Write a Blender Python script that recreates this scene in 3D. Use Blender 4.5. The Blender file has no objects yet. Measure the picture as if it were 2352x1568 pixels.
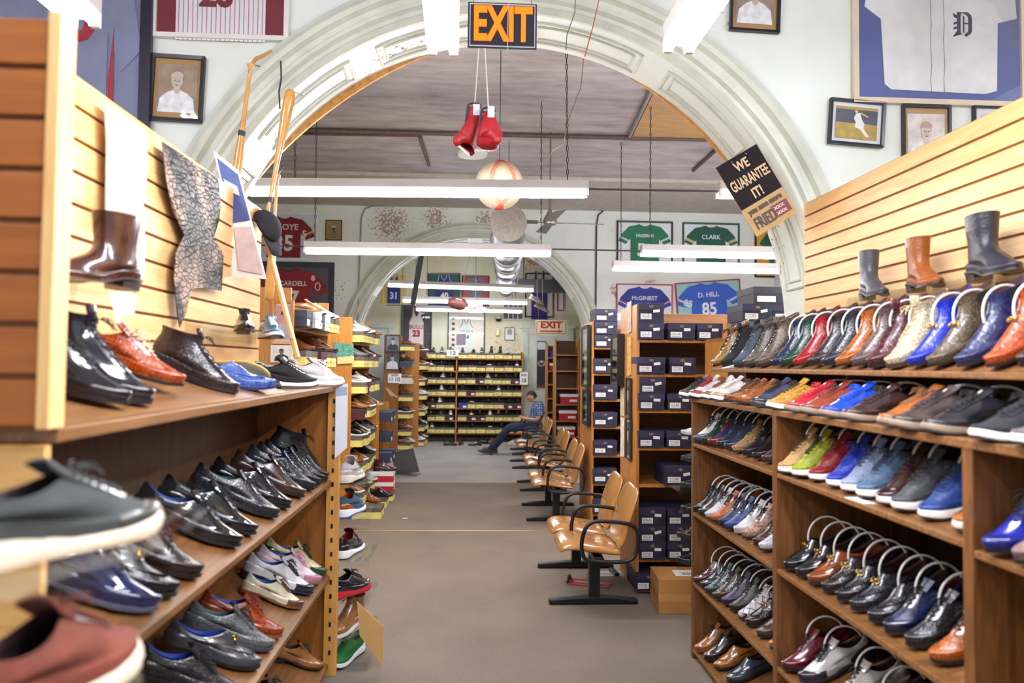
import bpy, bmesh, math, random
import numpy as np
from mathutils import Vector, Matrix, Euler
random.seed(7)
SC = bpy.context.scene
COL = SC.collection
# ------------------------------------------------------------------ camera
FPX, EYE = 1600.0, 1.75
ROLL = math.radians(.6)
_c, _s = math.cos(ROLL), math.sin(ROLL)
_u0, _v0 = _c*-81 + _s*54, -_s*81 - _c*54
YAW = math.atan(-_u0/FPX); TILT = math.atan(-_v0/math.hypot(FPX, _u0))
CF = Vector((math.sin(YAW)*math.cos(TILT), math.cos(YAW)*math.cos(TILT), math.sin(TILT)))
_R0 = Vector((math.cos(YAW), -math.sin(YAW), 0)); _U0 = _R0.cross(CF)
CR = _c*_R0 + _s*_U0; CU = _c*_U0 - _s*_R0
P0 = Vector((0, 0, EYE))
cam = bpy.data.cameras.new('camera'); camo = bpy.data.objects.new('camera', cam); COL.objects.link(camo)
cam.sensor_width = 36; cam.lens = FPX/2352*36; cam.clip_start = .05; cam.clip_end = 100
m = Matrix.Identity(4)
for i in range(3):
    m[i][0] = CR[i]; m[i][1] = CU[i]; m[i][2] = -CF[i]; m[i][3] = P0[i]
camo.matrix_world = m
cam.dof.use_dof = True; cam.dof.focus_distance = 5.6; cam.dof.aperture_fstop = 1.9
SC.camera = camo
# ------------------------------------------------------------------ world, exposure
w = bpy.data.worlds.new('world'); SC.world = w; w.use_nodes = True
bg = w.node_tree.nodes['Background']; bg.inputs[0].default_value = (.93, .96, 1, 1); bg.inputs[1].default_value = 0.7
SC.view_settings.view_transform = 'Standard'; SC.view_settings.look = 'None'
SC.view_settings.gamma = 1; SC.view_settings.exposure = 0.5; SC.view_settings.use_curve_mapping = False
TUBE = 58.0
SC.cycles.max_bounces = 7; SC.cycles.diffuse_bounces = 4; SC.cycles.glossy_bounces = 3; SC.cycles.transparent_max_bounces = 10
SC.cycles.sample_clamp_indirect = 6

def _ray(px, py): return CF*FPX + CR*(px-1176) + CU*(784-py)
def at_x(px, py, X): d = _ray(px, py); return P0 + d*(X/d.x)
def at_y(px, py, Y): d = _ray(px, py); return P0 + d*(Y/d.y)
def at_z(px, py, Z): d = _ray(px, py); return P0 + d*((Z-EYE)/d.z)

# ------------------------------------------------------------------ materials
def lin(c):
    if isinstance(c, str):
        c = tuple(int(c[i:i+2], 16)/255 for i in (0, 2, 4))
    return tuple((x/12.92 if x <= .04045 else ((x+.055)/1.055)**2.4) for x in c[:3]) + (1,)
_M = {}
def base_mat(key):
    m = bpy.data.materials.new(key); m.use_nodes = True
    nt = m.node_tree; b = nt.nodes['Principled BSDF']
    return m, nt, b
def N(nt, t, **k):
    n = nt.nodes.new(t)
    for a, v in k.items():
        if a in n.inputs.keys(): n.inputs[a].default_value = v
        else: setattr(n, a, v)
    return n
def plain(col, rough=.5, metal=0, spec=.5, coat=0, bump=0, bscale=60, var=.06, vscale=8):
    key = ('plain', str(col), rough, metal, spec, coat, bump, bscale, var, vscale)
    if key in _M: return _M[key]
    m, nt, b = base_mat('paint_'+(col if isinstance(col, str) else 'tone'))
    c = lin(col)
    tc = N(nt, 'ShaderNodeTexCoord'); nz = N(nt, 'ShaderNodeTexNoise'); nz.inputs['Scale'].default_value = vscale; nz.inputs['Detail'].default_value = 4
    nt.links.new(tc.outputs['Object'], nz.inputs['Vector'])
    r = N(nt, 'ShaderNodeValToRGB'); r.color_ramp.elements[0].position = .3; r.color_ramp.elements[1].position = .7
    r.color_ramp.elements[0].color = tuple(x*(1-var) for x in c[:3])+(1,); r.color_ramp.elements[1].color = tuple(min(1, x*(1+var)) for x in c[:3])+(1,)
    nt.links.new(nz.outputs['Fac'], r.inputs['Fac']); nt.links.new(r.outputs['Color'], b.inputs['Base Color'])
    b.inputs['Roughness'].default_value = rough; b.inputs['Metallic'].default_value = metal
    b.inputs['Specular IOR Level'].default_value = spec; b.inputs['Coat Weight'].default_value = coat
    if bump:
        n2 = N(nt, 'ShaderNodeTexNoise'); n2.inputs['Scale'].default_value = bscale; nt.links.new(tc.outputs['Object'], n2.inputs['Vector'])
        bp = N(nt, 'ShaderNodeBump'); bp.inputs['Strength'].default_value = bump; bp.inputs['Distance'].default_value = .01
        nt.links.new(n2.outputs['Fac'], bp.inputs['Height']); nt.links.new(bp.outputs['Normal'], b.inputs['Normal'])
    _M[key] = m; return m
def wood(c1, c2, axis='X', scale=3.0, rough=.4, coat=0.0, stretch=12):
    key = ('wood', c1, c2, axis, scale, rough, coat)
    if key in _M: return _M[key]
    m, nt, b = base_mat('wood_'+c1)
    tc = N(nt, 'ShaderNodeTexCoord'); mp = N(nt, 'ShaderNodeMapping')
    sc = [stretch]*3; sc['XYZ'.index(axis)] = 1.0
    mp.inputs['Scale'].default_value = sc
    nt.links.new(tc.outputs['Object'], mp.inputs['Vector'])
    nz = N(nt, 'ShaderNodeTexNoise'); nz.inputs['Scale'].default_value = scale; nz.inputs['Detail'].default_value = 6; nz.inputs['Distortion'].default_value = .6
    nt.links.new(mp.outputs['Vector'], nz.inputs['Vector'])
    r = N(nt, 'ShaderNodeValToRGB'); r.color_ramp.elements[0].position = .32; r.color_ramp.elements[1].position = .68
    r.color_ramp.elements[0].color = lin(c1); r.color_ramp.elements[1].color = lin(c2)
    nt.links.new(nz.outputs['Fac'], r.inputs['Fac']); nt.links.new(r.outputs['Color'], b.inputs['Base Color'])
    b.inputs['Roughness'].default_value = rough; b.inputs['Coat Weight'].default_value = coat
    bp = N(nt, 'ShaderNodeBump'); bp.inputs['Strength'].default_value = .12; bp.inputs['Distance'].default_value = .004
    nt.links.new(nz.outputs['Fac'], bp.inputs['Height']); nt.links.new(bp.outputs['Normal'], b.inputs['Normal'])
    _M[key] = m; return m
def leather(col, tex='smooth', rough=None):
    """smooth, patent, croc, ostrich, snake, suede, knit, lattice"""
    key = ('leather', col, tex, rough)
    if key in _M: return _M[key]
    m, nt, b = base_mat('leather_%s_%s' % (tex, col))
    c = tuple(x*.66 for x in lin(col)[:3])+(1,); dark = tuple(x*.38 for x in c[:3])+(1,); lite = tuple(min(1, x*1.2+.002) for x in c[:3])+(1,)
    tc = N(nt, 'ShaderNodeTexCoord')
    R = {'smooth': .2, 'patent': .08, 'croc': .2, 'ostrich': .38, 'snake': .35, 'suede': .9, 'knit': .85, 'lattice': .4}[tex] if rough is None else rough
    b.inputs['Roughness'].default_value = R
    if tex in ('smooth', 'patent', 'croc'): b.inputs['Coat Weight'].default_value = .15 if tex == 'croc' else .5; b.inputs['Coat Roughness'].default_value = .05
    def ramp(p0, c0, p1, c1):
        r = N(nt, 'ShaderNodeValToRGB'); e = r.color_ramp.elements
        e[0].position = p0; e[0].color = c0; e[1].position = p1; e[1].color = c1; return r
    def bump(sock, s, d=.002):
        bp = N(nt, 'ShaderNodeBump'); bp.inputs['Strength'].default_value = s; bp.inputs['Distance'].default_value = d
        nt.links.new(sock, bp.inputs['Height']); nt.links.new(bp.outputs['Normal'], b.inputs['Normal'])
    mp = N(nt, 'ShaderNodeMapping'); nt.links.new(tc.outputs['Object'], mp.inputs['Vector'])
    if tex in ('smooth', 'patent', 'suede', 'knit'):
        nz = N(nt, 'ShaderNodeTexNoise'); nz.inputs['Scale'].default_value = 14 if tex != 'knit' else 90; nz.inputs['Detail'].default_value = 5
        nt.links.new(mp.outputs['Vector'], nz.inputs['Vector'])
        k = .72 if tex == 'suede' else .62
        r = ramp(.35, tuple(x*k for x in c[:3])+(1,), .65, lite)
        nt.links.new(nz.outputs['Fac'], r.inputs['Fac']); nt.links.new(r.outputs['Color'], b.inputs['Base Color'])
        if tex == 'suede' or tex == 'knit': bump(nz.outputs['Fac'], .4, .001)
    elif tex == 'croc':
        mp.inputs['Scale'].default_value = (1, .55, .8)
        v = N(nt, 'ShaderNodeTexVoronoi'); v.feature = 'DISTANCE_TO_EDGE'; v.inputs['Scale'].default_value = 108; v.inputs['Randomness'].default_value = .6
        nt.links.new(mp.outputs['Vector'], v.inputs['Vector'])
        r = ramp(.02, dark, .16, lite); nt.links.new(v.outputs['Distance'], r.inputs['Fac']); nt.links.new(r.outputs['Color'], b.inputs['Base Color'])
        r2 = ramp(0, (0, 0, 0, 1), .2, (1, 1, 1, 1)); nt.links.new(v.outputs['Distance'], r2.inputs['Fac']); bump(r2.outputs['Color'], .34, .0012)
    elif tex == 'ostrich':
        v = N(nt, 'ShaderNodeTexVoronoi'); v.inputs['Scale'].default_value = 75
        nt.links.new(mp.outputs['Vector'], v.inputs['Vector'])
        r = ramp(.16, dark, .26, c); nt.links.new(v.outputs['Distance'], r.inputs['Fac']); nt.links.new(r.outputs['Color'], b.inputs['Base Color'])
        bump(v.outputs['Distance'], .5, .002)
    elif tex == 'snake':
        v = N(nt, 'ShaderNodeTexVoronoi'); v.inputs['Scale'].default_value = 90
        nt.links.new(mp.outputs['Vector'], v.inputs['Vector'])
        nz = N(nt, 'ShaderNodeTexNoise'); nz.inputs['Scale'].default_value = 26; nt.links.new(mp.outputs['Vector'], nz.inputs['Vector'])
        mx = N(nt, 'ShaderNodeMath', operation='MULTIPLY'); nt.links.new(v.outputs['Distance'], mx.inputs[0]); nt.links.new(nz.outputs['Fac'], mx.inputs[1])
        r = ramp(.1, dark, .32, lite); nt.links.new(mx.outputs[0], r.inputs['Fac']); nt.links.new(r.outputs['Color'], b.inputs['Base Color'])
        bump(v.outputs['Distance'], .5, .002)
    elif tex == 'lattice':
        mp.inputs['Rotation'].default_value = (0, 0, math.radians(45))
        br = N(nt, 'ShaderNodeTexBrick'); br.offset = 0; br.inputs['Scale'].default_value = 30; br.inputs['Mortar Size'].default_value = .05
        br.inputs['Brick Width'].default_value = .8; br.inputs['Row Height'].default_value = .8
        br.inputs['Color1'].default_value = c; br.inputs['Color2'].default_value = lite; br.inputs['Mortar'].default_value = lin('2a2326')
        nt.links.new(mp.outputs['Vector'], br.inputs['Vector']); nt.links.new(br.outputs['Color'], b.inputs['Base Color'])
    _M[key] = m; return m
def emis(col, st):
    key = ('em', col, st)
    if key in _M: return _M[key]
    m, nt, b = base_mat('light_'+col); c = lin(col)
    b.inputs['Base Color'].default_value = c; b.inputs['Emission Color'].default_value = c; b.inputs['Emission Strength'].default_value = st
    _M[key] = m; return m
def clearmat(name, tint='ffffff', gl=.12, rough=.03):
    if name in _M: return _M[name]
    m, nt, b = base_mat(name); nt.nodes.remove(b)
    out = nt.nodes['Material Output']; tr = N(nt, 'ShaderNodeBsdfTransparent'); tr.inputs[0].default_value = lin(tint)
    g = N(nt, 'ShaderNodeBsdfGlossy'); g.inputs['Roughness'].default_value = rough
    mix = N(nt, 'ShaderNodeMixShader'); fr = N(nt, 'ShaderNodeFresnel'); fr.inputs['IOR'].default_value = 1.45
    mm = N(nt, 'ShaderNodeMath', operation='ADD'); mm.inputs[1].default_value = gl-.04; mm.use_clamp = True
    nt.links.new(fr.outputs[0], mm.inputs[0]); nt.links.new(mm.outputs[0], mix.inputs[0])
    nt.links.new(tr.outputs[0], mix.inputs[1]); nt.links.new(g.outputs[0], mix.inputs[2]); nt.links.new(mix.outputs[0], out.inputs['Surface'])
    _M[name] = m; return m
GLASS = clearmat('frame_glass', 'ffffff', .05)
for _n in GLASS.node_tree.nodes:
    if _n.type == 'MATH': _n.operation = 'MULTIPLY'; _n.inputs[1].default_value = .5
ACRYL = clearmat('clear_acrylic', 'fafcfc', .0)
for _n in ACRYL.node_tree.nodes:
    if _n.type == 'MATH': _n.operation = 'MULTIPLY'; _n.inputs[1].default_value = .18

def wall_mat(c1='dbe0d4', c2='e9eeea', c3='8d6454', nm='mint_wall_paint'):
    m, nt, b = base_mat(nm)
    tc = N(nt, 'ShaderNodeTexCoord')
    n1 = N(nt, 'ShaderNodeTexNoise'); n1.inputs['Scale'].default_value = 1.1; n1.inputs['Detail'].default_value = 6
    nt.links.new(tc.outputs['Object'], n1.inputs['Vector'])
    r1 = N(nt, 'ShaderNodeValToRGB'); e = r1.color_ramp.elements
    e[0].position = .3; e[0].color = lin(c1); e[1].position = .62; e[1].color = lin(c2)
    nt.links.new(n1.outputs['Fac'], r1.inputs['Fac'])
    # peeled spots: big mask times fine speckle
    n2 = N(nt, 'ShaderNodeTexNoise'); n2.inputs['Scale'].default_value = .9; n2.inputs['Detail'].default_value = 3
    n3 = N(nt, 'ShaderNodeTexNoise'); n3.inputs['Scale'].default_value = 22; n3.inputs['Detail'].default_value = 6; n3.inputs['Roughness'].default_value = .7
    off = N(nt, 'ShaderNodeMapping'); off.inputs['Location'].default_value = (3.1, 0, 1.7)
    nt.links.new(tc.outputs['Object'], off.inputs['Vector']); nt.links.new(off.outputs['Vector'], n2.inputs['Vector']); nt.links.new(tc.outputs['Object'], n3.inputs['Vector'])
    ad = N(nt, 'ShaderNodeMath', operation='MULTIPLY'); nt.links.new(n2.outputs['Fac'], ad.inputs[0]); nt.links.new(n3.outputs['Fac'], ad.inputs[1])
    r2 = N(nt, 'ShaderNodeValToRGB'); e = r2.color_ramp.elements; e[0].position = .37; e[0].color = (0, 0, 0, 1); e[1].position = .40; e[1].color = (1, 1, 1, 1)
    nt.links.new(ad.outputs[0], r2.inputs['Fac'])
    # patches where the paint has flaked off
    prev = r2.outputs['Color']
    for (x, y, z, rad) in ((-1.5, 11.95, 4.15, .75), (-.75, 11.95, 4.25, .5), (.15, 11.95, 4.2, .5), (-2.1, 11.95, 2.75, .22), (2.4, 11.95, 3.05, .3), (3.0, 11.95, 3.2, .2), (-.55, 16.3, 2.5, .4), (.8, 16.3, 2.55, .3), (-.5, 11.95, 4.1, .3)):
        vd = N(nt, 'ShaderNodeVectorMath', operation='DISTANCE'); vd.inputs[1].default_value = (x, y, z); nt.links.new(tc.outputs['Object'], vd.inputs[0])
        mr = N(nt, 'ShaderNodeMapRange'); mr.inputs['From Min'].default_value = rad*.2; mr.inputs['From Max'].default_value = rad; mr.inputs['To Min'].default_value = .16; mr.inputs['To Max'].default_value = -.2; nt.links.new(vd.outputs['Value'], mr.inputs['Value'])
        ad2 = N(nt, 'ShaderNodeMath', operation='ADD'); nt.links.new(mr.outputs['Result'], ad2.inputs[0]); nt.links.new(n3.outputs['Fac'], ad2.inputs[1])
        rr = N(nt, 'ShaderNodeValToRGB'); e = rr.color_ramp.elements; e[0].position = .60; e[0].color = (0, 0, 0, 1); e[1].position = .66; e[1].color = (.8, .8, .8, 1); nt.links.new(ad2.outputs[0], rr.inputs['Fac'])
        mx_ = N(nt, 'ShaderNodeMath', operation='MAXIMUM'); nt.links.new(prev, mx_.inputs[0]); nt.links.new(rr.outputs['Color'], mx_.inputs[1]); prev = mx_.outputs[0]
    mx = N(nt, 'ShaderNodeMix', data_type='RGBA'); mx.inputs['B'].default_value = lin(c3)
    nt.links.new(prev, mx.inputs['Factor']); nt.links.new(r1.outputs['Color'], mx.inputs['A']); nt.links.new(mx.outputs['Result'], b.inputs['Base Color'])
    b.inputs['Roughness'].default_value = .45
    bp = N(nt, 'ShaderNodeBump'); bp.inputs['Strength'].default_value = .25; bp.inputs['Distance'].default_value = .006
    nt.links.new(n3.outputs['Fac'], bp.inputs['Height']); nt.links.new(bp.outputs['Normal'], b.inputs['Normal'])
    return m
def ceil_mat():
    m, nt, b = base_mat('old_ceiling_paint')
    tc = N(nt, 'ShaderNodeTexCoord'); mp = N(nt, 'ShaderNodeMapping'); mp.inputs['Scale'].default_value = (.7, 2.6, 1)
    nt.links.new(tc.outputs['Object'], mp.inputs['Vector'])
    n1 = N(nt, 'ShaderNodeTexNoise'); n1.inputs['Scale'].default_value = 2.2; n1.inputs['Detail'].default_value = 8; n1.inputs['Roughness'].default_value = .65
    nt.links.new(mp.outputs['Vector'], n1.inputs['Vector'])
    r = N(nt, 'ShaderNodeValToRGB'); e = r.color_ramp.elements; e[0].position = .33; e[0].color = lin('93898a'); e[1].position = .7; e[1].color = lin('c4bcbc')
    nt.links.new(n1.outputs['Fac'], r.inputs['Fac'])
    nt.links.new(r.outputs['Color'], b.inputs['Base Color']); b.inputs['Roughness'].default_value = .6
    bp = N(nt, 'ShaderNodeBump'); bp.inputs['Strength'].default_value = .2; bp.inputs['Distance'].default_value = .006
    nt.links.new(n1.outputs['Fac'], bp.inputs['Height']); nt.links.new(bp.outputs['Normal'], b.inputs['Normal'])
    return m
def carpet_mat(c1='655a52', c2='938679', nm='worn_carpet'):
    m, nt, b = base_mat(nm)
    tc = N(nt, 'ShaderNodeTexCoord')
    n1 = N(nt, 'ShaderNodeTexNoise'); n1.inputs['Scale'].default_value = 230; n1.inputs['Detail'].default_value = 3
    n2 = N(nt, 'ShaderNodeTexNoise'); n2.inputs['Scale'].default_value = 1.6; n2.inputs['Detail'].default_value = 5
    for n in (n1, n2): nt.links.new(tc.outputs['Object'], n.inputs['Vector'])
    r = N(nt, 'ShaderNodeValToRGB'); e = r.color_ramp.elements; e[0].position = .36; e[0].color = lin(c1); e[1].position = .64; e[1].color = lin(c2)
    nt.links.new(n1.outputs['Fac'], r.inputs['Fac'])
    r2 = N(nt, 'ShaderNodeValToRGB'); e = r2.color_ramp.elements; e[0].position = .35; e[0].color = (.84, .84, .86, 1); e[1].position = .65; e[1].color = (1, 1, 1, 1)
    nt.links.new(n2.outputs['Fac'], r2.inputs['Fac'])
    mx = N(nt, 'ShaderNodeMix', data_type='RGBA', blend_type='MULTIPLY'); mx.inputs['Factor'].default_value = 1
    nt.links.new(r.outputs['Color'], mx.inputs['A']); nt.links.new(r2.outputs['Color'], mx.inputs['B']); nt.links.new(mx.outputs['Result'], b.inputs['Base Color'])
    b.inputs['Roughness'].default_value = .95; b.inputs['Specular IOR Level'].default_value = .2
    bp = N(nt, 'ShaderNodeBump'); bp.inputs['Strength'].default_value = .5; bp.inputs['Distance'].default_value = .004
    nt.links.new(n1.outputs['Fac'], bp.inputs['Height']); nt.links.new(bp.outputs['Normal'], b.inputs['Normal'])
    return m
WALL, CEIL, CARPET = wall_mat(), ceil_mat(), carpet_mat()
TRIM = plain('d2d6c8', .5, var=.1, vscale=5, bump=.15, bscale=30)
DISPLAY = wood('64401f', '8a5e33', 'X', 5, .45); DISPLAY_V = wood('583617', '7c5029', 'Z', 5, .45)
SLAT = wood('e0aa68', 'ecc084', 'Y', 3, .38); SLATDARK = plain('7b4a1e', .6)
OAK = wood('9c6526', 'bb8038', 'Z', 4, .4); OAKX = wood('9c6526', 'bb8038', 'Y', 4, .4)
DARKOAK = wood('54361d', '71492a', 'Z', 4, .5)
BLACKP = plain('17171a', .35); BLACKM = plain('121214', .4); WHITEP = plain('f0f0ee', .4, var=.02); CHROME = plain('d8d8da', .2, metal=1)
GOLD = plain('d9a648', .25, metal=1)

# ------------------------------------------------------------------ mesh helpers
class MB:
    def __init__(s): s.v = []; s.f = []
    def add(s, vs, fs, mat=None):
        o = len(s.v); s.v += [tuple(mat @ Vector(v)) if mat else tuple(v) for v in vs]; s.f += [tuple(i+o for i in f) for f in fs]; return s
    def box(s, x0, x1, y0, y1, z0, z1, mat=None):
        vs = [(x, y, z) for z in (z0, z1) for y in (y0, y1) for x in (x0, x1)]
        return s.add(vs, [(0, 2, 3, 1), (4, 5, 7, 6), (0, 1, 5, 4), (2, 6, 7, 3), (0, 4, 6, 2), (1, 3, 7, 5)], mat)
    def tube(s, pts, r, n=8, closed=False, caps=True, mat=None):
        pts = [Vector(p) for p in pts]; K = len(pts); rs = r if hasattr(r, '__len__') else [r]*K
        prev = None; rings = []
        for i, p in enumerate(pts):
            a = pts[(i-1) % K] if (closed or i > 0) else p; b = pts[(i+1) % K] if (closed or i < K-1) else p
            t = (b-a).normalized() if (b-a).length > 1e-9 else Vector((0, 0, 1))
            if prev is None:
                q = Vector((0, 0, 1)) if abs(t.z) < .9 else Vector((1, 0, 0)); prev = t.cross(q).normalized()
            u = (prev - t*prev.dot(t)); u = u.normalized() if u.length > 1e-6 else t.orthogonal().normalized(); prev = u; w_ = t.cross(u)
            rings.append([p + (u*math.cos(2*math.pi*k/n) + w_*math.sin(2*math.pi*k/n))*rs[i] for k in range(n)])
        vs = [v for r_ in rings for v in r_]; fs = []
        for i in range(K if closed else K-1):
            j = (i+1) % K
            for k in range(n): fs.append((i*n+k, i*n+(k+1) % n, j*n+(k+1) % n, j*n+k))
        if caps and not closed: fs.append(tuple(reversed(range(n)))); fs.append(tuple((K-1)*n+k for k in range(n)))
        return s.add(vs, fs, mat)
    def lathe(s, prof, n=24, mat=None):
        vs = []; fs = []
        for r, z in prof: vs += [(r*math.cos(2*math.pi*k/n), r*math.sin(2*math.pi*k/n), z) for k in range(n)]
        for i in range(len(prof)-1):
            for k in range(n): fs.append((i*n+k, i*n+(k+1) % n, (i+1)*n+(k+1) % n, (i+1)*n+k))
        fs.append(tuple(reversed(range(n)))); fs.append(tuple((len(prof)-1)*n+k for k in range(n)))
        return s.add(vs, fs, mat)
    def poly(s, pts2, y0, y1, mat=None):
        """outline in x,z extruded from y0 (front) to y1 (behind)"""
        n = len(pts2); vs = [(p[0], y0, p[1]) for p in pts2] + [(p[0], y1, p[1]) for p in pts2]
        fs = [tuple(range(n)), tuple(range(2*n-1, n-1, -1))] + [(i, i+n, (i+1) % n+n, (i+1) % n) for i in range(n)]
        return s.add(vs, fs, mat)
    def sphere(s, c, r, nu=24, nv=14, sc=(1, 1, 1)):
        vs = [(c[0], c[1], c[2]+r*sc[2])]
        for j in range(1, nv):
            th = math.pi*j/nv
            for i in range(nu):
                a = 2*math.pi*i/nu; vs.append((c[0]+r*sc[0]*math.sin(th)*math.cos(a), c[1]+r*sc[1]*math.sin(th)*math.sin(a), c[2]+r*sc[2]*math.cos(th)))
        vs.append((c[0], c[1], c[2]-r*sc[2])); fs = []
        for i in range(nu): fs.append((0, 1+i, 1+(i+1) % nu))
        for j in range(nv-2):
            for i in range(nu): a = 1+j*nu; fs.append((a+i, a+nu+i, a+nu+(i+1) % nu, a+(i+1) % nu))
        a = 1+(nv-2)*nu; L = len(vs)-1
        for i in range(nu): fs.append((L, a+(i+1) % nu, a+i))
        return s.add(vs, fs)
    def mesh(s, name):
        me = bpy.data.meshes.new(name); me.from_pydata(s.v, [], s.f); me.update()
        bm = bmesh.new(); bm.from_mesh(me); bmesh.ops.recalc_face_normals(bm, faces=bm.faces); bm.to_mesh(me); bm.free()
        return me
    def obj(s, name, mat, parent=None, smooth=False, bevel=0, loc=None, rot=None, subs=0):
        o = mobj(name, s.mesh(name), mat, parent, smooth)
        if loc: o.location = loc
        if rot: o.rotation_euler = rot
        if bevel:
            b = o.modifiers.new('edge', 'BEVEL'); b.width = bevel; b.segments = 2; b.limit_method = 'ANGLE'
        if subs:
            b = o.modifiers.new('smooth', 'SUBSURF'); b.levels = subs; b.render_levels = subs
        return o
def mobj(name, me, mat, parent=None, smooth=False):
    o = bpy.data.objects.new(name, me); COL.objects.link(o)
    if mat is not None:
        if not me.materials: me.materials.append(mat)
        elif me.materials[0] != mat:
            o.material_slots[0].link = 'OBJECT'; o.material_slots[0].material = mat
    if smooth and me.polygons and not me.polygons[0].use_smooth:
        me.polygons.foreach_set('use_smooth', [True]*len(me.polygons))
        try: me.set_sharp_from_angle(angle=math.radians(50))
        except Exception: pass
    if parent is not None: o.parent = parent
    return o
_LAB = {}
def lkey(l): return ' '.join(w for w in l.lower().replace(',', ' ').split() if not w.isdigit())
def setp(o, label, cat, group=None):
    k = lkey(label)
    if k in _LAB and not (group and _LAB[k] == group): print('DUPLABEL', label)
    _LAB[k] = group or 1
    nw = len(label.replace(',', ' ').replace('.', ' ').replace('/', ' ').split())
    if nw > 16 or nw < 4: print('LABLEN', nw, label)
    o['label'] = label; o['category'] = cat
    if group: o['group'] = group
    return o
def thing(name, label, cat, loc=(0, 0, 0), rot=(0, 0, 0), group=None, mw=None):
    o = bpy.data.objects.new(name, None); o.empty_display_size = .1; COL.objects.link(o)
    if mw is not None: o.matrix_world = mw
    else: o.location = loc; o.rotation_euler = rot
    return setp(o, label, cat, group)
def struct(o): o['kind'] = 'structure'; return o
_TX = {}
def text_mesh(txt, size, depth=.002, bold=0, align='CENTER', sx=1.0):
    key = (txt, size, depth, bold, align, sx)
    if key in _TX: return _TX[key]
    cu = bpy.data.curves.new('t', 'FONT'); cu.body = txt; cu.size = size; cu.extrude = depth/2; cu.offset = bold; cu.align_x = align; cu.align_y = 'CENTER'; cu.resolution_u = 3
    ob = bpy.data.objects.new('t', cu); COL.objects.link(ob); dg = bpy.context.evaluated_depsgraph_get()
    me = bpy.data.meshes.new_from_object(ob.evaluated_get(dg)); bpy.data.objects.remove(ob); bpy.data.curves.remove(cu)
    me.transform(Matrix.Rotation(math.pi/2, 4, 'X') @ Matrix.Diagonal((sx, 1, 1, 1))); me.materials.clear(); me.name = 'lettering'
    _TX[key] = me; return me
def text(txt, size, mat, parent, loc, rot=(0, 0, 0), bold=0, name='lettering', depth=.002, sx=1.0, align='CENTER'):
    o = mobj(name, text_mesh(txt, size, depth, bold, align, sx), mat, parent); o.location = loc; o.rotation_euler = rot; return o
# ------------------------------------------------------------------ the setting
XW, CZ = 5.2, 4.5
struct(MB().box(-XW, XW, -3, 17.2, -.1, 0).obj('floor', CARPET))
struct(MB().box(-XW, XW, -3, 17.2, CZ, CZ+.1).obj('ceiling', CEIL))
struct(MB().box(-XW-.1, -XW, -3, 17.2, 0, CZ).obj('wall_left', WALL))
struct(MB().box(XW, XW+.1, -3, 17.2, 0, CZ).obj('wall_right', WALL))
struct(MB().box(-XW, XW, 16.3, 16.5, 0, CZ).obj('wall_end', wall_mat('cfc49a', 'dcdcc2', 'b07a4c', 'cream_stained_paint')))
def arch_wall(name, cx, cz, R, y0, y1, top=CZ):
    b = MB(); n = 48
    for y in (y0, y1):
        b.add([(-XW, y, 0), (cx-R, y, 0), (cx-R, y, cz), (cx-R, y, top), (-XW, y, top), (-XW, y, cz)], [(0, 1, 2, 5), (5, 2, 3, 4)])
        b.add([(cx+R, y, 0), (XW, y, 0), (XW, y, cz), (XW, y, top), (cx+R, y, top), (cx+R, y, cz)], [(0, 1, 2, 5), (5, 2, 3, 4)])
        vs = []
        for i in range(n+1):
            a = math.pi*i/n; x, z = cx+R*math.cos(a), cz+R*math.sin(a); vs += [(x, y, z), (x, y, top)]
        b.add(vs, [(2*i, 2*i+1, 2*i+3, 2*i+2) for i in range(n)])
    vs = [(cx+R, y0, 0), (cx+R, y1, 0)]
    for i in range(n+1):
        a = math.pi*i/n; x, z = cx+R*math.cos(a), cz+R*math.sin(a); vs += [(x, y0, z), (x, y1, z)]
    vs += [(cx-R, y0, 0), (cx-R, y1, 0)]
    b.add(vs, [(2*i, 2*i+1, 2*i+3, 2*i+2) for i in range(n+2)])
    return struct(b.obj(name, WALL))
def arch_trim(name, cx, cz, R, Y, prof, n=72, panels=None, down=0.0):
    """mouldings swept round the arch; prof = closed outline of (radius offset, y offset)"""
    b = MB(); k = len(prof); rings = []
    path = [(cx+math.cos(0), None)]
    vs = []; cnt = 0
    st = [(1, 0, -down)] + [(math.cos(math.pi*i/n), math.sin(math.pi*i/n), 0) for i in range(n+1)] + [(-1, 0, -down)]
    for c, s, dz in st:
        for (dr, dy) in prof: vs.append((cx+(R+dr)*c, Y+dy, cz+(R+dr)*s+dz))
    m_ = len(st)
    fs = [(i*k+j, i*k+(j+1) % k, (i+1)*k+(j+1) % k, (i+1)*k+j) for i in range(m_-1) for j in range(k)]
    fs += [tuple(range(k)), tuple((m_-1)*k+j for j in range(k))]
    b.add(vs, fs)
    if panels:
        y0, y1, spans = panels
        for a0, a1 in spans:
            a0, a1 = math.radians(a0), math.radians(a1); K = 14
            arc = [a0+(a1-a0)*i/K for i in range(K+1)]
            for inset, r in ((0, .012), (.05, .01)):
                da = inset/R
                aa = [a0+da+(a1-a0-2*da)*i/K for i in range(K+1)]
                loop = [(cx+(R-.004)*math.cos(a), y0+inset, cz+(R-.004)*math.sin(a)) for a in aa] + [(cx+(R-.004)*math.cos(a), y1-inset, cz+(R-.004)*math.sin(a)) for a in reversed(aa)]
                b.tube(loop, r, 6, closed=True)
    return struct(b.obj(name, TRIM, smooth=False))
A1 = (.198, 2.02, 1.99, 4.40, 4.85); A2 = (-.06, 1.93, 2.0, 11.95, 12.40)
arch_wall('wall_arch', *A1[:3], A1[3], A1[4]); arch_wall('wall_arch_far', *A2[:3], A2[3], A2[4])
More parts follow.
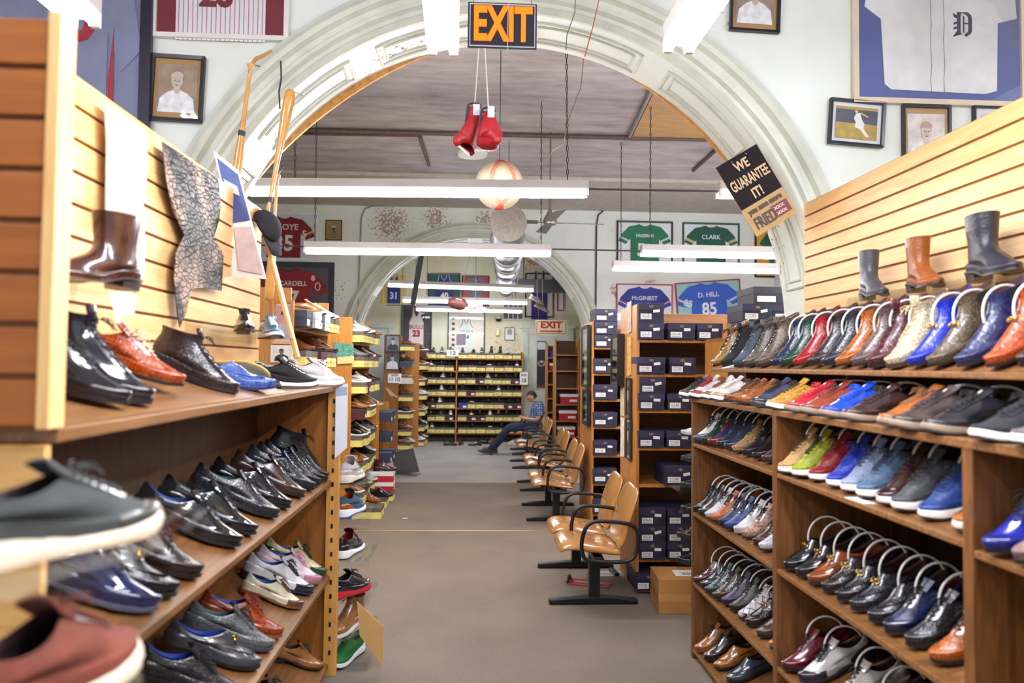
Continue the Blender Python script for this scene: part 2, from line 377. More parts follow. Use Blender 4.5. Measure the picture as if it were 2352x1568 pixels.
PROF = [(0, 0), (0, -.02), (.03, -.045), (.045, -.03), (.07, -.03), (.085, -.06), (.11, -.06), (.125, -.035), (.16, -.035), (.175, -.075), (.20, -.09), (.225, -.075), (.24, -.05), (.27, -.04), (.275, 0)]
arch_trim('trim_1', *A1[:3], A1[3]-.001, PROF, panels=(A1[3]+.09, A1[4]-.09, [(8, 30), (36, 58), (64, 86), (94, 116), (122, 144), (150, 172)]), down=2.0)
arch_trim('trim_2', *A2[:3], A2[3]-.001, PROF, panels=(A2[3]+.09, A2[4]-.09, [(8, 30), (36, 58), (64, 86), (94, 116), (122, 144), (150, 172)]), down=1.9)
# wooden lath edge showing at the far rim of the near arch
b = MB()
for a0, a1, dr in ((22, 64, .02), (106, 150, .05)):
    vs = []; K = 20
    for i in range(K+1):
        a = math.radians(a0+(a1-a0)*i/K); rr = A1[2]-dr*math.sin(math.pi*i/K)
        for r_, y in ((A1[2], 4.85), (rr, 4.85), (rr, 4.872), (A1[2], 4.872)): vs.append((A1[0]+r_*math.cos(a), y, A1[1]+r_*math.sin(a)))
    b.add(vs, [(i*4+j, i*4+(j+1) % 4, i*4+4+(j+1) % 4, i*4+4+j) for i in range(K) for j in range(4)])
struct(b.obj('trim_3', plain('c98f4a', .6, var=.3, vscale=20)))
# ceiling beam strip, tongue boards
struct(MB().box(-XW, XW, 10.0, 11.95, CZ-.05, CZ).obj('ceiling_beam', plain('b9b0a6', .6, var=.1)))
for n_, yy, rot in (('trim_4', 7.42, .010), ('trim_5', 10.44, .010)):
    struct(MB().box(-2.2, 2.2, -.012, .012, 0, .006).obj(n_, plain('c8a860', .35, metal=.5), loc=(0, yy, 0), rot=(0, 0, -rot)))
struct(MB().box(-2.0, 1.9, 10.47, 16.2, 0, .004).obj('floor_mat', carpet_mat('85807a', 'bcb6ac', 'grey_carpet')))
# ------------------------------------------------------------------ shoes
NA, FR = 28, 4      # points round a ring, rings between two control loops
PHI = np.array([2*math.pi*k/NA for k in range(NA)])
def _interp(t, tab): return np.interp(t, [a for a, _ in tab], [b for _, b in tab])
DRESS = [(0, .031), (.15, .033), (.38, .028), (.5, .032), (.66, .045), (.78, .042), (.88, .032), (.95, .024), (1, .02)]
ROUND = [(0, .031), (.15, .033), (.38, .031), (.5, .035), (.68, .045), (.8, .044), (.9, .039), (1, .034)]
def outline(L, tab, grow=0.0, toe=.12):
    x = L/2 + L/2*np.cos(PHI); t = x/L; w_ = _interp(t, tab)+grow
    e = np.ones_like(t); a = t < .1; e[a] = np.sqrt(np.clip(1-(1-t[a]/.1)**2, 0, 1)); q = t > 1-toe; e[q] = np.sqrt(np.clip(1-((t[q]-1+toe)/toe)**2, 0, 1))
    xx = L/2 + (L/2+grow)*np.cos(PHI)
    return xx, w_*e*np.sign(np.sin(PHI)+1e-12)
def oval(x0, x1, w_, p=1.0):
    c, s = np.cos(PHI), np.sin(PHI)
    return (x0+x1)/2+(x1-x0)/2*c, w_*np.sign(s)*np.abs(s)**p
def zmix(zf, zs, zh):
    """front, side, heel heights round a ring"""
    c = np.cos(PHI); return np.where(c > 0, zs+(zf-zs)*c**2, zs+(zh-zs)*c**2)
def bed(x, L, heel):
    t = np.clip(x/L, 0, 1); return _interp(t, [(0, heel), (.26, heel*.96), (.5, .008+heel*.12), (.7, .007), (.9, .010), (1, .016)])
SPEC = {
 #            L     table  heel  collar loops  [(x0,x1,w,zf,zs,zh)...]
 'oxford':  (.300, DRESS, .026, [(.004, .225, .037, .060, .058, .068), (.006, .178, .031, .088, .072, .092), (.010, .150, .029, .103, .074, .098)]),
 'loafer':  (.298, DRESS, .024, [(.004, .222, .037, .056, .054, .064), (.006, .188, .031, .078, .062, .084), (.010, .165, .029, .092, .064, .088)]),
 'chelsea': (.300, DRESS, .028, [(.004, .220, .037, .066, .064, .070), (.006, .168, .034, .096, .09, .092), (.014, .140, .032, .128, .125, .128), (.012, .134, .033, .152, .148, .158)]),
 'boot':    (.300, ROUND, .028, [(.003, .225, .041, .066, .064, .070), (.004, .172, .036, .100, .094, .096), (.012, .138, .035, .130, .128, .128), (.006, .136, .040, .160, .150, .152)]),
 'sneaker': (.300, ROUND, .030, [(.002, .235, .042, .066, .064, .070), (.004, .190, .036, .090, .080, .090), (.008, .160, .033, .108, .084, .104)]),
 'tallboot': (.290, DRESS, .040, [(.004, .215, .037, .078, .076, .082), (.006, .160, .036, .112, .104, .106), (.014, .136, .038, .150, .15, .15), (.008, .138, .043, .215, .21, .21), (.002, .142, .046, .262, .262, .262)]),
}
def shoe_surface(kind):
    L, tab, heel, cols = SPEC[kind]
    toe = .12 if tab is DRESS else .17
    x, y = outline(L, tab, -.002, toe); z = bed(x, L, heel); l0 = np.stack([x, y, z], 1)
    x, y = outline(L, tab, .001, toe); z = bed(x, L, heel)+zmix(.022, .024, .03); l1 = np.stack([x, y, z], 1)
    # rise over the toes: an extra ring
    x2, y2 = outline(L*.93, tab, -.004, toe); x2 = x2+.003; z2 = bed(x2, L, heel)+zmix(.036, .036, .044)-.004; l15 = np.stack([x2, y2, z2], 1)
    ls = [l0, l1, l15]
    for (a, b_, w_, zf, zs, zh) in cols:
        x, y = oval(a, b_, w_, .9); ls.append(np.stack([x, y, zmix(zf, zs, zh)], 1))
    return np.array(ls)
def catmull(P, s):
    K = len(P)-1; u = min(max(s, 0), 1)*K; i = min(int(u), K-1); f = u-i
    p1, p2 = P[i], P[i+1]; p0 = P[i-1] if i > 0 else 2*p1-p2; p3 = P[i+2] if i+2 <= K else 2*p2-p1
    return .5*((2*p1)+(-p0+p2)*f+(2*p0-5*p1+4*p2-p3)*f*f+(-p0+3*p1-3*p2+p3)*f**3)
def spt(P, s, phi, off=0.0):
    def ev(s, phi):
        r = catmull(P, s); k = (phi/(2*math.pi))*NA; i = int(math.floor(k)); f = k-i
        return r[i % NA]*(1-f)+r[(i+1) % NA]*f
    p = ev(s, phi)
    if off:
        a = ev(min(1, s+.02), phi)-ev(s-.02, phi); b_ = ev(s, phi+.06)-ev(s, phi-.06); n = np.cross(b_, a); n = n/(np.linalg.norm(n)+1e-9); p = p+n*off
    return tuple(p)
def patch(P, fs0, fs1, ph0, ph1, off, ns=6, nph=12, close=False):
    vs = []; fs = []
    for i in range(ns+1):
        for j in range(nph+1):
            ph = ph0+(ph1-ph0)*j/nph; s = fs0(ph)+(fs1(ph)-fs0(ph))*i/ns; vs.append(spt(P, s, ph, off))
    for i in range(ns):
        for j in range(nph): a = i*(nph+1)+j; fs.append((a, a+1, a+nph+2, a+nph+1))
    return vs, fs
_SK = {}
def shoe_parts(kind):
    """list of (part name, mesh) of one kind of shoe; heel at x=0, toe at x=L, sole on z=0"""
    if kind in _SK: return _SK[kind]
    base = kind.split('_')[0]; P = shoe_surface(base); L, tab, heel, cols = SPEC[base]; K = len(P)-1
    M = K*FR; rings = [catmull(P, i/M) for i in range(M+1)]
    vs = [tuple(p) for r in rings for p in r]; fs = [(i*NA+k, i*NA+(k+1) % NA, (i+1)*NA+(k+1) % NA, (i+1)*NA+k) for i in range(M) for k in range(NA)]
    # rolled collar edge
    col = rings[-1]; cen = col.mean(0)
    inn = col+(cen-col)*np.array([.07, .10, 0]); vs += [tuple(p) for p in inn]; fs += [(M*NA+k, M*NA+(k+1) % NA, (M+1)*NA+(k+1) % NA, (M+1)*NA+k) for k in range(NA)]
    out = []
    def mm(name, vs, fs):
        b = MB(); b.add(vs, fs); me = b.mesh(name); return (name, me)
    out.append(mm('upper', vs, fs))
    # lining: follows the inside of the upper down to the insole
    lv = [inn]; nz_ = len(cols)
    for q in range(1, 2*nz_-1):
        r_ = catmull(P, 1-q/2/K); c_ = r_.mean(0); r2_ = r_+(c_-r_)*np.array([.10, .16 if q < 2 else .27, 0]); r2_[:, 2] = np.minimum(r2_[:, 2], lv[-1][:, 2]-.004); r2_[:, 2] = np.maximum(r2_[:, 2], heel+.008); lv.append(r2_)
    bt = lv[-1].copy(); bt[:, 2] = heel+.006; bt[:, 1] *= .85; lv.append(bt); nl = len(lv)-1
    vs = [tuple(p) for r in lv for p in r]; fs = [(i*NA+k, i*NA+(k+1) % NA, (i+1)*NA+(k+1) % NA, (i+1)*NA+k) for i in range(nl) for k in range(NA)]+[tuple(nl*NA+k for k in range(NA))]
    out.append(mm('lining', vs, fs))
    toe = .12 if tab is DRESS else .17
    def slab(g, f0, f1, g1=None):
        x, y = outline(L, tab, g, toe); a = np.stack([x, y, f0(x)], 1); x1, y1 = outline(L, tab, g if g1 is None else g1, toe); b_ = np.stack([x1, y1, f1(x1)], 1)
        vs = [tuple(p) for p in a]+[tuple(p) for p in b_]
        return vs, [(k, (k+1) % NA, NA+(k+1) % NA, NA+k) for k in range(NA)]+[tuple(range(NA)), tuple(NA+k for k in range(NA))]
    if base == 'sneaker':
        xs = lambda x: np.clip((x/L-.82)/.18, 0, 1)**2*.012
        x, y = outline(L, tab, .005, toe); x2, y2 = outline(L, tab, .008, toe); x3, y3 = outline(L, tab, .003, toe)
        top = bed(x, L, heel)+np.interp(x/L, [0, .3, .55, .8, 1], [.008, .0, .004, .008, .012])
        A = [np.stack([x, y, xs(x)], 1), np.stack([x2, y2, .5*top+.5*xs(x)], 1), np.stack([x3, y3, top+.003], 1), np.stack([x3*.97+.004, y3*.9, top+.003], 1)]
        vs = [tuple(p) for r in A for p in r]; fs = [(i*NA+k, i*NA+(k+1) % NA, (i+1)*NA+(k+1) % NA, (i+1)*NA+k) for i in range(3) for k in range(NA)]+[tuple(range(NA)), tuple(3*NA+k for k in range(NA))]
        out.append(mm('sole', vs, fs))
        vs, fs = slab(.006, lambda x: xs(x)-.003, lambda x: xs(x)+.004); out.append(mm('outsole', vs, fs))
    else:
        th = .012 if base == 'boot' else .006
        vs, fs = slab(.004, lambda x: bed(x, L, heel)-th+.001, lambda x: bed(x, L, heel)+.003); out.append(mm('sole', vs, fs))
        # heel block
        hx = L*.27; pts = []
        x, y = outline(L, tab, .002, toe)
        pts = [(min(a, hx), b_) for a, b_ in zip(x, y) if a <= hx+.03]
        n = len(pts); zt = heel-.003
        vs = [(.006+p[0]*.93, p[1]*.92, 0) for p in pts]+[(p[0], p[1], zt) for p in pts]
        fs = [(k, (k+1) % n, n+(k+1) % n, n+k) for k in range(n)]+[tuple(range(n)), tuple(n+k for k in range(n))]
        out.append(mm('heel', vs, fs))
    if base in ('oxford', 'boot', 'sneaker'):
        b = MB(); hi = .97; lo = {'oxford': .66, 'boot': .5, 'sneaker': .6}[base]; nb = {'oxford': 5, 'boot': 7, 'sneaker': 7}[base]
        vs, fs = patch(P, lambda p: lo-.05, lambda p: .995, -.55, .55, .0022, 6, 8); b2 = MB(); b2.add(vs, fs); out.append(('eyelet_facing', b2.mesh('eyelet_facing')))
        ww = [.42]*nb
        for i in range(nb):
            s = lo+(hi-lo)*i/(nb-1); h = .36
            b.tube([spt(P, s, -h, .003), spt(P, s, -h/2, .005), spt(P, s, h/2, .005), spt(P, s, h, .003)], .0021, 5)
            if i < nb-1:
                s2 = lo+(hi-lo)*(i+1)/(nb-1)
                b.tube([spt(P, s, -h, .004), spt(P, (s+s2)/2, 0, .007), spt(P, s2, h, .004)], .0018, 5)
                b.tube([spt(P, s, h, .004), spt(P, (s+s2)/2, 0, .0075), spt(P, s2, -h, .004)], .0018, 5)
        c = Vector(spt(P, hi, 0, .008))
        for sg in (-1, 1):
            b.tube([c, c+Vector((.008, sg*.012, .006)), c+Vector((.020, sg*.022, .004)), c+Vector((.026, sg*.02, -.006)), c+Vector((.014, sg*.008, -.002)), c], .0016, 5)
            b.tube([c, c+Vector((.018, sg*.006, 0)), c+Vector((.036, sg*.016, -.014))], .0016, 5)
        out.append(('shoelaces', b.mesh('shoelaces')))
        # tongue standing above the collar
        t0 = Vector(spt(P, .9, 0)); dx = {'oxford': -.020, 'boot': -.012, 'sneaker': -.024}[base]; dz = {'oxford': .016, 'boot': .022, 'sneaker': .020}[base]
        vs = []; fs = []
        top = Vector(spt(P, 1, 0))
        for i in range(5):
            f = i/4; c = top.lerp(top+Vector((dx, 0, dz)), f) if i else t0
            for j in range(7):
                q = -1+j/3; wd = .022+.004*f; vs.append((c.x-abs(q)**2*.008, q*wd, c.z-abs(q)**2*.006+.001))
        n = len(vs); vs += [(v[0]-.004, v[1], v[2]-.003) for v in vs]
        fs = [(i*7+j, i*7+j+1, i*7+j+8, i*7+j+7) for i in range(4) for j in range(6)]; fs += [tuple(a+n for a in reversed(f)) for f in fs]
        rim = [i*7 for i in range(5)]+[28+j for j in range(1, 7)]+[i*7+6 for i in range(3, -1, -1)]+[j for j in range(5, 0, -1)]
        fs += [(rim[i], rim[(i+1) % len(rim)], rim[(i+1) % len(rim)]+n, rim[i]+n) for i in range(len(rim))]
        out.append(mm('tongue', vs, fs))
    if base == 'loafer':
        vs, fs = patch(P, lambda p: .66, lambda p: .80, -1.5, 1.5, .0025, 3, 16); out.append(mm('strap', vs, fs))
        b = MB()
        n = 26; ring = [spt(P, .44+.24*(1-math.cos((k/(n-1)-.5)*2.2)/1.0)*.9, (k/(n-1)-.5)*2.1, .002) for k in range(n)]
        b.tube(ring, .002, 5); out.append(('seam_piping', b.mesh('seam_piping')))
    if base in ('loafer', 'chelsea'):
        b = MB(); s = .74 if base == 'loafer' else .62; b_ = b
        for sg in (-1, 1):
            c = Vector(spt(P, s, sg*.30, .006)); u = Vector(spt(P, s+.04, sg*.30))-Vector(spt(P, s-.04, sg*.30)); u.normalize(); v = Vector((0, 1, 0))
            b.tube([c+(u*math.cos(a)+v*math.sin(a))*.0085 for a in [2*math.pi*k/10 for k in range(10)]], .0022, 6, closed=True)
        b.tube([spt(P, s, -.22, .007), spt(P, s, 0, .009), spt(P, s, .22, .007)], .0026, 6)
        out.append(('metal_bit', b.mesh('metal_bit')))
    if base == 'chelsea':
        for sg in (-1, 1):
            vs, fs = patch(P, lambda p: .76, lambda p: .985, sg*1.2, sg*1.9, .0015, 5, 6); out.append(mm('elastic_gusset', vs, fs))
    # spectator overlays
    vs, fs = patch(P, lambda p: .02, lambda p: .30+.12*math.cos(p*1.3), -1.15, 1.15, .0016, 6, 20); out.append(mm('toe_cap', vs, fs))
    vs, fs = patch(P, lambda p: .02, lambda p: .62-.5*(abs(p-math.pi)/1.25)**1.5, math.pi-1.25, math.pi+1.25, .0016, 6, 16); out.append(mm('heel_counter', vs, fs))
    _SK[kind] = out; return out
SHOES = []
def smat(s):
    return Matrix.Diagonal((*s, 1)) if hasattr(s, '__len__') else Matrix.Diagonal((s, 1+(s-1)*.35, s, 1))
KNAME = {'oxford': 'dress_shoe', 'loafer': 'loafer', 'chelsea': 'ankle_boot', 'boot': 'lace_up_boot', 'sneaker': 'sneaker', 'tallboot': 'western_boot'}
def shoe(kind, mw, label, col, tex='smooth', sole='1c1716', lining='3a1414', lace=None, two=None, bit=False, cap=None, group=None, simple=False, out=None, scale=1.0, heel=None):
    """two = colour of toe cap + heel counter; cap = toe cap only"""
    mw = mw @ smat(scale)
    r = thing(KNAME[kind], label, {'oxford': 'shoe', 'loafer': 'shoe', 'chelsea': 'boot', 'boot': 'boot', 'tallboot': 'boot', 'sneaker': 'sneaker'}[kind], group=group, mw=mw)
    up = leather(col, tex); sk = None
    for name, me in shoe_parts(kind):
        if name == 'upper': mt = up
        elif name == 'lining': mt = plain(lining, .6)
        elif name == 'sole': mt = plain(sole, .4)
        elif name == 'heel': mt = plain(heel or sole, .4)
        elif name == 'outsole': mt = plain(out or '2a2422', .6)
        elif name in ('shoelaces',):
            if simple: continue
            mt = plain(lace or '1b191b', .7)
        elif name == 'tongue': mt = up
        elif name == 'eyelet_facing':
            if simple: continue
            mt = leather(two or cap or col, 'smooth')
        elif name in ('strap', 'seam_piping'):
            if simple: continue
            mt = leather(col, 'smooth')
        elif name == 'metal_bit':
            if not bit: continue
            mt = GOLD
        elif name == 'elastic_gusset':
            if simple: continue
            mt = plain('17161a', .9)
        elif name == 'toe_cap':
            if not (two or cap): continue
            mt = leather(two or cap, tex if tex in ('smooth', 'croc', 'ostrich', 'patent') else 'smooth')
        elif name == 'heel_counter':
            if not two: continue
            mt = leather(two, 'smooth')
        o = mobj(name, me, mt, r, smooth=True)
    SHOES.append(r); return r
def pose(toe, yaw, pitch, L=.30, roll=0.0):
    """matrix so the toe sits at 'toe'; yaw = heading of the toe in the floor plane (deg, 0 = +X), pitch = heel raised (deg)"""
    R = Matrix.Rotation(math.radians(yaw), 4, 'Z') @ Matrix.Rotation(math.radians(pitch), 4, 'Y') @ Matrix.Rotation(math.radians(roll), 4, 'X')
    return Matrix.Translation(Vector(toe)) @ R @ Matrix.Translation((-L, 0, -.002))
def shaper(shoe_mw, label, big=1.0, sq=False):
    """the arched shoe shaper sprung between toe box and heel"""
    pts = []
    for i in range(15):
        a = math.pi*(.06+.88*i/14); pts.append((.10-.078*math.cos(a), 0, .070+.072*big*math.sin(a)))
    o = MB().tube(pts, .0036, 6).obj('shoe_shaper', plain('e6e3df', .3), None, smooth=True)
    o.matrix_world = shoe_mw; return setp(o, label, 'shoe shaper', 'arched shoe shapers sprung inside the display shoes')
# ------------------------------------------------------------------ fluorescent fixtures
HOUS = plain('b9b1ad', .5); 
def fixture(label, p0, p1, group, kelvin='f6f8ff', chains=(), twin=.085, drop=.0, st=TUBE, stagger=0):
    """strip light from p0 to p1 (points at the middle of its underside)"""
    p0, p1 = Vector(p0), Vector(p1); L = (p1-p0).length; c = (p0+p1)/2; d = (p1-p0).normalized()
    rz = math.atan2(d.y, d.x); ry = -math.asin(d.z)
    t = thing('fluorescent_light', label, 'ceiling light', c, (0, ry, rz), group)
    MB().box(-L/2, L/2, -.06, .06, .03, .095).box(-L/2, L/2, -.03, .03, .015, .03).obj('housing', HOUS, t, bevel=.004)
    for y in (-twin/2, twin/2):
        MB().tube([(-L/2+.03, y, -.002), (L/2-.03, y, -.002)], .019, 12).obj('tube', emis(kelvin, st), t, smooth=True)
    for x in (-L/2+.012, L/2-.012):
        w2 = twin/2+.016; pf = [(-w2, -.022), (-w2+.032, -.022), (-w2+.032, .012), (w2-.032, .012), (w2-.032, -.022), (w2, -.022), (w2, .032), (-w2, .032)]
        MB().poly(pf, -.012, .012).obj('socket', WHITEP, t, loc=(x, 0, 0), rot=(0, 0, math.pi/2))
    inv = (Matrix.Translation(c) @ Euler((0, ry, rz)).to_matrix().to_4x4()).inverted()
    for fx in chains:
        q = Vector((fx*L, 0, .108)); b = MB(); top = CZ-c.z
        n = int((top-.108)/.045)
        for k in range(n):
            z = .108+.045*k+.02; a = k % 2
            b.tube([(q.x+(.008*math.cos(u) if a else 0), (0 if a else .008*math.cos(u)), z+.026*math.sin(u)) for u in [2*math.pi*i/6 for i in range(6)]], .0032, 4, closed=True)
        b.obj('hanging_chain', plain('4a4140', .5, metal=.6), t)
    return t
def rod(label, p0, p1, r=.008, mat=None, name='conduit', cat='pipe'):
    o = MB().tube([p0, p1], r, 8).obj(name, mat or plain('4a4446', .5, metal=.4), smooth=True); return setp(o, label, cat)
def fx_px(label, xa, ya, xb, yb, Y, chains=(.4,), k='f6f8ff', st=TUBE, group='strip lights hung across the shop', len_=None, side=0):
    a = at_y(xa, ya, Y); b_ = at_y(xb, yb, Y)
    if len_:
        if side < 0: a = b_+Vector((-len_, 0, 0))
        else: b_ = a+Vector((len_, 0, 0))
    return fixture(label, a, b_, group, k, chains, st=st)
fx_px('long twin tube strip light hanging just behind the near arch, below the giant baseball', 565, 441, 1350, 446, 5.25, (.44, -.36))
fx_px('strip light hanging behind the guarantee sign, joined by a dark rod', 1648, 447, 1700, 447, 5.25, (-.46,), len_=2.4, side=1)
fx_px('warm strip light hanging between the fan blades and the stove pipe flanges', 700, 577, 1265, 584, 7.1, (-.46, .46), k='fff4dc')
fx_px('strip light hanging in front of the two green football jerseys', 1472, 583, 1600, 583, 7.1, (-.46,), len_=2.4, side=1)
fx_px('bluish strip light hanging lowest below the two green football jerseys', 1407, 617, 1600, 619, 8.3, (-.46,), len_=2.5, side=1, k='f4eeff')
fx_px('slanting bluish strip light inside the far arch, topmost of three there', 890, 655, 1226, 667, 12.75, (-.4,), k='f0eeff', st=TUBE*.5)
fx_px('strip light inside the far arch, in the middle of three there', 925, 691, 1212, 697, 13.9, (-.4, .4), st=TUBE*.45)
fx_px('strip light closest to the end wall, behind the hanging football', 955, 711, 1200, 716, 15.1, (-.4, .4), st=TUBE*.35)
rod('dark rod joining two strip lights beside the guarantee sign', at_y(1352, 434, 5.25), at_y(1646, 439, 5.25))
rod('thin dark rod joining the warm strip light to the one beside it', at_y(1268, 572, 7.1), at_y(1470, 576, 7.1))
rod('short dark rod running off the warm strip light towards the bats', at_y(560, 562, 7.1), at_y(699, 566, 7.1))
for lb, px, py, yw, far_ in (('twin tube strip light running into the shop beside the orange exit sign', 1018, 118, 1.5, 0), ('twin tube strip light running into the shop over the display of boots', 1556, 112, .3, 0), ('twin tube strip light above the end of the slatted shoe wall', 196, 52, 0, 0)):
    e_ = at_z(px, py, 3.02); L = 2.44; d = Vector((math.sin(math.radians(yw)), -math.cos(math.radians(yw)), 0))
    if 'above the end' in lb: L = 1.25
    fixture(lb, e_+d*L, e_, 'strip lights running along the front room', 'f4f6ff', (.42, -.2))
for X_, nm in ((2.95, 'beyond the slatted wall of boots'), (-2.6, 'beyond the slatted wall of skins')):
    fixture('twin tube strip light running along the front room ' + nm, (X_, .1, 3.95), (X_, 2.54, 3.95), 'strip lights running along the front room', 'f4f6ff', (.42, -.42), st=TUBE*(2.4 if X_ > 0 else 1.5))
# ------------------------------------------------------------------ carcass furniture
def cabinet(name, label, cat, x0, x1, y0, y1, z1, shelves, face, dividers=(), mat=OAK, smat=OAKX, th=.025, plinth=.06, bottom=True, top=True, back=True, ends=(1, 1), group=None, top_over=0, backmat=None, shelf_parts='shelf'):
    """open shelving; face = '+x','-x','-y' the open side. shelves = heights of shelf tops"""
    o = Vector(((x0+x1)/2, (y0+y1)/2, 0)); t = thing(name, label, cat, o, group=group)
    X0, X1, Y0, Y1 = x0-o.x, x1-o.x, y0-o.y, y1-o.y
    def bx(nm, a, b, c, d, e, f, m_): return MB().box(a, b, c, d, e, f).obj(nm, m_, t, bevel=.003)
    if face in ('+x', '-x'):
        if ends[0]: bx('side_panel', X0, X1, Y0, Y0+th, 0, z1-.0, mat)
        if ends[1]: bx('side_panel', X0, X1, Y1-th, Y1, 0, z1-.0, mat)
        for d in dividers: bx('divider', X0, X1, d-o.y-th/2, d-o.y+th/2, 0, z1-th, mat)
        if back: bx('back_panel', *((X0, X0+.012) if face == '+x' else (X1-.012, X1)), Y0+th, Y1-th, 0, z1-th, backmat or DARKOAK)
        for z in shelves: bx('shelf', X0+.012*(face == '+x'), X1-.012*(face == '-x'), Y0+th, Y1-th, z-th, z, smat)
    else:
        bx('side_panel', X0, X0+th, Y0, Y1, 0, z1, mat); bx('side_panel', X1-th, X1, Y0, Y1, 0, z1, mat)
        for d in dividers: bx('divider', d-o.x-th/2, d-o.x+th/2, Y0, Y1, 0, z1-th, mat)
        if back: bx('back_panel', X0+th, X1-th, Y1-.012, Y1, 0, z1-th, backmat or DARKOAK)
        for z in shelves: bx('shelf', X0+th, X1-th, Y0, Y1-.012, z-th, z, smat)
    return t
# ---- the display at the right: three bays, riser shelf, slatted wall behind
DX = 1.316
dt = thing('shoe_display', 'brown laminate shoe display with open bays, stepped top and sloping risers', 'shelving', (DX, 3.0, 0))
def dpart(nm, a, b, c, d, e, f, m_=DISPLAY): return MB().box(a, b, c-3.0, d-3.0, e, f).obj(nm, m_, dt, bevel=.003)
DSH = [1.29, .875, .455, .06]; DIV = [4.22, 3.03, 1.815, .62]
for i, y in enumerate(DIV):
    dpart('side_panel' if i in (0, 3) else 'divider', 0, .68, y-.02 if i else y-.03, y+.02 if i else y, 0, 1.54, DISPLAY_V)
dpart('top', -.004, .70, .60, 4.23, 1.54, 1.565)
dpart('back_panel', .66, .68, .62, 4.2, 0, 1.54, plain('3d2a20', .6))
for k in range(3):
    y1, y0 = DIV[k]-.02, DIV[k+1]+.02
    for z in (DSH if k < 2 else [1.275, .87, .45, .06]): dpart('shelf', .002, .66, y0, y1, z-.02, z)
# stepped riser shelf on the top
dpart('riser_shelf', .13, .70, .60, 4.23, 1.725, 1.745)
for y in (4.20, 3.03, 1.80, .63): dpart('riser_support', .33, .68, y-.012, y+.012, 1.565, 1.725)
dpart('riser_back', .62, .64, .64, 4.18, 1.565, 1.725, plain('3d2a20', .6))
RP = {}     # slope boards: (front x, shelf z) -> pitch
def slope(nm, xf, zf, y0, y1, run, pitch):
    h = run*math.tan(math.radians(pitch)); b = MB()
    b.add([(xf-DX, y-3.0, z) for y in (y0, y1) for (_x, z) in ((0, 0),)], [])
    vs = []
    for y in (y0-3.0, y1-3.0): vs += [(xf-DX, y, zf+.001), (xf-DX+run, y, zf+h), (xf-DX+run, y, zf+h-.012), (xf-DX+.02, y, zf-.0)]
    b = MB().add(vs, [(0, 1, 2, 3), (7, 6, 5, 4), (0, 4, 5, 1), (1, 5, 6, 2), (2, 6, 7, 3), (3, 7, 4, 0)])
    return b.obj(nm, DISPLAY, dt)
SLP = 19.0
for k in range(2):
    for z in DSH: slope('sloping_riser', DX+.05, z, DIV[k+1]+.03, DIV[k]-.03, .30, SLP)
slope('sloping_riser', DX+.05, .87, .68, 1.78, .30, SLP); slope('sloping_riser', DX+.05, 1.275, .68, 1.78, .30, SLP)
slope('sloping_riser', DX+.18, 1.745, .66, 4.2, .30, 27)
def slatwall(label, X, y0, y1, z0, z1, n, face, th=.02):
    """grooved board standing along Y; face -1 looks to -X"""
    t = thing('slatwall_panel', label, 'slatwall', (X, (y0+y1)/2, 0))
    h = (z1-z0)/n; b = MB(); g = .011; L = (y1-y0)/2
    for i in range(n):
        a, c = z0+i*h+g/2, z0+(i+1)*h-g/2
        b.box(min(0, -face*th*-0)-0 if face < 0 else -th, th if face < 0 else 0, -L, L, a, c)
    b.obj('slats', SLAT, t, bevel=.002)
    MB().box(th*.45 if face < 0 else -th*.9, th*.9 if face < 0 else -th*.45, -L+.002, L-.002, z0, z1).obj('groove_backing', SLATDARK, t)
    return t
slatwall('long honey coloured slatted wall panel rising behind the display of ankle boots', 2.05, .3, 4.27, 1.566, 2.79, 14, -1)
# ------------------------------------------------------------------ shoes on the right hand display
KW = {'oxford': 'dress shoe', 'loafer': 'loafer', 'chelsea': 'ankle boot', 'boot': 'lace-up boot', 'sneaker': 'sneaker', 'tallboot': 'western boot'}
def y_for(px, X): return at_x(px, 900, X).y
def shoe_row(rows, X, z, pitch, ymax, phrase, group, shp=False, big=1.0, yaw=180, gap=.098, zoff=.006, mirror=1, scale=1.1, shp_label=None):
    names = [r[2] for r in rows]; prev = ymax+gap
    for i, (px, kind, cname, col, tex, *o) in enumerate(rows):
        o = dict(o[0]) if o else {}
        sh = o.pop('shp', shp); yy = o.pop('yaw', 0); sc = o.pop('sc', scale); pz = o.pop('dz', 0)
        Y0 = y_for(px, X); Y = min(Y0, prev-gap); XX = X if Y == Y0 else at_y(px, 900, Y).x
        XX = max(min(XX, X+.03), X-.10)
        prev = Y
        nb = names[i+1] if i+1 < len(names) else names[i-1]
        lab = '%s %s %s, %s the %s one' % (cname, KW[kind], phrase, 'beside', nb)
        if len(lab.replace(',', ' ').split()) > 16: lab = '%s %s %s' % (cname, KW[kind], phrase)
        mw = pose((XX, Y, z+zoff+pz), yaw+yy+random.uniform(-1.5, 1.5), pitch, SPEC[kind][0]*(sc[0] if hasattr(sc, '__len__') else sc))
        r = shoe(kind, mw, lab, col, tex, group=group, scale=sc, **o)
        if sh: shaper(mw @ smat(sc), 'arched shaper in the %s %s %s' % (cname, KW[kind], phrase), big)
WS = dict(sole='f1efea', out='2a2422')
RUG = dict(sole='241d1b', lace='14100f')
TAUPE = dict(sole='8d7a68', out='3a2e28')
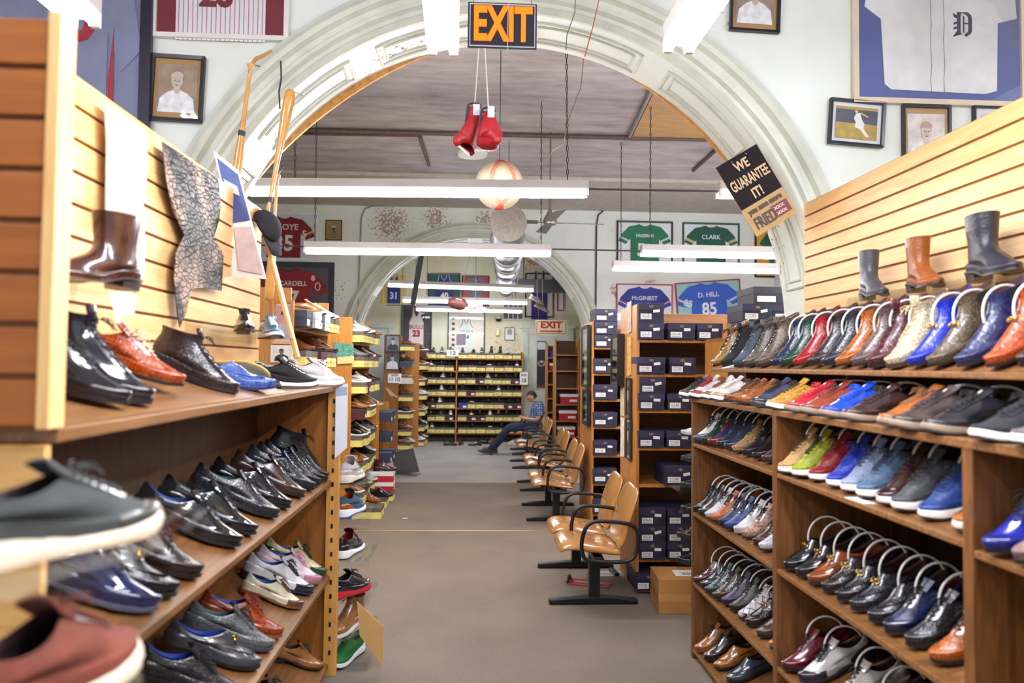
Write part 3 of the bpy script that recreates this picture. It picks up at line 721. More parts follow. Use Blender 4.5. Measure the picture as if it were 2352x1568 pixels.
shoe_row([
 (1640, 'boot', 'tan ostrich', 'b48a4d', 'croc', dict(sole='2a2220')), (1662, 'boot', 'matt black', '26262c', 'suede', RUG), (1690, 'boot', 'blue grey suede', '566270', 'suede', RUG),
 (1714, 'boot', 'grey speckled', '6d655c', 'snake', RUG), (1742, 'boot', 'brown speckled', '77685a', 'snake', dict(sole='241d1b', lace='14100f', sc=1.12)),
 (1780, 'chelsea', 'midnight blue', '26305a', 'croc'), (1800, 'chelsea', 'dark green', '1d4a3a', 'croc'), (1830, 'chelsea', 'bright red', 'b01a22', 'croc'), (1864, 'chelsea', 'black brown', '33292b', 'croc'),
 (1896, 'chelsea', 'charcoal', '2b2e38', 'croc'), (1928, 'chelsea', 'orange tan', 'b8621f', 'croc'), (1966, 'chelsea', 'taupe', '6a5552', 'croc'), (2002, 'boot', 'burgundy', '5e2230', 'croc', dict(sole='1c1416', lace='3a1a22')),
 (2045, 'boot', 'cream', 'e3d3ac', 'croc', dict(lace='cbb88e', sole='3a2a22')), (2094, 'chelsea', 'royal blue', '1230c4', 'croc', dict(bit=True)), (2141, 'chelsea', 'olive brown', '665640', 'croc', dict(bit=True)),
 (2207, 'chelsea', 'dark navy', '2c3466', 'croc'), (2276, 'chelsea', 'rust orange', 'c4531c', 'croc', dict(bit=True)), (2352, 'chelsea', 'dark plum', '33242c', 'croc')],
 DX+.165, 1.745, 27, 4.15, 'on the raised back shelf', 'boots on the raised back shelf', shp=False, gap=.10)
for r in list(SHOES)[5:]: shaper(r.matrix_world.copy() if False else Matrix(r.matrix_world), 'arched white shaper in the ' + ' '.join(r['label'].split(',')[0].split()[:9]), 1.25)
shoe_row([
 (1562, 'sneaker', 'black snake print', '3a3438', 'snake', dict(sole='dcd8d2', lace='111111')), (1584, 'sneaker', 'red and white', 'ece8e6', 'smooth', dict(two='a3182a', sole='e9e6e2', lace='a3182a')),
 (1612, 'sneaker', 'brown and white', 'efece8', 'smooth', dict(two='a05a2c', sole='e9e6e2', lace='6b3b20')), (1633, 'sneaker', 'white with beige toe', 'f2f2f2', 'smooth', dict(cap='d9bf92', sole='e9e6e2', lace='f2f2f2')),
 (1663, 'oxford', 'bronze woven', '8a5a30', 'croc', dict(lace='5a3418')), (1677, 'oxford', 'mottled orange brown', 'a85a22', 'snake', dict(lace='33221c')), (1696, 'oxford', 'cognac', 'b0642c', 'croc', dict(lace='6a3a1c')),
 (1727, 'sneaker', 'black and steel blue', '3c4660', 'smooth', dict(two='222633', sole='2a2a30')), (1764, 'sneaker', 'mustard crocodile', 'dda33c', 'croc', dict(WS, lace='3a2a1a')),
 (1806, 'sneaker', 'cherry red', 'c01a30', 'smooth', dict(TAUPE, sc=(1.14, 1.1, 1.0), lace='d03040')), (1840, 'sneaker', 'rust brown', '96402a', 'smooth', dict(TAUPE, sc=(1.14, 1.1, 1.0), lace='5a2a1e')),
 (1888, 'sneaker', 'cobalt blue', '0e48c8', 'patent', dict(TAUPE, sc=(1.14, 1.1, 1.0), lace='1e5ae0')), (1938, 'sneaker', 'chocolate brown', '3a2420', 'smooth', dict(TAUPE, sc=(1.14, 1.1, 1.0), lace='2a1a18')),
 (2022, 'sneaker', 'orange and tan', 'bc6a2c', 'smooth', dict(TAUPE, sc=(1.14, 1.1, 1.0), lace='7a4a20')), (2050, 'sneaker', 'dark taupe', '4a3c38', 'smooth', dict(TAUPE, sc=(1.14, 1.1, 1.0), lace='30262a')),
 (2124, 'sneaker', 'black padded', '22222a', 'smooth', dict(TAUPE, sc=(1.14, 1.1, 1.0), lace='15151a')), (2236, 'sneaker', 'black knit', '2c2c34', 'knit', dict(WS, sc=(1.14, 1.1, 1.0), lace='1a1a20')), (2330, 'sneaker', 'pale grey', '807478', 'knit', dict(WS, sc=(1.14, 1.1, 1.0), lace='a09498'))],
 DX-.03, 1.565, 2, 4.19, 'on top of the brown display', 'sneakers on top of the display', gap=.099, shp=False, scale=1.04)
for r, on in [(x, x['label'].startswith(('rust brown sn', 'cherry', 'chocolate', 'dark taupe', 'black padded', 'cobalt'))) for x in SHOES]:
    if on: shaper(Matrix(r.matrix_world), 'arched white shaper in the ' + ' '.join(r['label'].split(',')[0].split()[:9]), .8)
G = 'dress shoes in the open bays'
shoe_row([
 (1597, 'oxford', 'white and grey wingtip', 'e8e4e4', 'smooth', dict(two='5a5a78', shp=True)), (1615, 'oxford', 'bottle green', '123a22', 'croc'), (1631, 'oxford', 'blue and red', '22305c', 'smooth', dict(cap='8a1428')),
 (1650, 'oxford', 'slate navy', '28344c', 'smooth'), (1668, 'oxford', 'steel blue', '34405a', 'patent'), (1686, 'oxford', 'tan crocodile', 'b89262', 'croc'), (1709, 'oxford', 'black crocodile', '201e24', 'croc'),
 (1733, 'oxford', 'jet black', '161418', 'smooth'), (1755, 'oxford', 'wine and brown', '5a3a3c', 'croc')],
 DX+.045, DSH[0], SLP, 4.13, 'on the far bay top shelf', G, shp=True, gap=.09)
shoe_row([
 (1597, 'oxford', 'black brogue', '211b20', 'croc'), (1609, 'oxford', 'dark brown', '453833', 'smooth'), (1624, 'oxford', 'white ostrich', 'dde0ea', 'ostrich', dict(sole='3a3234')), (1636, 'oxford', 'orange ostrich', 'bd6022', 'ostrich'),
 (1655, 'oxford', 'navy ostrich', '232f58', 'ostrich'), (1669, 'oxford', 'denim blue', '2c468c', 'ostrich'), (1690, 'oxford', 'plain white', 'f4f4f6', 'smooth', dict(sole='8a8480')), (1708, 'oxford', 'peach snake', 'c49a84', 'snake'),
 (1734, 'oxford', 'walnut woven', '4a3028', 'croc'), (1748, 'oxford', 'white woven', 'e8e8f0', 'croc')],
 DX+.045, DSH[1], SLP, 4.13, 'on the far bay second shelf', G, shp=True, gap=.088)
shoe_row([
 (1598, 'loafer', 'oxblood', '54242a', 'smooth'), (1613, 'loafer', 'ink blue', '2a3040', 'smooth'), (1624, 'oxford', 'teal grey', '2e4048', 'croc'), (1641, 'oxford', 'dark bronze', '4a3832', 'croc'), (1662, 'oxford', 'purple', '3a2450', 'ostrich'),
 (1680, 'oxford', 'moss black', '30342f', 'snake'), (1700, 'oxford', 'white lattice', 'e4dfe4', 'lattice'), (1716, 'loafer', 'espresso woven', '2e1f20', 'croc', dict(bit=True)), (1742, 'loafer', 'brown fisherman', '5a4336', 'croc'), (1771, 'oxford', 'amber', 'c8782a', 'croc')],
 DX+.045, DSH[2], SLP, 4.13, 'on the far bay third shelf', G, shp=True, gap=.094)
shoe_row([
 (1600, 'oxford', 'caramel wingtip', 'a8672a', 'smooth', dict(sole='7a4a22')), (1620, 'oxford', 'dark chocolate', '33241f', 'smooth'), (1644, 'loafer', 'saddle tan', 'b47230', 'smooth'), (1672, 'loafer', 'blue grey', '3c4a5c', 'smooth')],
 DX+.045, DSH[3], SLP, 4.12, 'on the far bay floor shelf', G, shp=False, gap=.12, scale=1.05)
OS = dict(sole='ece6de', out='22222a')
shoe_row([
 (1795, 'sneaker', 'sand ostrich', 'd2a662', 'ostrich', dict(OS, lace='3a2a1a')), (1826, 'sneaker', 'lime yellow ostrich', 'a9b424', 'ostrich', OS), (1866, 'sneaker', 'crimson ostrich', '951a26', 'ostrich', dict(OS, lace='5a1018')),
 (1907, 'sneaker', 'electric blue ostrich', '1c3cc0', 'ostrich', dict(OS, lace='182a80')), (1940, 'sneaker', 'white and blue speckled', 'a0aed0', 'ostrich', dict(OS, lace='2a3048')), (1976, 'sneaker', 'pale blue ostrich', '5c7a9c', 'ostrich', dict(OS, lace='2a3048')),
 (2024, 'sneaker', 'mahogany', '4a2826', 'smooth', dict(OS, lace='201416')), (2058, 'sneaker', 'graphite ostrich', '55585e', 'ostrich', OS), (2120, 'sneaker', 'royal blue ostrich', '2c4c9c', 'ostrich', dict(OS, lace='182848')), (2200, 'sneaker', 'orange tan', 'c4702c', 'croc', OS)],
 DX+.04, DSH[0], SLP, 2.955, 'on the middle bay top shelf', 'sneakers in the middle bay', shp=True, gap=.094, big=1.0, scale=1.17)
shoe_row([
 (1805, 'loafer', 'glossy black', '18151a', 'smooth', dict(bit=True)), (1832, 'loafer', 'plain black', '1b181d', 'smooth', dict(bit=True)), (1860, 'loafer', 'cognac bit', '9c4e1e', 'smooth', dict(bit=True)),
 (1892, 'loafer', 'dark brown crocodile', '372c2a', 'croc', dict(bit=True)), (1924, 'loafer', 'black crocodile', '1f1e26', 'croc', dict(bit=True)), (1957, 'loafer', 'anthracite', '2b2c36', 'croc', dict(bit=True)),
 (1998, 'loafer', 'black alligator', '201f24', 'croc'), (2034, 'oxford', 'navy snake', '1b2458', 'snake', dict(cap='0c1440', bit=False)), (2082, 'oxford', 'black scaled', '26262c', 'croc'), (2138, 'oxford', 'orange', 'cc6a1e', 'croc')],
 DX+.04, DSH[1], SLP, 2.955, 'on the middle bay second shelf', 'loafers in the middle bay', shp=True, gap=.098, big=1.15)
shoe_row([
 (1799, 'oxford', 'ruby red', '6d1220', 'smooth', dict(lace='4a0c16')), (1838, 'oxford', 'white spectator', 'f0eeec', 'smooth', dict(two='2a2630', sole='2a2630')), (1905, 'oxford', 'off-white', 'e6e0d8', 'smooth', dict(lace='1c1a1c', sole='b0a494')),
 (1960, 'oxford', 'navy black', '1a1a26', 'patent'), (2030, 'oxford', 'mid brown', '5a3a28', 'smooth')],
 DX+.04, DSH[2], SLP, 2.95, 'on the middle bay third shelf', G, shp=True, gap=.115, big=1.1)
shoe_row([(2266, 'oxford', 'bright navy', '2430a0', 'patent', dict(cap='1c2890')), (2334, 'oxford', 'pink brown snake', 'a08078', 'snake')],
 DX+.04, 1.275, SLP, 1.72, 'in the front bay', G, gap=.1)
for lb_, ya, yb in (('far', 3.02, 3.72), ('near', 2.32, 3.0)):
    t = thing('acrylic_ledge', 'clear ledge on the slatted wall under the %s' % ('grey and tan boots' if lb_ == 'far' else 'navy black boot'), 'shelf', (1.92, (ya+yb)/2, 2.088), group='clear acrylic ledges on the boot wall')
    MB().box(-.12, .105, -(yb-ya)/2, (yb-ya)/2, -.005, 0).obj('ledge_plate', ACRYL, t); MB().box(.105, .109, -(yb-ya)/2, (yb-ya)/2, -.03, .05).obj('back_flange', ACRYL, t)
for px, cn, col, tx, sc in ((2030, 'grey', '55555c', 'ostrich', (1.02, 1, .90)), (2158, 'tan ostrich', 'a45a22', 'ostrich', (1.04, 1, .88)), (2340, 'navy black', '2c2c3a', 'ostrich', (1.2, 1.1, .96))):
    a = at_x(px, 680, 1.85); shoe('tallboot', pose((1.85, a.y, 2.09), -104, 0, .29*sc[0]), '%s tall boot on a clear ledge against the slatted wall' % cn, col, tx, scale=sc, group='boots on the slatted wall ledges', sole='1c1a1c')
p = at_z(1975, 1149, DSH[0]+.001); pc = MB().box(-.025, .025, -.06, .06, 0, .0015).obj('price_card', WHITEP, loc=(DX+.03, p.y, DSH[0]+.0005), rot=(0, 0, .05)); setp(pc, 'small white price card lying on the shelf edge below the ostrich sneakers', 'card')
# ------------------------------------------------------------------ left display: counter, sloping shelves, slatted walls
LX0, LX, LY0, LY1 = -1.25, -.81, 1.36, 4.05
lt = thing('shoe_display', 'tall wooden shoe counter with sloping shelves under the slatted wall of hanging skins', 'shelving', (LX, 2.7, 0))
def lpart(nm, a, b, c, d, e, f, m_=OAKX): return MB().box(a-LX, b-LX, c-2.7, d-2.7, e, f).obj(nm, m_, lt, bevel=.003)
LIGHTW = wood('cf9a54', 'e2b673', 'X', 4, .4)
lpart('counter_top', LX0, LX+.01, LY0+.02, LY1+.02, 1.592, 1.62, wood('6a4625', '87603a', 'Y', 4, .4))
lpart('end_panel', LX0, LX, LY0-.0, LY0+.022, 0, 1.59, LIGHTW); lpart('end_panel', LX0, LX-.02, LY1-.02, LY1, 0, 1.59, wood('7c4a1c', '965f2a', 'Z', 4, .4))
lpart('back_panel', LX0, LX0+.015, LY0+.02, LY1-.02, 0, 1.59, wood('432a14', '5c3c1f', 'Z', 3, .5))
po = lpart('slotted_post', LX-.03, LX+.04, LY1-.045, LY1+.0, 0, 1.59, wood('b5803c', 'cf9a52', 'Z', 4, .4))
b = MB()
for i in range(19): b.box(LX+.0-LX, LX+.012-LX, LY1-.049-2.7, LY1-.044-2.7, .12+.078*i, .145+.078*i)
b.obj('slot_holes', BLACKP, po); po.children[0]['kind'] = 'stuff'
LROW = [1.085, .555, .065]
for z in LROW:
    h = .40*math.tan(math.radians(26)); vs = []
    for y in (LY0+.025-2.7, LY1-.022-2.7): vs += [(.0, y, z), (-.40, y, z+h), (-.40, y, z+h-.015), (0, y, z-.02)]
    MB().add(vs, [(0, 1, 2, 3), (7, 6, 5, 4), (0, 4, 5, 1), (1, 5, 6, 2), (2, 6, 7, 3), (3, 7, 4, 0)]).obj('sloping_shelf', wood('5c3b1c', '7e532b', 'Y', 4, .4), lt)
vs = []
for y in (LY0+.03-2.7, 3.2-2.7): vs += [(-.06, y, 1.621), (-.36, y, 1.621+.30*math.tan(math.radians(18))), (-.36, y, 1.61+.30*math.tan(math.radians(18))), (-.04, y, 1.62)]
MB().add(vs, [(0, 1, 2, 3), (7, 6, 5, 4), (0, 4, 5, 1), (1, 5, 6, 2), (2, 6, 7, 3), (3, 7, 4, 0)]).obj('sloping_riser', wood('6a4625', '87603a', 'Y', 4, .4), lt)
slatwall('honey coloured slatted wall panel with hanging snake and crocodile skins', LX0, 1.40, LY1+.02, 1.625, 2.64, 10, 1)
pt = thing('slatwall_panel', 'narrow amber slatted end panel facing the aisle beside the counter of black shoes', 'slatwall', (-1.04, 1.35, 1.622))
hh = (2.40-1.622)/8; b = MB()
for i in range(8): b.box(-.24, .225, -.012, .01, i*hh+.006, (i+1)*hh-.006)
b.obj('slats', wood('8f4c10', 'a35c1a', 'X', 3, .4), pt, bevel=.002); MB().box(-.24, .225, .0, .012, 0, 8*hh).obj('groove_backing', SLATDARK, pt)
MB().box(.226, .25, -.016, .035, 0, 8*hh+.01).obj('edge_strip', wood('dfae6a', 'ecc384', 'Z', 4, .4), pt, bevel=.002)
LG = 'shoes on the sloping shelves'
def lrow(rows, z, phrase, group, yaw=28, pitch=23.5, gap=.098, X=LX-.02, ymax=3.95, zoff=.011, sc=1.28, fy=None):
    prev = ymax+gap
    for i, (px, kind, cname, col, tex, *o) in enumerate(rows):
        o = dict(o[0]) if o else {}; Y0 = y_for(px, X); Y = min(Y0, prev-gap); prev = Y; k = o.pop('sc', sc); yy = o.pop('yaw', 0); dz = o.pop('dz', 0); pp = o.pop('pitch', pitch); xx = o.pop('dx', 0)
        nb = rows[i+1][2] if i+1 < len(rows) else rows[i-1][2]
        lab = '%s %s %s, beside the %s one' % (cname, KW[kind], phrase, nb)
        if len(lab.replace(',', ' ').split()) > 16: lab = '%s %s %s' % (cname, KW[kind], phrase)
        shoe(kind, pose((X+xx, Y, z+zoff+dz), yaw+yy+random.uniform(-1.5, 1.5), pp, SPEC[kind][0]*k), lab, col, tex, group=group, scale=(k, 1+(k-1)*.55, k*.97), **o)
BL = dict(lining='1240a0'); TL = dict(lining='3a5a60')
lrow([(768, 'boot', 'black crocodile', '1d1e26', 'croc'), (752, 'oxford', 'jet black', '181a22', 'croc', BL), (738, 'oxford', 'glossy charcoal', '23262e', 'croc'), (722, 'oxford', 'steel black', '2c3442', 'croc', BL),
      (700, 'oxford', 'chestnut', '452c2a', 'smooth', TL), (668, 'oxford', 'patent black', '1a1c26', 'patent', dict(bit=True)), (640, 'oxford', 'grey black scaled', '2b2e38', 'croc', TL),
      (590, 'oxford', 'black alligator', '191a20', 'patent', TL), (555, 'oxford', 'near black', '1e1618', 'patent', dict(bit=True, **BL)), (465, 'oxford', 'dark coffee', '2e1d18', 'croc', dict(sole='1a1210')), (410, 'loafer', 'black hornback', '17171d', 'croc', dict(bit=True)),
      (368, 'oxford', 'patent navy', '1a2250', 'patent', dict(BL, sole='4a4a5a'))], LROW[0], 'on the counter first slope', LG)
SP = dict(lining='123a90')
lrow([(752, 'oxford', 'green and cream', 'd8d0a4', 'smooth', dict(SP, two='1e4a30', sole='4a3420')), (740, 'oxford', 'pink and white', 'f0dfe6', 'smooth', dict(SP, cap='d996b4', lace='d080a0', sole='8a5a3a')), (724, 'oxford', 'navy and white', 'eceaf0', 'smooth', dict(SP, cap='1d2236', sole='1d2236', lace='15151f')),
      (702, 'oxford', 'brown and cream', 'e6dcc0', 'smooth', dict(SP, cap='6f4a33', sole='6a4028', lace='4a2e1e', sc=1.05)), (655, 'oxford', 'orange crocodile', 'a63e16', 'croc', dict(BL, sole='7a4a20', lace='7a2a10')), (635, 'oxford', 'pewter', '6c7274', 'croc', dict(TL, sole='3a3a3e')),
      (606, 'loafer', 'pewter black', '4a4e56', 'smooth', dict(BL, bit=True)), (560, 'oxford', 'black alligator', '262830', 'croc', dict(BL)), (440, 'oxford', 'burnt orange', '9a4416', 'patent', dict(lining='8a8a60')), (400, 'loafer', 'vivid blue', '16329a', 'smooth')], LROW[1], 'on the counter second slope', LG, gap=.1)
lrow([(750, 'oxford', 'tan brogue', 'a97040', 'smooth', dict(sole='2a1c14', sc=1.05)), (700, 'oxford', 'tobacco', '5a3a26', 'suede'), (655, 'loafer', 'cocoa', '4a3024', 'smooth')], LROW[2], 'on the counter lowest slope', LG, gap=.115)
lrow([(290, 'oxford', 'black', '15151d', 'patent', dict(sc=1.2)), (345, 'boot', 'blue black', '1b1d2b', 'patent', dict(sc=1.2)), (452, 'oxford', 'fiery orange', 'b34a18', 'croc', dict(dx=-.05, dz=.03, lace='d8c0a0')), (556, 'boot', 'dark mahogany', '33262a', 'croc', dict(sc=1.1, dx=-.02))],
     1.622, 'on the counter top', 'shoes on the counter top', X=LX-.06, pitch=18, yaw=14, gap=-9, ymax=9)
shoe('loafer', pose((LX-.02, 2.92, 1.634), 14, 3, .298*1.3), 'woven sky blue loafer resting on the edge of the counter', '4c6cc0', 'croc', scale=(1.3, 1.2, 1.25), lining='0e1a50', sole='15204a')
shoe('sneaker', pose((LX-.03, 3.72, 1.627), 30, 2, .36), 'black sneaker with pale sole on the counter end', '1b1b20', 'knit', scale=(1.2, 1.1, 1.15), sole='ded8cc', out='20202a')
shoe('sneaker', pose((LX+.05, 4.02, 1.627), 30, 2, .36), 'pure white sneaker at the very corner of the counter', 'f6f6f6', 'suede', scale=(1.2, 1.1, 1.2), sole='f6f6f6', lace='fafafa', out='7a5a44')
shoe('sneaker', pose((LX-.10, 4.03, 1.627), 34, 2, .36), 'pure white sneaker tucked behind its twin on the counter', 'f6f6f6', 'suede', scale=(1.2, 1.1, 1.2), sole='f6f6f6', lace='fafafa', out='7a5a44')
# upturned shoe
mw = Matrix.Translation((LX-.10, 3.12, 1.685)) @ Euler((math.radians(118), math.radians(8), math.radians(22))).to_matrix().to_4x4() @ Matrix.Translation((-.39, 0, -.03))
shoe('oxford', mw, 'dark shoe tipped on its side on the counter, tan stitched sole showing', '5a544c', 'suede', sole='d2a650', heel='40382f', scale=(1.3, 1.1, 1.15))
def ledge(label, x0, x1, y0, y1, z, lip=None, wallx=None):
    t = thing('acrylic_ledge', label, 'shelf', ((x0+x1)/2, (y0+y1)/2, z), group='clear acrylic shoe ledges'); a, c = (x1-x0)/2, (y1-y0)/2
    MB().box(-a, a, -c, c, -.005, 0).obj('ledge_plate', ACRYL, t)
    if lip == 'x-': MB().box(-a-.004, -a, -c, c, -.03, .05).obj('back_flange', ACRYL, t)
    if lip == 'x+': MB().box(a, a+.004, -c, c, -.03, .05).obj('back_flange', ACRYL, t)
    if lip == 'y-': MB().box(-a, a, -c-.004, -c, -.03, .05).obj('back_flange', ACRYL, t)
    if lip == 'y+': MB().box(-a, a, c, c+.004, -.03, .05).obj('back_flange', ACRYL, t)
    return t
ledge('clear ledge on the slatted wall carrying the brown western boot', -1.228, -.97, 1.72, 2.2, 1.955, 'x-')
shoe('tallboot', pose((-1.09, 1.79, 1.957), -105, 0, .29*1.12), 'brown western boot on a clear ledge in front of the white snakeskin', '4c2a20', 'smooth', scale=(1.12, 1.05, .8), sole='2e2220', heel='2e2220')
ledge('clear ledge on the slatted wall above the tipped shoe', -1.228, -1.0, 3.0, 3.95, 1.885, 'x-')
shoe('oxford', pose((-1.03, 3.15, 1.887), -70, 0), 'black lace-up on the clear ledge, beside the turquoise sneaker', '201f25', 'smooth', lining='15151a')
shoe('sneaker', pose((-1.05, 3.72, 1.887), -60, 0), 'bright turquoise sneaker on the clear ledge near the bats', '2a86b8', 'smooth', sole='e8eef2', lace='d0e4f0')
shoe('sneaker', pose((LX-.18, 3.52, 1.623), -40, 0), 'black mesh sneaker on the counter below the turquoise one', '1c1c22', 'knit', sole='2a2a30')
# near ledges with the two big out-of-focus shoes
ledge('clear ledge on the near end panel carrying the grey shoe', -.70, -.47, .84, 1.352, 1.478, 'y+')
shoe('sneaker', pose((-.545, 1.165, 1.482), 64, 0), 'large grey shoe with thick cream sole close to the camera', '454a48', 'suede', scale=(1.1, 1.1, 1.02), sole='e2d4bc', out='c8b498', cap='4c504c', lining='241c1e', lace='2c2c2c')
shoe_big = SHOES[-1]
ledge('clear ledge on the near end panel carrying the reddish brown shoe', -.66, -.49, .82, 1.352, 1.28, 'y+')
shoe('sneaker', pose((-.56, 1.13, 1.282), 82, 0), 'large reddish brown shoe with cream sole below the grey one', '84402e', 'suede', sole='ecd9c0', lining='2a1a1c', lace='6a3428', out='d8c4a8', scale=(1.1, 1.15, 1.2))
# ledges at the far end of the counter: heels towards us
ES = [('white and olive', 1108, 'e4e4e2', 'smooth', dict(sole='ded2c4', lining='b0b0b0', lace='f0f0f0'), 'sneaker', 84), ('blue and orange', 1186, '35607e', 'suede', dict(sole='e6eaf2', lining='b55a24', out='1a3aa0', two='b55a24'), 'sneaker', 78), ('black and red', 1280, '1f1d24', 'smooth', dict(sole='f0f0f2', lining='a0202c', lace='a0202c'), 'sneaker', 80),
      ('black with red sole', 1376, '1c1e28', 'smooth', dict(sole='b01a28', lining='202028', out='8a1420'), 'sneaker', 55), ('tan leather', 1460, '9a6a34', 'smooth', dict(sole='e8e4e0', lining='4a3020', lace='6a4420'), 'boot', -118), ('bright green', 1530, '1f7a34', 'knit', dict(sole='e6e6ea', lace='1a5a28', lining='103a1a'), 'sneaker', -112), ('white with dots', 1602, 'ececf0', 'ostrich', dict(sole='e6e6ea'), 'sneaker', -112)]
for nm, py, col, tex, o, kd, yw in ES:
    z = at_y(800, py, 4.12).z
    ledge('clear ledge at the counter end under the %s sneaker' % nm, LX-.05, -.60, 4.062, 4.46, z-.003, 'y-')
    c = Vector((-.745, 4.23, z)); R = Matrix.Rotation(math.radians(yw), 4, 'Z')
    shoe(kd, Matrix.Translation(c) @ R @ Matrix.Translation((-.15, 0, 0)), '%s sneaker on its own clear ledge at the counter end' % nm, col, tex, group='sneakers on ledges at the counter end', scale=(1.05, 1.15, 1.15), **o)
# hanging skins, sheet and price tag
def hide_mat():
    m, nt, b = base_mat('crocodile_hide'); tc = N(nt, 'ShaderNodeTexCoord'); mp = N(nt, 'ShaderNodeMapping'); mp.inputs['Scale'].default_value = (1, 1, 2.2); nt.links.new(tc.outputs['Object'], mp.inputs['Vector'])
    v = N(nt, 'ShaderNodeTexVoronoi'); v.feature = 'DISTANCE_TO_EDGE'; v.inputs['Scale'].default_value = 22; nt.links.new(mp.outputs['Vector'], v.inputs['Vector'])
    nz = N(nt, 'ShaderNodeTexNoise'); nz.inputs['Scale'].default_value = 5; nz.inputs['Detail'].default_value = 5; nt.links.new(tc.outputs['Object'], nz.inputs['Vector'])
    r = N(nt, 'ShaderNodeValToRGB'); e = r.color_ramp.elements; e[0].position = .46; e[0].color = lin('1b1718'); e[1].position = .62; e[1].color = lin('9a7f6c'); nt.links.new(nz.outputs['Fac'], r.inputs['Fac'])
    r2 = N(nt, 'ShaderNodeValToRGB'); e = r2.color_ramp.elements; e[0].position = .0; e[0].color = (.12, .12, .12, 1); e[1].position = .12; e[1].color = (1, 1, 1, 1); nt.links.new(v.outputs['Distance'], r2.inputs['Fac'])
    mx = N(nt, 'ShaderNodeMix', data_type='RGBA', blend_type='MULTIPLY'); mx.inputs['Factor'].default_value = 1; nt.links.new(r.outputs['Color'], mx.inputs['A']); nt.links.new(r2.outputs['Color'], mx.inputs['B']); nt.links.new(mx.outputs['Result'], b.inputs['Base Color']); b.inputs['Roughness'].default_value = .5
    bp = N(nt, 'ShaderNodeBump'); bp.inputs['Strength'].default_value = .6; bp.inputs['Distance'].default_value = .006; nt.links.new(r2.outputs['Color'], bp.inputs['Height']); nt.links.new(bp.outputs['Normal'], b.inputs['Normal']); return m
def skin(name, label, pts, X, mat, cat='hide', th=.004, wav=.008):
    P3 = [at_x(px, py, X) for px, py in pts]; o = P3[0].copy(); n = len(P3)
    vs = [(p-o)[:] for p in P3]; b = MB(); vv = [(v[0]+wav*math.sin(v[2]*31), v[1], v[2]) for v in vs]; v2 = [(x+th, y, z) for x, y, z in vv]
    b.add(vv+v2, [tuple(range(n)), tuple(range(2*n-1, n-1, -1))]+[(i, i+n, (i+1) % n+n, (i+1) % n) for i in range(n)])
    ob = b.obj(name, mat); ob.location = o; return setp(ob, label, cat)
SNAKE = leather('ded2c4', 'snake', .5)
skin('snakeskin', 'pale snakeskin strip hanging down the slatted wall behind the western boot', [(238, 232), (335, 302), (337, 380), (330, 470), (333, 560), (326, 640), (290, 636), (292, 560), (240, 520), (244, 420), (240, 330)], -1.218, plain('c6bcae', .7, var=.22, vscale=30, bump=.4, bscale=80), wav=.004)
skin('crocodile_skin', 'ragged dark crocodile skin hanging down the slatted wall', [(371, 325), (412, 352), (455, 382), (498, 408), (505, 470), (500, 505), (492, 545), (510, 585), (508, 668), (470, 660), (440, 662), (430, 690), (428, 720), (412, 752), (404, 700), (398, 640), (402, 580), (420, 540), (398, 480), (378, 420)], -1.214, hide_mat(), wav=.006)
tg = skin('price_tag', 'crumpled cream price tag hanging under the western boot ledge', [(250, 672), (312, 668), (310, 722), (285, 724), (272, 745), (262, 708)], -.995, plain('e0d8b4', .6), 'tag', .001, .003)
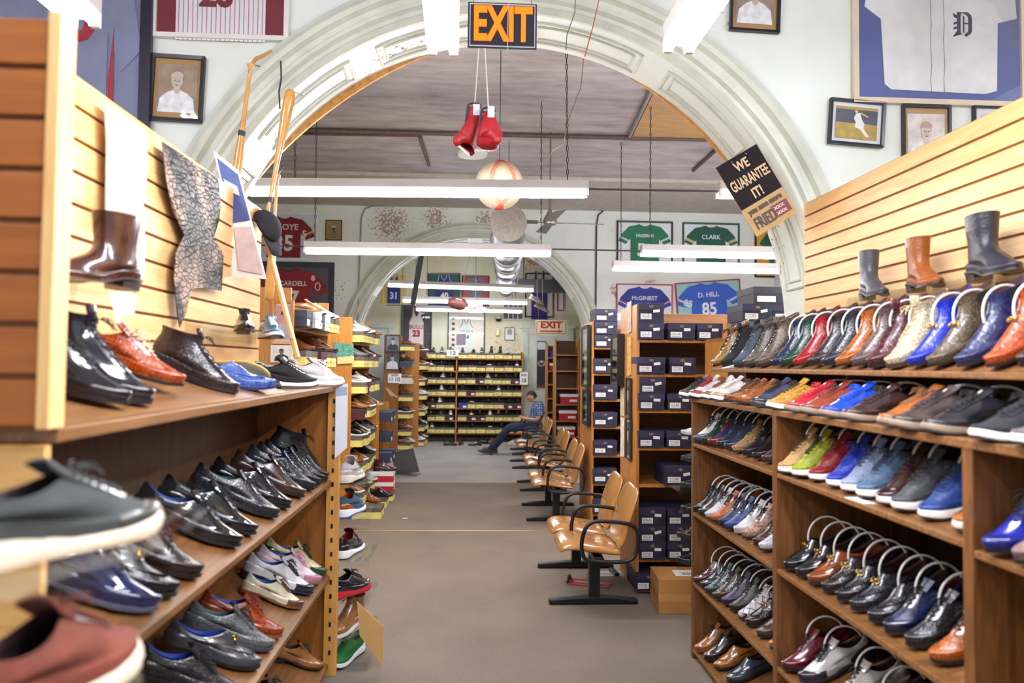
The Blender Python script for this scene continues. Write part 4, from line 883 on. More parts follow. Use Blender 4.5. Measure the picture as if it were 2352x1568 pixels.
# ------------------------------------------------------------------ shoe boxes and racks
STY = {'yellow': ('5e534c', 'e6d578'), 'navy': ('2c2a46', '24223a'), 'red': ('e6e4e6', 'b0141f'), 'maroon': ('4a2226', '48191f'), 'blue': ('1f3a8c', '1c3684'), 'tan': ('7a5434', '73502f'), 'white': ('d8d0c8', 'd2cac2'), 'slate': ('3f4656', '383f4e'), 'ink': ('27304a', '222b44'), 'black': ('35333f', '2c2a36')}
_BX = {}
def bxmesh(k, fn):
    if k not in _BX: _BX[k] = fn()
    return _BX[k]
def shoe_box(label, pos, rz=0, sty='yellow', w_=.20, h=.125, d=.33, group=None, num=None, cat='shoe box', lid_only=False, upright=False, logo=False, tag=False, hole=True):
    rot = (0, math.radians(90) if upright else 0, rz)
    t = thing('shoe_box', label, cat, pos, rot, group)
    lc, bc = STY[sty]; k = (w_, h, d)
    if upright: pass
    lh = .045 if sty in ('yellow', 'maroon') else .052
    mobj('box_base', bxmesh(('b',)+k, lambda: MB().box(-w_/2+.003, w_/2-.003, 0.003, d-.003, 0, h-.01).mesh('box_base')), plain(bc, .6, var=.04), t)
    mobj('lid', bxmesh(('l', lh)+k, lambda: MB().box(-w_/2, w_/2, 0, d, h-lh, h).mesh('lid')), plain(lc, .6, var=.04), t)
    lw = w_*.42
    o = mobj('size_label', bxmesh(('s',)+k, lambda: MB().box(-lw/2, lw/2, -.001, .003, -.022, .022).mesh('size_label')), WHITEP if sty != 'yellow' else plain('e8e0b0', .6), t); o.location = (-w_*.20 if sty in ('navy', 'ink', 'slate', 'black') else w_*.22, .0015, (h-lh)*.48)
    lab = o
    if hole:
        o = mobj('finger_hole', bxmesh('hole', lambda: MB().tube([(0, -.002, 0), (0, .003, 0)], .0085, 12).mesh('finger_hole')), BLACKP, t, smooth=True); o.location = (w_*.36, 0, (h-lh)*.5)
    if sty == 'navy':
        if tag: o = MB().box(-.026, .026, -.0015, .002, -.011, .011).obj('price_sticker', WHITEP, t, loc=(w_*.2, 0, h*.6), rot=(0, random.uniform(-.25, .1), 0))
        if logo: text('ND', .028, plain('c8a45c', .5), t, (0, -.001, h-.026), name='gold_monogram', sx=.75)
        if num: text(num, .02, BLACKP, lab, (.018, -.0015, .008), name='size_number', depth=.001)
        b = MB()
        for i in range(3): b.box(-lw*.42, lw*(.0 if i == 0 else .35), -.0018, .001, .010-i*.012, .013-i*.012)
        o = b.obj('printed_lines', plain('8a8a92', .7), lab)
        mobj('lid_line', bxmesh(('ll',)+k, lambda: MB().box(-w_/2, w_/2, -.0008, .0005, h-lh-.0015, h-lh+.0005).mesh('lid_line')), plain('191828', .7), t)
    if sty == 'yellow':
        o = mobj('lid_line', bxmesh(('ll2',)+k, lambda: MB().box(-w_*.3, w_*.05, -.001, .001, .030, .044).mesh('lid_line')), plain('c7b25a', .7), t)
    if sty == 'red':
        text('Stacy', .022, plain('b0141f', .5), t, (-w_*.28, -.001, h-.026), name='maker_script') if False else None
    return t
ORD = ['first', 'second', 'third', 'fourth', 'fifth', 'sixth', 'seventh', 'eighth', 'ninth', 'tenth']
FARCOL = [('black', '1c1b1f'), ('dark brown', '36241d'), ('navy', '1f2a4a'), ('tan', 'b07a42'), ('white', 'ececec'), ('oxblood', '54202a'), ('grey', '77777a'), ('charcoal', '2d2b30'), ('brown', '5a3a28'), ('cognac', '98552a')]
def far_shoe(kind, pos, yaw, label, ci, group, tex='smooth', pitch=0, **k):
    return shoe(kind, pose(pos, yaw, pitch), label, FARCOL[ci][1] if isinstance(ci, int) else ci, tex, group=group, simple=True, sole=k.pop('sole', 'e8e6e0' if kind == 'sneaker' else '1c1716'), **k)
# end wall rack
BY = 15.85
pz = lambda y: at_y(1100, y, BY).z
rz_ = [pz(v) for v in (823, 852, 880.5, 908.5, 937, 965.5, 994)]
xL, xM, xR = at_y(957, 900, BY).x, at_y(1048, 900, BY).x, at_y(1201, 900, BY).x
cabinet('shoe_rack', 'wide wooden rack of yellow shoe boxes standing against the end wall', 'shelving', xL, xR, BY, 16.28, rz_[0]+.16, [z for z in rz_], '-y', dividers=(xM,), th=.03, top=False, backmat=plain('54483c', .7), mat=OAK)
kinds = ['oxford', 'loafer', 'chelsea', 'sneaker', 'oxford', 'loafer', 'oxford']
hlw = ['top', 'second', 'third', 'fourth', 'fifth', 'sixth', 'lowest']
for bay, x0, x1, n, bn in ((0, max(xL+.03, at_y(988, 900, BY).x), xM, 2.7, 'narrow'), (1, xM+.02, xR-.02, 6.6, 'wide')):
    for r, z in enumerate(rz_):
        x = x0+(random.uniform(-.07, -.05) if not bay else random.uniform(.01, .04)); i = 0; skip_right = (1 if bay else 9)
        while x+.19 < x1 and i < 8:
            wv = random.choice([.19, .20, .205, .22]); sty = 'yellow' if random.random() > .1 else 'maroon'
            if r == 4 and bay == 1 and i == 0: sty = 'blue'
            if r == 0 and bay == 1 and i in (1, 2): x += .0
            shoe_box('%s shoe box, %s along the %s shelf, %s bay of end rack' % (sty, ORD[i], hlw[r], bn), (x+wv/2, BY-.045, z+.001), 0, sty, wv-.004, random.choice([.118, .122, .128]), group='shoe boxes on the end wall rack')
            if random.random() < .93:
                ci = random.choice([0, 0, 0, 1, 1, 2, 3, 4, 5, 6, 7, 7, 8, 9]); kd = random.choice(kinds) if ci != 4 else 'sneaker'
                hd = -90 if random.random() < .55 else 90
                py = BY-.03 if hd < 0 else BY+.27
                far_shoe(kd, (x+wv/2, py, z+.131), hd+random.uniform(-8, 8), '%s %s, %s along the %s shelf, %s bay of end rack' % (FARCOL[ci][0], KW[kd].split()[-1], ORD[i], hlw[r], bn), ci, 'shoes on the end wall rack')
            x += wv+.002; i += 1
# shoes and boxes on the floor before it
for i, (px, ci, kd, yw) in enumerate([(1035, 1, 'chelsea', 100), (1062, 8, 'boot', 80), (1090, 0, 'oxford', 170), (1112, 0, 'loafer', 190), (1050, 0, 'oxford', 10), (1075, 7, 'oxford', -170), (1142, 9, 'chelsea', 60), (1165, 4, 'sneaker', 150)]):
    p = at_z(px, 1019 if i not in (4, 5) else 1023, 0); far_shoe(kd, (p.x, p.y-.05*i % .1, .002 if i in (4, 5) else .002), yw, '%s %s lying on the carpet before the end rack, %s along' % (FARCOL[ci][0], KW[kd].split()[-1], ORD[i]), ci, 'shoes on the carpet by the end rack')
for i, px in enumerate((1000, 1032, 1092, 1180)):
    p = at_z(px, 1020, 0); shoe_box('yellow shoe box on the carpet before the end rack, %s of four' % ORD[i], (p.x, BY-.16, 0.001), random.uniform(-.3, .3), 'yellow', d=.31, group='shoe boxes on the end wall floor') if False else None
def side_rack(name, label, X, y0, y1, x0, z1, shelves, tag_, rows, protr=.13, panel=OAK, yel=True, nmax=9, cols=None, first=.02):
    """rack along Y open to +x, boxes with their ends out, a shoe on each"""
    cabinet('shoe_rack', label, 'shelving', x0, X, y0, y1, z1, shelves, '+x', th=.025, mat=panel)
    for r, z in enumerate(shelves):
        if rows and rows[r] == 0: continue
        y = y0+.03+first; i = 0
        while y+.2 < y1-.02 and i < nmax:
            wv = random.choice([.19, .20, .21]); u = random.random(); sty = 'yellow' if u > .12 else ('maroon' if u > .05 else 'ink')
            px_ = protr+random.uniform(-.02, .03)
            if rows and isinstance(rows[r], (list, tuple)) and i < len(rows[r]): sty = rows[r][i]
            if sty:
                shoe_box('%s shoe box, %s in on the %s shelf of the %s rack' % (sty if sty != 'ink' else 'ink-blue', ORD[i], ORD[r], tag_), (X+px_, y+wv/2, z+.001), math.pi/2, sty, wv-.004, .122, group='shoe boxes in the %s rack' % tag_)
                if random.random() < .8:
                    ci = random.choice([0, 1, 3, 4, 5, 6, 8, 9]); kd = random.choice(['oxford', 'loafer', 'sneaker', 'oxford']) if ci != 4 else 'sneaker'
                    far_shoe(kd, (X+px_+random.uniform(.0, .05), y+wv/2, z+.125), random.uniform(-12, 6), '%s %s, %s in on the %s shelf of the %s rack' % (FARCOL[ci][0], KW[kd].split()[-1], ORD[i], ORD[r], tag_), ci, 'shoes in the %s rack' % tag_, pitch=0)
            y += wv+.003; i += 1
L1S = [2.02, 1.72, 1.42, 1.12, .80, .48, .14]
side_rack('a', 'orange wood shoe rack standing behind the counter beside the bats', -1.36, 5.15, 6.45, -1.78, 2.30, L1S, 'bat side', [['slate', 'white', 'slate', 'white'], ['yellow', 'yellow', 'maroon', 'yellow', 'yellow']]+[None]*5, protr=.10, nmax=6)
side_rack('b', 'orange wood shoe rack with crochet sample pinned to its end', -1.42, 8.0, 9.3, -1.62-.12, 2.28, [2.0, 1.71, 1.41, 1.11, .80, .49, .15], 'crochet end', [['yellow']*5, ['yellow']*5, ['yellow', 'maroon', 'yellow', 'yellow', 'yellow'], ['maroon', 'yellow', 'yellow', 'yellow', 'yellow'], ['yellow']*5, ['yellow']*5, ['yellow']*5], protr=.13)
side_rack('c', 'tall wooden rack end with two portraits and a size sign, inside the far room', -1.58, 14.25, 14.85, -1.88, 2.35, [2.03, 1.69, 1.35, 1.0, .65, .30, .02], 'portrait end', [['yellow']*2, ['slate', 'yellow'], ['white', 'yellow'], ['yellow']*2, ['yellow']*2, ['yellow']*2, ['yellow']*2], protr=.25, panel=wood('80501f', '96622c', 'Z', 4, .4))
side_rack('d', 'wooden shoe rack in the corner between the portraits and the end rack', -1.22, 14.9, 15.8, -1.53, 2.2, [1.93, 1.64, 1.30, 1.0, .66, .33, .02], 'corner', None, protr=.13)
# pinned things on the racks
Y = 7.985
def board_px(name, label, cat, pts, Y, mat, th=.004):
    P3 = [at_y(px, py, Y) for px, py in pts]; o = P3[0].copy()
    ob = MB().poly([((p-o).x, (p-o).z) for p in P3], -th, 0).obj(name, mat, loc=tuple(o)); return setp(ob, label, cat)
board_px('crochet_sample', 'teal and mint crocheted sample pinned to the orange rack end', 'textile', [(768, 786), (812, 790), (813, 818), (775, 820), (768, 812)], Y, leather('5fa99a', 'snake', .8))
board_px('paper_strip', 'tan paper strip below the crocheted sample', 'paper', [(775, 820), (813, 817), (813, 834), (775, 836)], Y-.002, plain('d8b884', .7), .003)
board_px('torn_paper', 'torn tan paper scrap stuck to the portrait rack end', 'paper', [(884, 889), (892, 892), (915, 912), (908, 913), (904, 908), (900, 912), (893, 904)], 14.23, plain('c9a27c', .7), .003)
# low rack of dark blue boxes
cabinet('shoe_rack', 'low wooden rack of dark blue boxes beside the leaning grey frame', 'shelving', -1.62, -1.30, 9.45, 10.5, 1.19, [.13, .42, .70, .97], '+x', th=.02, mat=OAK)
for r, z in enumerate([.42-.29+.0, .42, .70, .97-.0]):
    for i, yy in enumerate((9.60, 9.95) if r % 2 else (9.62,)):
        shoe_box('dark blue shoe box in the low rack, %s shelf up, %s one in' % (ORD[r], ORD[i]), (-1.30+.16, yy, z+.001), math.pi/2, 'ink', .22, .13, group='dark blue boxes in the low rack')
for i in range(3):
    tgo = MB().box(-.14, .14, -.10, .10, 0, .006).obj('magazine', plain(['d8d0a8', 'e4e0d4', 'b8a888'][i], .5), loc=(-1.44, 9.75, 1.191+.007*i), rot=(0, 0, .2*i)); setp(tgo, '%s magazine lying on top of the low rack, %s of the pile' % (['yellowish', 'white', 'beige'][i], ['bottom', 'middle', 'top'][i]), 'magazine')
bt = thing('water_bottle', 'small clear plastic bottle with green label on the low rack', 'bottle', (-1.5, 9.55, 1.191))
MB().lathe([(.03, 0), (.032, .02), (.032, .12), (.014, .17), (.012, .19)], 14).obj('bottle_body', clearmat('bottle_plastic', 'dfeee6', .1), bt, smooth=True); MB().lathe([(.0325, .04), (.0325, .10)], 14).obj('bottle_label', plain('3f8a4a', .5), bt, smooth=True); MB().lathe([(.014, .19), (.014, .21)], 12).obj('cap', WHITEP, bt)
# boxes stacked on the carpet in the aisle
p = at_z(860, 1170, 0)
shoe_box('yellow shoe box on the carpet at the foot of the crochet end rack', (at_z(868, 1186, 0).x+.05, 8.15, .001), math.pi/2, 'yellow', .30, .12, group=None)
far_shoe('oxford', (-1.10, 8.30, .122), -20, 'brown dress shoe on the yellow box standing on the carpet', 9, None)
shoe_box('yellow shoe box on the carpet behind another, under black shoes', (-1.08, 8.75, .001), math.pi/2, 'yellow', .30, .12)
far_shoe('oxford', (-1.02, 8.66, .122), -15, 'shiny black dress shoe on the rear floor box', 0, None); far_shoe('loafer', (-1.05, 8.82, .122), -8, 'black loafer beside a dress shoe on the rear floor box', 0, None)
shoe_box('white and red shoe box stacked beyond the floor boxes', (-1.05, 9.15, .24), math.pi/2, 'red', .22, .13); shoe_box('lower white and red shoe box under another beyond the floor boxes', (-1.05, 9.15, .11), math.pi/2, 'red', .22, .128); shoe_box('bottom yellow box under the white and red ones', (-1.05, 9.15, .001), math.pi/2, 'yellow', .22, .108)
far_shoe('chelsea', (-1.02, 9.15, .372), 10, 'dark burgundy boot on top of the white and red box', 5, None)
# ------------------------------------------------------------------ navy box racks on the right side
NP = wood('a5692c', 'c58740', 'Z', 4, .4)
def shz(px, ys, Y): return [at_y(px, v, Y).z for v in ys]
R1Y = 5.40; r1 = shz(1470, (779, 858, 941, 1027, 1112, 1283), R1Y)
cabinet('shoe_rack', 'tall orange wood rack of navy shoe boxes standing behind the near chairs', 'shelving', 1.249, 2.75, R1Y, R1Y+.60, 2.24, r1+[.03], '-y', th=.025, mat=NP, smat=NP, backmat=wood('7a5030', '8f6238', 'X', 3, .5))
def navy(px, py, Y, num, lab, w_=.205, h=.13, **k):
    p = at_y(px, py, Y); return shoe_box('navy shoe box ' + lab, (p.x, Y, k.pop('z', p.z)), 0, 'navy', w_, h, group='navy shoe boxes in the racks', num=num, logo=True, tag=True, **k)
fy = R1Y-.03
navy(1496, 775, fy, '9', 'on the top shelf by the rack edge, under a taller box', z=r1[0]+.001); navy(1496, 735, fy, '9', 'topmost by the near rack edge', z=r1[0]+.132, h=.15)
navy(1566, 775, fy, '10', 'marked ten on the top shelf', z=r1[0]+.001, w_=.215); navy(1631, 775, fy, '11', 'marked eleven on the top shelf', z=r1[0]+.001)
navy(1496, 855, fy, '8.5', 'on the second shelf by the rack edge', z=r1[1]+.001, w_=.225); navy(1568, 855, fy, '8.5', 'on the second shelf, next from the rack edge', z=r1[1]+.001)
navy(1497, 940, fy, '8.5', 'lower one of two on the third shelf', z=r1[2]+.001); navy(1500, 900, fy, '8.5', 'stacked upper on the third shelf', z=r1[2]+.132, h=.125); navy(1563, 940, fy, '8.5', 'on the third shelf beside the display corner', z=r1[2]+.001)
navy(1496, 1026, fy, '8.5', 'on the fourth shelf by the rack edge', z=r1[3]+.001); navy(1561, 1026, fy, '9.5', 'on the fourth shelf beside the display corner', z=r1[3]+.001)
navy(1563, 1112, fy-.05, '9.5', 'alone on the fifth shelf', z=r1[4]+.001, h=.15, w_=.24)
for nm, zz in (('lowest', r1[5]+.001), ('middle', r1[5]+.132), ('upper', r1[5]+.263)):
    navy(1499, 1280, fy, '8', '%s of three on the sixth shelf by the rack edge' % nm, z=zz); navy(1563, 1280, fy, '9.5', '%s of three on the sixth shelf by the display corner' % nm, z=zz)
navy(1490, 1360, fy-.02, '8', 'on the floor shelf beside the cardboard box', z=.032)
# darker stack at the display end
for i, (nm, zz, sty, nb) in enumerate((('hidden lowest', r1[0]+.001, 'navy', None), ('in the middle', r1[0]+.134, 'navy', '8.5'))):
    p = at_y(1744, 740, 5.1); shoe_box('navy shoe box %s of the stack rising above the brown boots' % nm, (p.x-.01, 5.1, zz+.0), 0, 'navy', .235, .13, group='navy shoe boxes in the racks', num=nb, logo=True, tag=True)
p = at_y(1800, 740, 5.1); shoe_box('navy shoe box half behind the arch above the brown boots', (p.x+.02, 5.1, r1[0]+.134), 0, 'navy', .2, .13, group='navy shoe boxes in the racks', num='9', logo=True, tag=True)
shoe_box('navy shoe box below the one half behind the arch', (p.x+.02, 5.1, r1[0]+.001), 0, 'navy', .2, .13, group='navy shoe boxes in the racks', num='9')
p = at_y(1775, 700, 5.12); shoe_box('large black shoe box topping the stack above the brown boots', (p.x+.02, 5.12, r1[0]+.267), 0, 'black', .34, .13)
cabinet('shoe_rack', 'low wooden rack carrying the box stack behind the end of the display', 'shelving', 1.78, 2.5, 4.92, 5.36, r1[0]-.001, [r1[2], .5], '-y', th=.025, mat=NP, smat=NP)
MB().box(-.36, .36, -.22, .22, r1[0]-.026, r1[0]).obj('top', NP, [o for o in bpy.data.objects if o.get('label', '').startswith('low wooden rack carrying')][0])
R2Y = 7.55; r2 = shz(1385, (797, 857, 917, 980, 1045, 1110, 1180), R2Y)
cabinet('shoe_rack', 'narrow orange wood rack of navy boxes with framed pictures on its side', 'shelving', 1.255, 1.72, R2Y, R2Y+.85, 2.24, r2, '-y', th=.025, mat=NP, smat=NP, backmat=wood('7a5030', '8f6238', 'X', 3, .5))
f2 = R2Y-.03; xx2 = (1.255+1.72)/2-.06
navy(1392, 797, f2, '9', 'top shelf of the narrow rack, bottom of three', z=r2[0]+.001, w_=.25); navy(1392, 797, f2, '9', 'top shelf of the narrow rack, middle of three', z=r2[0]+.14, w_=.25, h=.135); navy(1392, 797, f2, '9', 'top shelf of the narrow rack, top of three', z=r2[0]+.28, w_=.25, h=.135)
for i, nn in ((1, '9'), (2, '8.5'), (3, '8.5'), (4, '8.5'), (5, '8.5'), (6, '9')): navy(1391, 857, f2, nn, 'alone on the %s shelf of the narrow rack' % ORD[i], z=r2[i]+.001, w_=.265, h=.16)
# racks with red boxes in the far room
R3Y = 13.9; r3 = shz(1300, (814, 851, 891, 928, 966, 1003), R3Y)
cabinet('shoe_rack', 'mostly empty wooden rack holding three white and red boxes', 'shelving', 1.57, 2.06, R3Y, R3Y+.4, at_y(1300, 778, R3Y).z, r3, '-y', th=.025, mat=NP, smat=NP, backmat=wood('50341f', '62422a', 'X', 3, .5))
for i, (z, nm) in enumerate(((r3[3], 'upper'), (r3[4], 'middle'), (r3[5], 'lowest'))): shoe_box('white and red shoe box, %s of three in the empty rack' % nm, (1.86-.03*i, R3Y-.03, z+.001), 0, 'red', .36, .20, group='white and red boxes')
R4Y = 14.9; r4 = shz(1265, (820, 851, 882, 914, 946, 978), R4Y)
cabinet('shoe_rack', 'very narrow wooden rack beside the door poster', 'shelving', 1.50, 1.76, R4Y, R4Y+.35, at_y(1265, 790, R4Y).z, r4, '-y', th=.03, mat=NP, smat=NP, backmat=wood('50341f', '62422a', 'X', 3, .5))
shoe_box('bright blue box in the very narrow rack', (1.65, R4Y-.02, r4[0]+.001), 0, 'blue', .18, .13); shoe_box('small white and red box in the very narrow rack', (1.65, R4Y-.02, r4[1]+.001), 0, 'red', .18, .16)
# cardboard carton
cb = at_z(1506, 1380, 0); ct = thing('cardboard_box', 'taped cardboard carton on the carpet against the display end', 'box', (1.50, 4.95, 0), (0, 0, -.06))
MB().box(-.19, .21, -.02, .30, 0, .245).obj('carton', plain('a9773f', .7, var=.05), ct, bevel=.004); MB().box(-.19, .21, -.0215, .30, .09, .14).obj('tape', plain('b98a4c', .3), ct); MB().box(-.05, .14, .06, .2, .245, .247).obj('shipping_label', WHITEP, ct)
b = MB()
for i in range(12): b.box(.0+.009*i, .0+.009*i+.003+.002*(i % 3), .08, .14, .247, .2475)
b.obj('barcode', BLACKP, ct)
# toes poking out beside the display: ledges on its far end
for i, (py, nm, col, tx) in enumerate(((1000, 'white', 'eceaea', 'smooth'), (1058, 'black studded', '2b2b30', 'croc'), (1118, 'black bit', '26262c', 'smooth'), (1172, 'black', '1c1b20', 'smooth'), (1232, 'dark brown wingtip', '3a2420', 'croc'), (1290, 'black glossy', '18181d', 'patent'))):
    Yc = 4.36; z = at_y(1570, py, Yc).z
    ledge('clear ledge at the far display end under the %s shoe' % nm, 1.24, 1.62, 4.232, 4.46, z-.003, 'y-')
    shoe('oxford', pose((at_y(1553 if i > 3 else 1562, py, Yc).x, Yc-.02, z), 172, 0), '%s dress shoe poking out beside the far end of the brown display' % nm, col, tx, group='shoes on ledges at the display end')
# ------------------------------------------------------------------ tandem chairs
VINYL = plain('ab763a', .22, coat=.6, var=.05, vscale=5)
def chair_bank(label, x0, y0, n, span, group='tandem chairs along the aisle', legs=None):
    """x0 = seat front (aisle side), y0 = nearest armrest; seats face -X"""
    t = thing('tandem_chairs', label, 'chairs', (x0, y0, 0), group=group); pit = span/n; L = n*pit
    MB().box(.26, .33, .02, L-.02, .345, .395).obj('beam', BLACKM, t, bevel=.006)
    for y in (legs or (.18, L-.0)):
        MB().box(.255, .335, y-.035, y+.035, .05, .35).obj('pedestal', BLACKM, t, bevel=.008)
        pf = [(-.04, .0), (.62, .0), (.62, .035), (.36, .06), (.24, .06), (-.04, .04)]
        MB().poly(pf, -.032, .032).obj('foot', BLACKM, t, bevel=.01, loc=(0, y, 0))
    for i in range(n):
        yc = pit*(i+.5); W = pit/2-.018
        # seat: side profile (x,z) top and underside, rounded across the width
        def shell(name, prof, thick, ws, cr):
            nv = 7; vs = []; top = []; bot = []
            for j, (x, z, nx, nz) in enumerate(prof):
                for k in range(nv):
                    q = -1+2*k/(nv-1); w_ = ws[j]; e = abs(q)**3*cr
                    vs.append((x-nx*e, yc+q*w_, z-nz*e))
            m_ = len(prof)
            for j, (x, z, nx, nz) in enumerate(prof):
                for k in range(nv):
                    q = -1+2*k/(nv-1); w_ = ws[j]; e = abs(q)**3*cr*.3
                    vs.append((x-nx*(thick[j]-e), yc+q*w_, z-nz*(thick[j]-e)))
            off = m_*nv; fs = []
            for j in range(m_-1):
                for k in range(nv-1):
                    a = j*nv+k; fs.append((a, a+1, a+nv+1, a+nv)); fs.append((off+a, off+a+nv, off+a+nv+1, off+a+1))
            for j in range(m_-1): a = j*nv; fs.append((a, a+nv, off+a+nv, off+a)); a += nv-1; fs.append((a, off+a, off+a+nv, a+nv))
            for k in range(nv-1): fs.append((k, off+k, off+k+1, k+1)); a = (m_-1)*nv+k; fs.append((a, a+1, off+a+1, off+a))
            return MB().add(vs, fs).obj(name, VINYL, t, smooth=True, subs=2)
        shell('seat', [(.0, .425, -.9, .3), (.02, .47, -.6, .8), (.08, .495, -.1, 1), (.2, .49, 0, 1), (.33, .465, .05, 1), (.43, .45, 0, 1), (.46, .45, .0, 1)], [.04, .05, .06, .065, .06, .055, .05], [W*.86, W*.95, W, W, W, W, W*.97], .02)
        shell('backrest', [(.43, .455, -1, .0), (.445, .50, -1, .05), (.465, .60, -.98, .15), (.50, .72, -.97, .22), (.545, .83, -.95, .28), (.57, .875, -.7, .7), (.585, .885, 0, 1)], [.05, .055, .055, .055, .05, .04, .03], [W*.9, W*.95, W, W, W*.92, W*.8, W*.6], .02)
    for i in range(n+1):
        y = pit*i; pts = []
        ctrl = [(.20, .385), (.175, .42), (.165, .50), (.19, .60), (.235, .645), (.30, .655), (.44, .645), (.525, .625), (.565, .57), (.565, .48), (.54, .405), (.48, .372), (.36, .368), (.26, .375)]
        P_ = [Vector((a, y, c)) for a, c in ctrl]; K = len(P_)
        for k in range(K):
            a, b_, c, d = P_[k-1], P_[k], P_[(k+1) % K], P_[(k+2) % K]
            for f in (0, .33, .66): pts.append(.5*((2*b_)+(c-a)*f+(2*a-5*b_+4*c-d)*f*f+(3*b_-a-3*c+d)*f**3))
        MB().tube(pts, .0145, 8, closed=True).obj('armrest', BLACKM, t, smooth=True)
    return t
chair_bank('pair of tan vinyl chairs on a black beam standing by the navy boxes', .59, 4.93, 2, 1.08, legs=(.24, 1.16))
chair_bank('second pair of tan vinyl chairs from the display, with black loop arms', .62, 7.6, 2, 1.08, legs=(.30, 1.16))
chair_bank('third pair of tan vinyl chairs, papers lying on one seat', .66, 9.15, 2, 1.08, legs=(.62, 1.3))
chair_bank('pair of tan vinyl chairs just before the seated man', .66, 11.25, 2, 1.08, legs=(.6, 1.45))
chair_bank('tan vinyl chairs in which the man in blue sits', .75, 13.45, 2, 1.08, legs=(.2, 1.0))
for nm, x, y, w_, d, col, rz, z in (('sheet of white paper lying on a tan seat in the aisle', .88, 9.43, .22, .30, 'e6e6ea', .3, .503), ('open newspaper on the tan seat before the man', .85, 11.55, .30, .26, 'd6d2cc', -.2, .505)):
    b = MB().box(-w_/2, 0, -d/2, d/2, 0, .003).obj('paper_sheet', plain(col, .6), loc=(x, y, z), rot=(0, .04, rz)); setp(b, nm, 'paper')
bt = thing('water_bottle', 'clear bottle with dark red label standing on the carpet behind the chairs', 'bottle', (at_z(1270, 1040, 0).x+.02, 12.6, 0))
MB().lathe([(.04, 0), (.045, .02), (.045, .2), (.02, .29), (.018, .32)], 14).obj('bottle_body', clearmat('bottle_plastic', 'dfeee6', .1), bt, smooth=True); MB().lathe([(.0455, .06), (.0455, .2)], 14).obj('bottle_label', plain('6a2028', .5), bt, smooth=True); MB().lathe([(.018, .32), (.018, .345)], 12).obj('cap', WHITEP, bt)
# foot measuring devices under the near chairs
for k, (px, py, rz, col) in enumerate(((1352, 1340, -.35, 'a33a34'), (1400, 1318, .1, 'b8bcc2'))):
    p = at_z(px, py, 0); t = thing('foot_measuring_device', ['red foot measuring device lying on the carpet under the near chairs', 'silver foot measuring device lying behind the red one under the chairs'][k], 'foot measure', (p.x, p.y, 0), (0, 0, rz))
    MB().poly([(-.17, -.06), (-.15, -.075), (.15, -.075), (.17, -.05), (.17, .05), (.15, .075), (-.15, .075), (-.17, .06)], 0, .006).obj('base_plate', plain(col, .3, metal=.3 if k else 0), t, rot=(-math.pi/2, 0, 0), loc=(0, 0, .006))
    MB().tube([(-.16, -.055+.11*i/8, .012+.04*math.sin(math.pi*i/8)) for i in range(9)], .012, 8).obj('heel_cup', BLACKP, t, smooth=True)
    MB().box(.02, .06, -.085, .085, .008, .03).obj('width_slide', BLACKP, t, bevel=.003); MB().box(-.12, .15, -.004, .004, .008, .012).obj('scale_line', WHITEP, t)
# leaning grey frame, cardboard flap, scraps
t = thing('leaning_stand', 'grey tilted floor mirror frame leaning back beside the low rack', 'stand', tuple(at_z(938, 1090, 0)), (0, 0, math.radians(-18)))
MB().box(-.19, .19, -.01, .01, .03, .40).obj('panel', plain('74767a', .25, metal=.5), t, rot=(math.radians(12), math.radians(-12), 0)); MB().tube([(-.19, 0, .03), (.19, 0, .03), (.19, 0, .40), (-.19, 0, .40)], .014, 6, closed=True).obj('frame', plain('55585c', .4), t, rot=(math.radians(12), math.radians(-12), 0))
MB().box(-.21, .17, -.1, .1, 0, .02).obj('base', plain('55585c', .4), t, bevel=.004)
P3 = [at_y(px, py, 4.035) for px, py in ((820, 1380), (882, 1440), (878, 1528), (826, 1458))]; o = P3[0].copy()
ob = MB().poly([((p-o).x, (p-o).z) for p in P3], -.002, .002).obj('cardboard_flap', plain('c89f62', .7), loc=tuple(o)); setp(ob, 'tan cardboard flap leaning against the ledges of sneakers at the counter end', 'cardboard')
for i, (px, py, l) in enumerate(((930, 1190, 'small white paper scrap on the carpet before the gold seam'), (962, 1062, 'tiny white scrap on the carpet near the grey frame'))):
    ob = MB().poly([(-.03, -.01), (.03, -.014), (.034, .01), (-.02, .014)], 0, .002).obj('paper_scrap', WHITEP, loc=(at_z(px, py, 0).x, at_z(px, py, 0).y, .004 if i else .002), rot=(-math.pi/2, 0, .3)); setp(ob, l, 'paper')
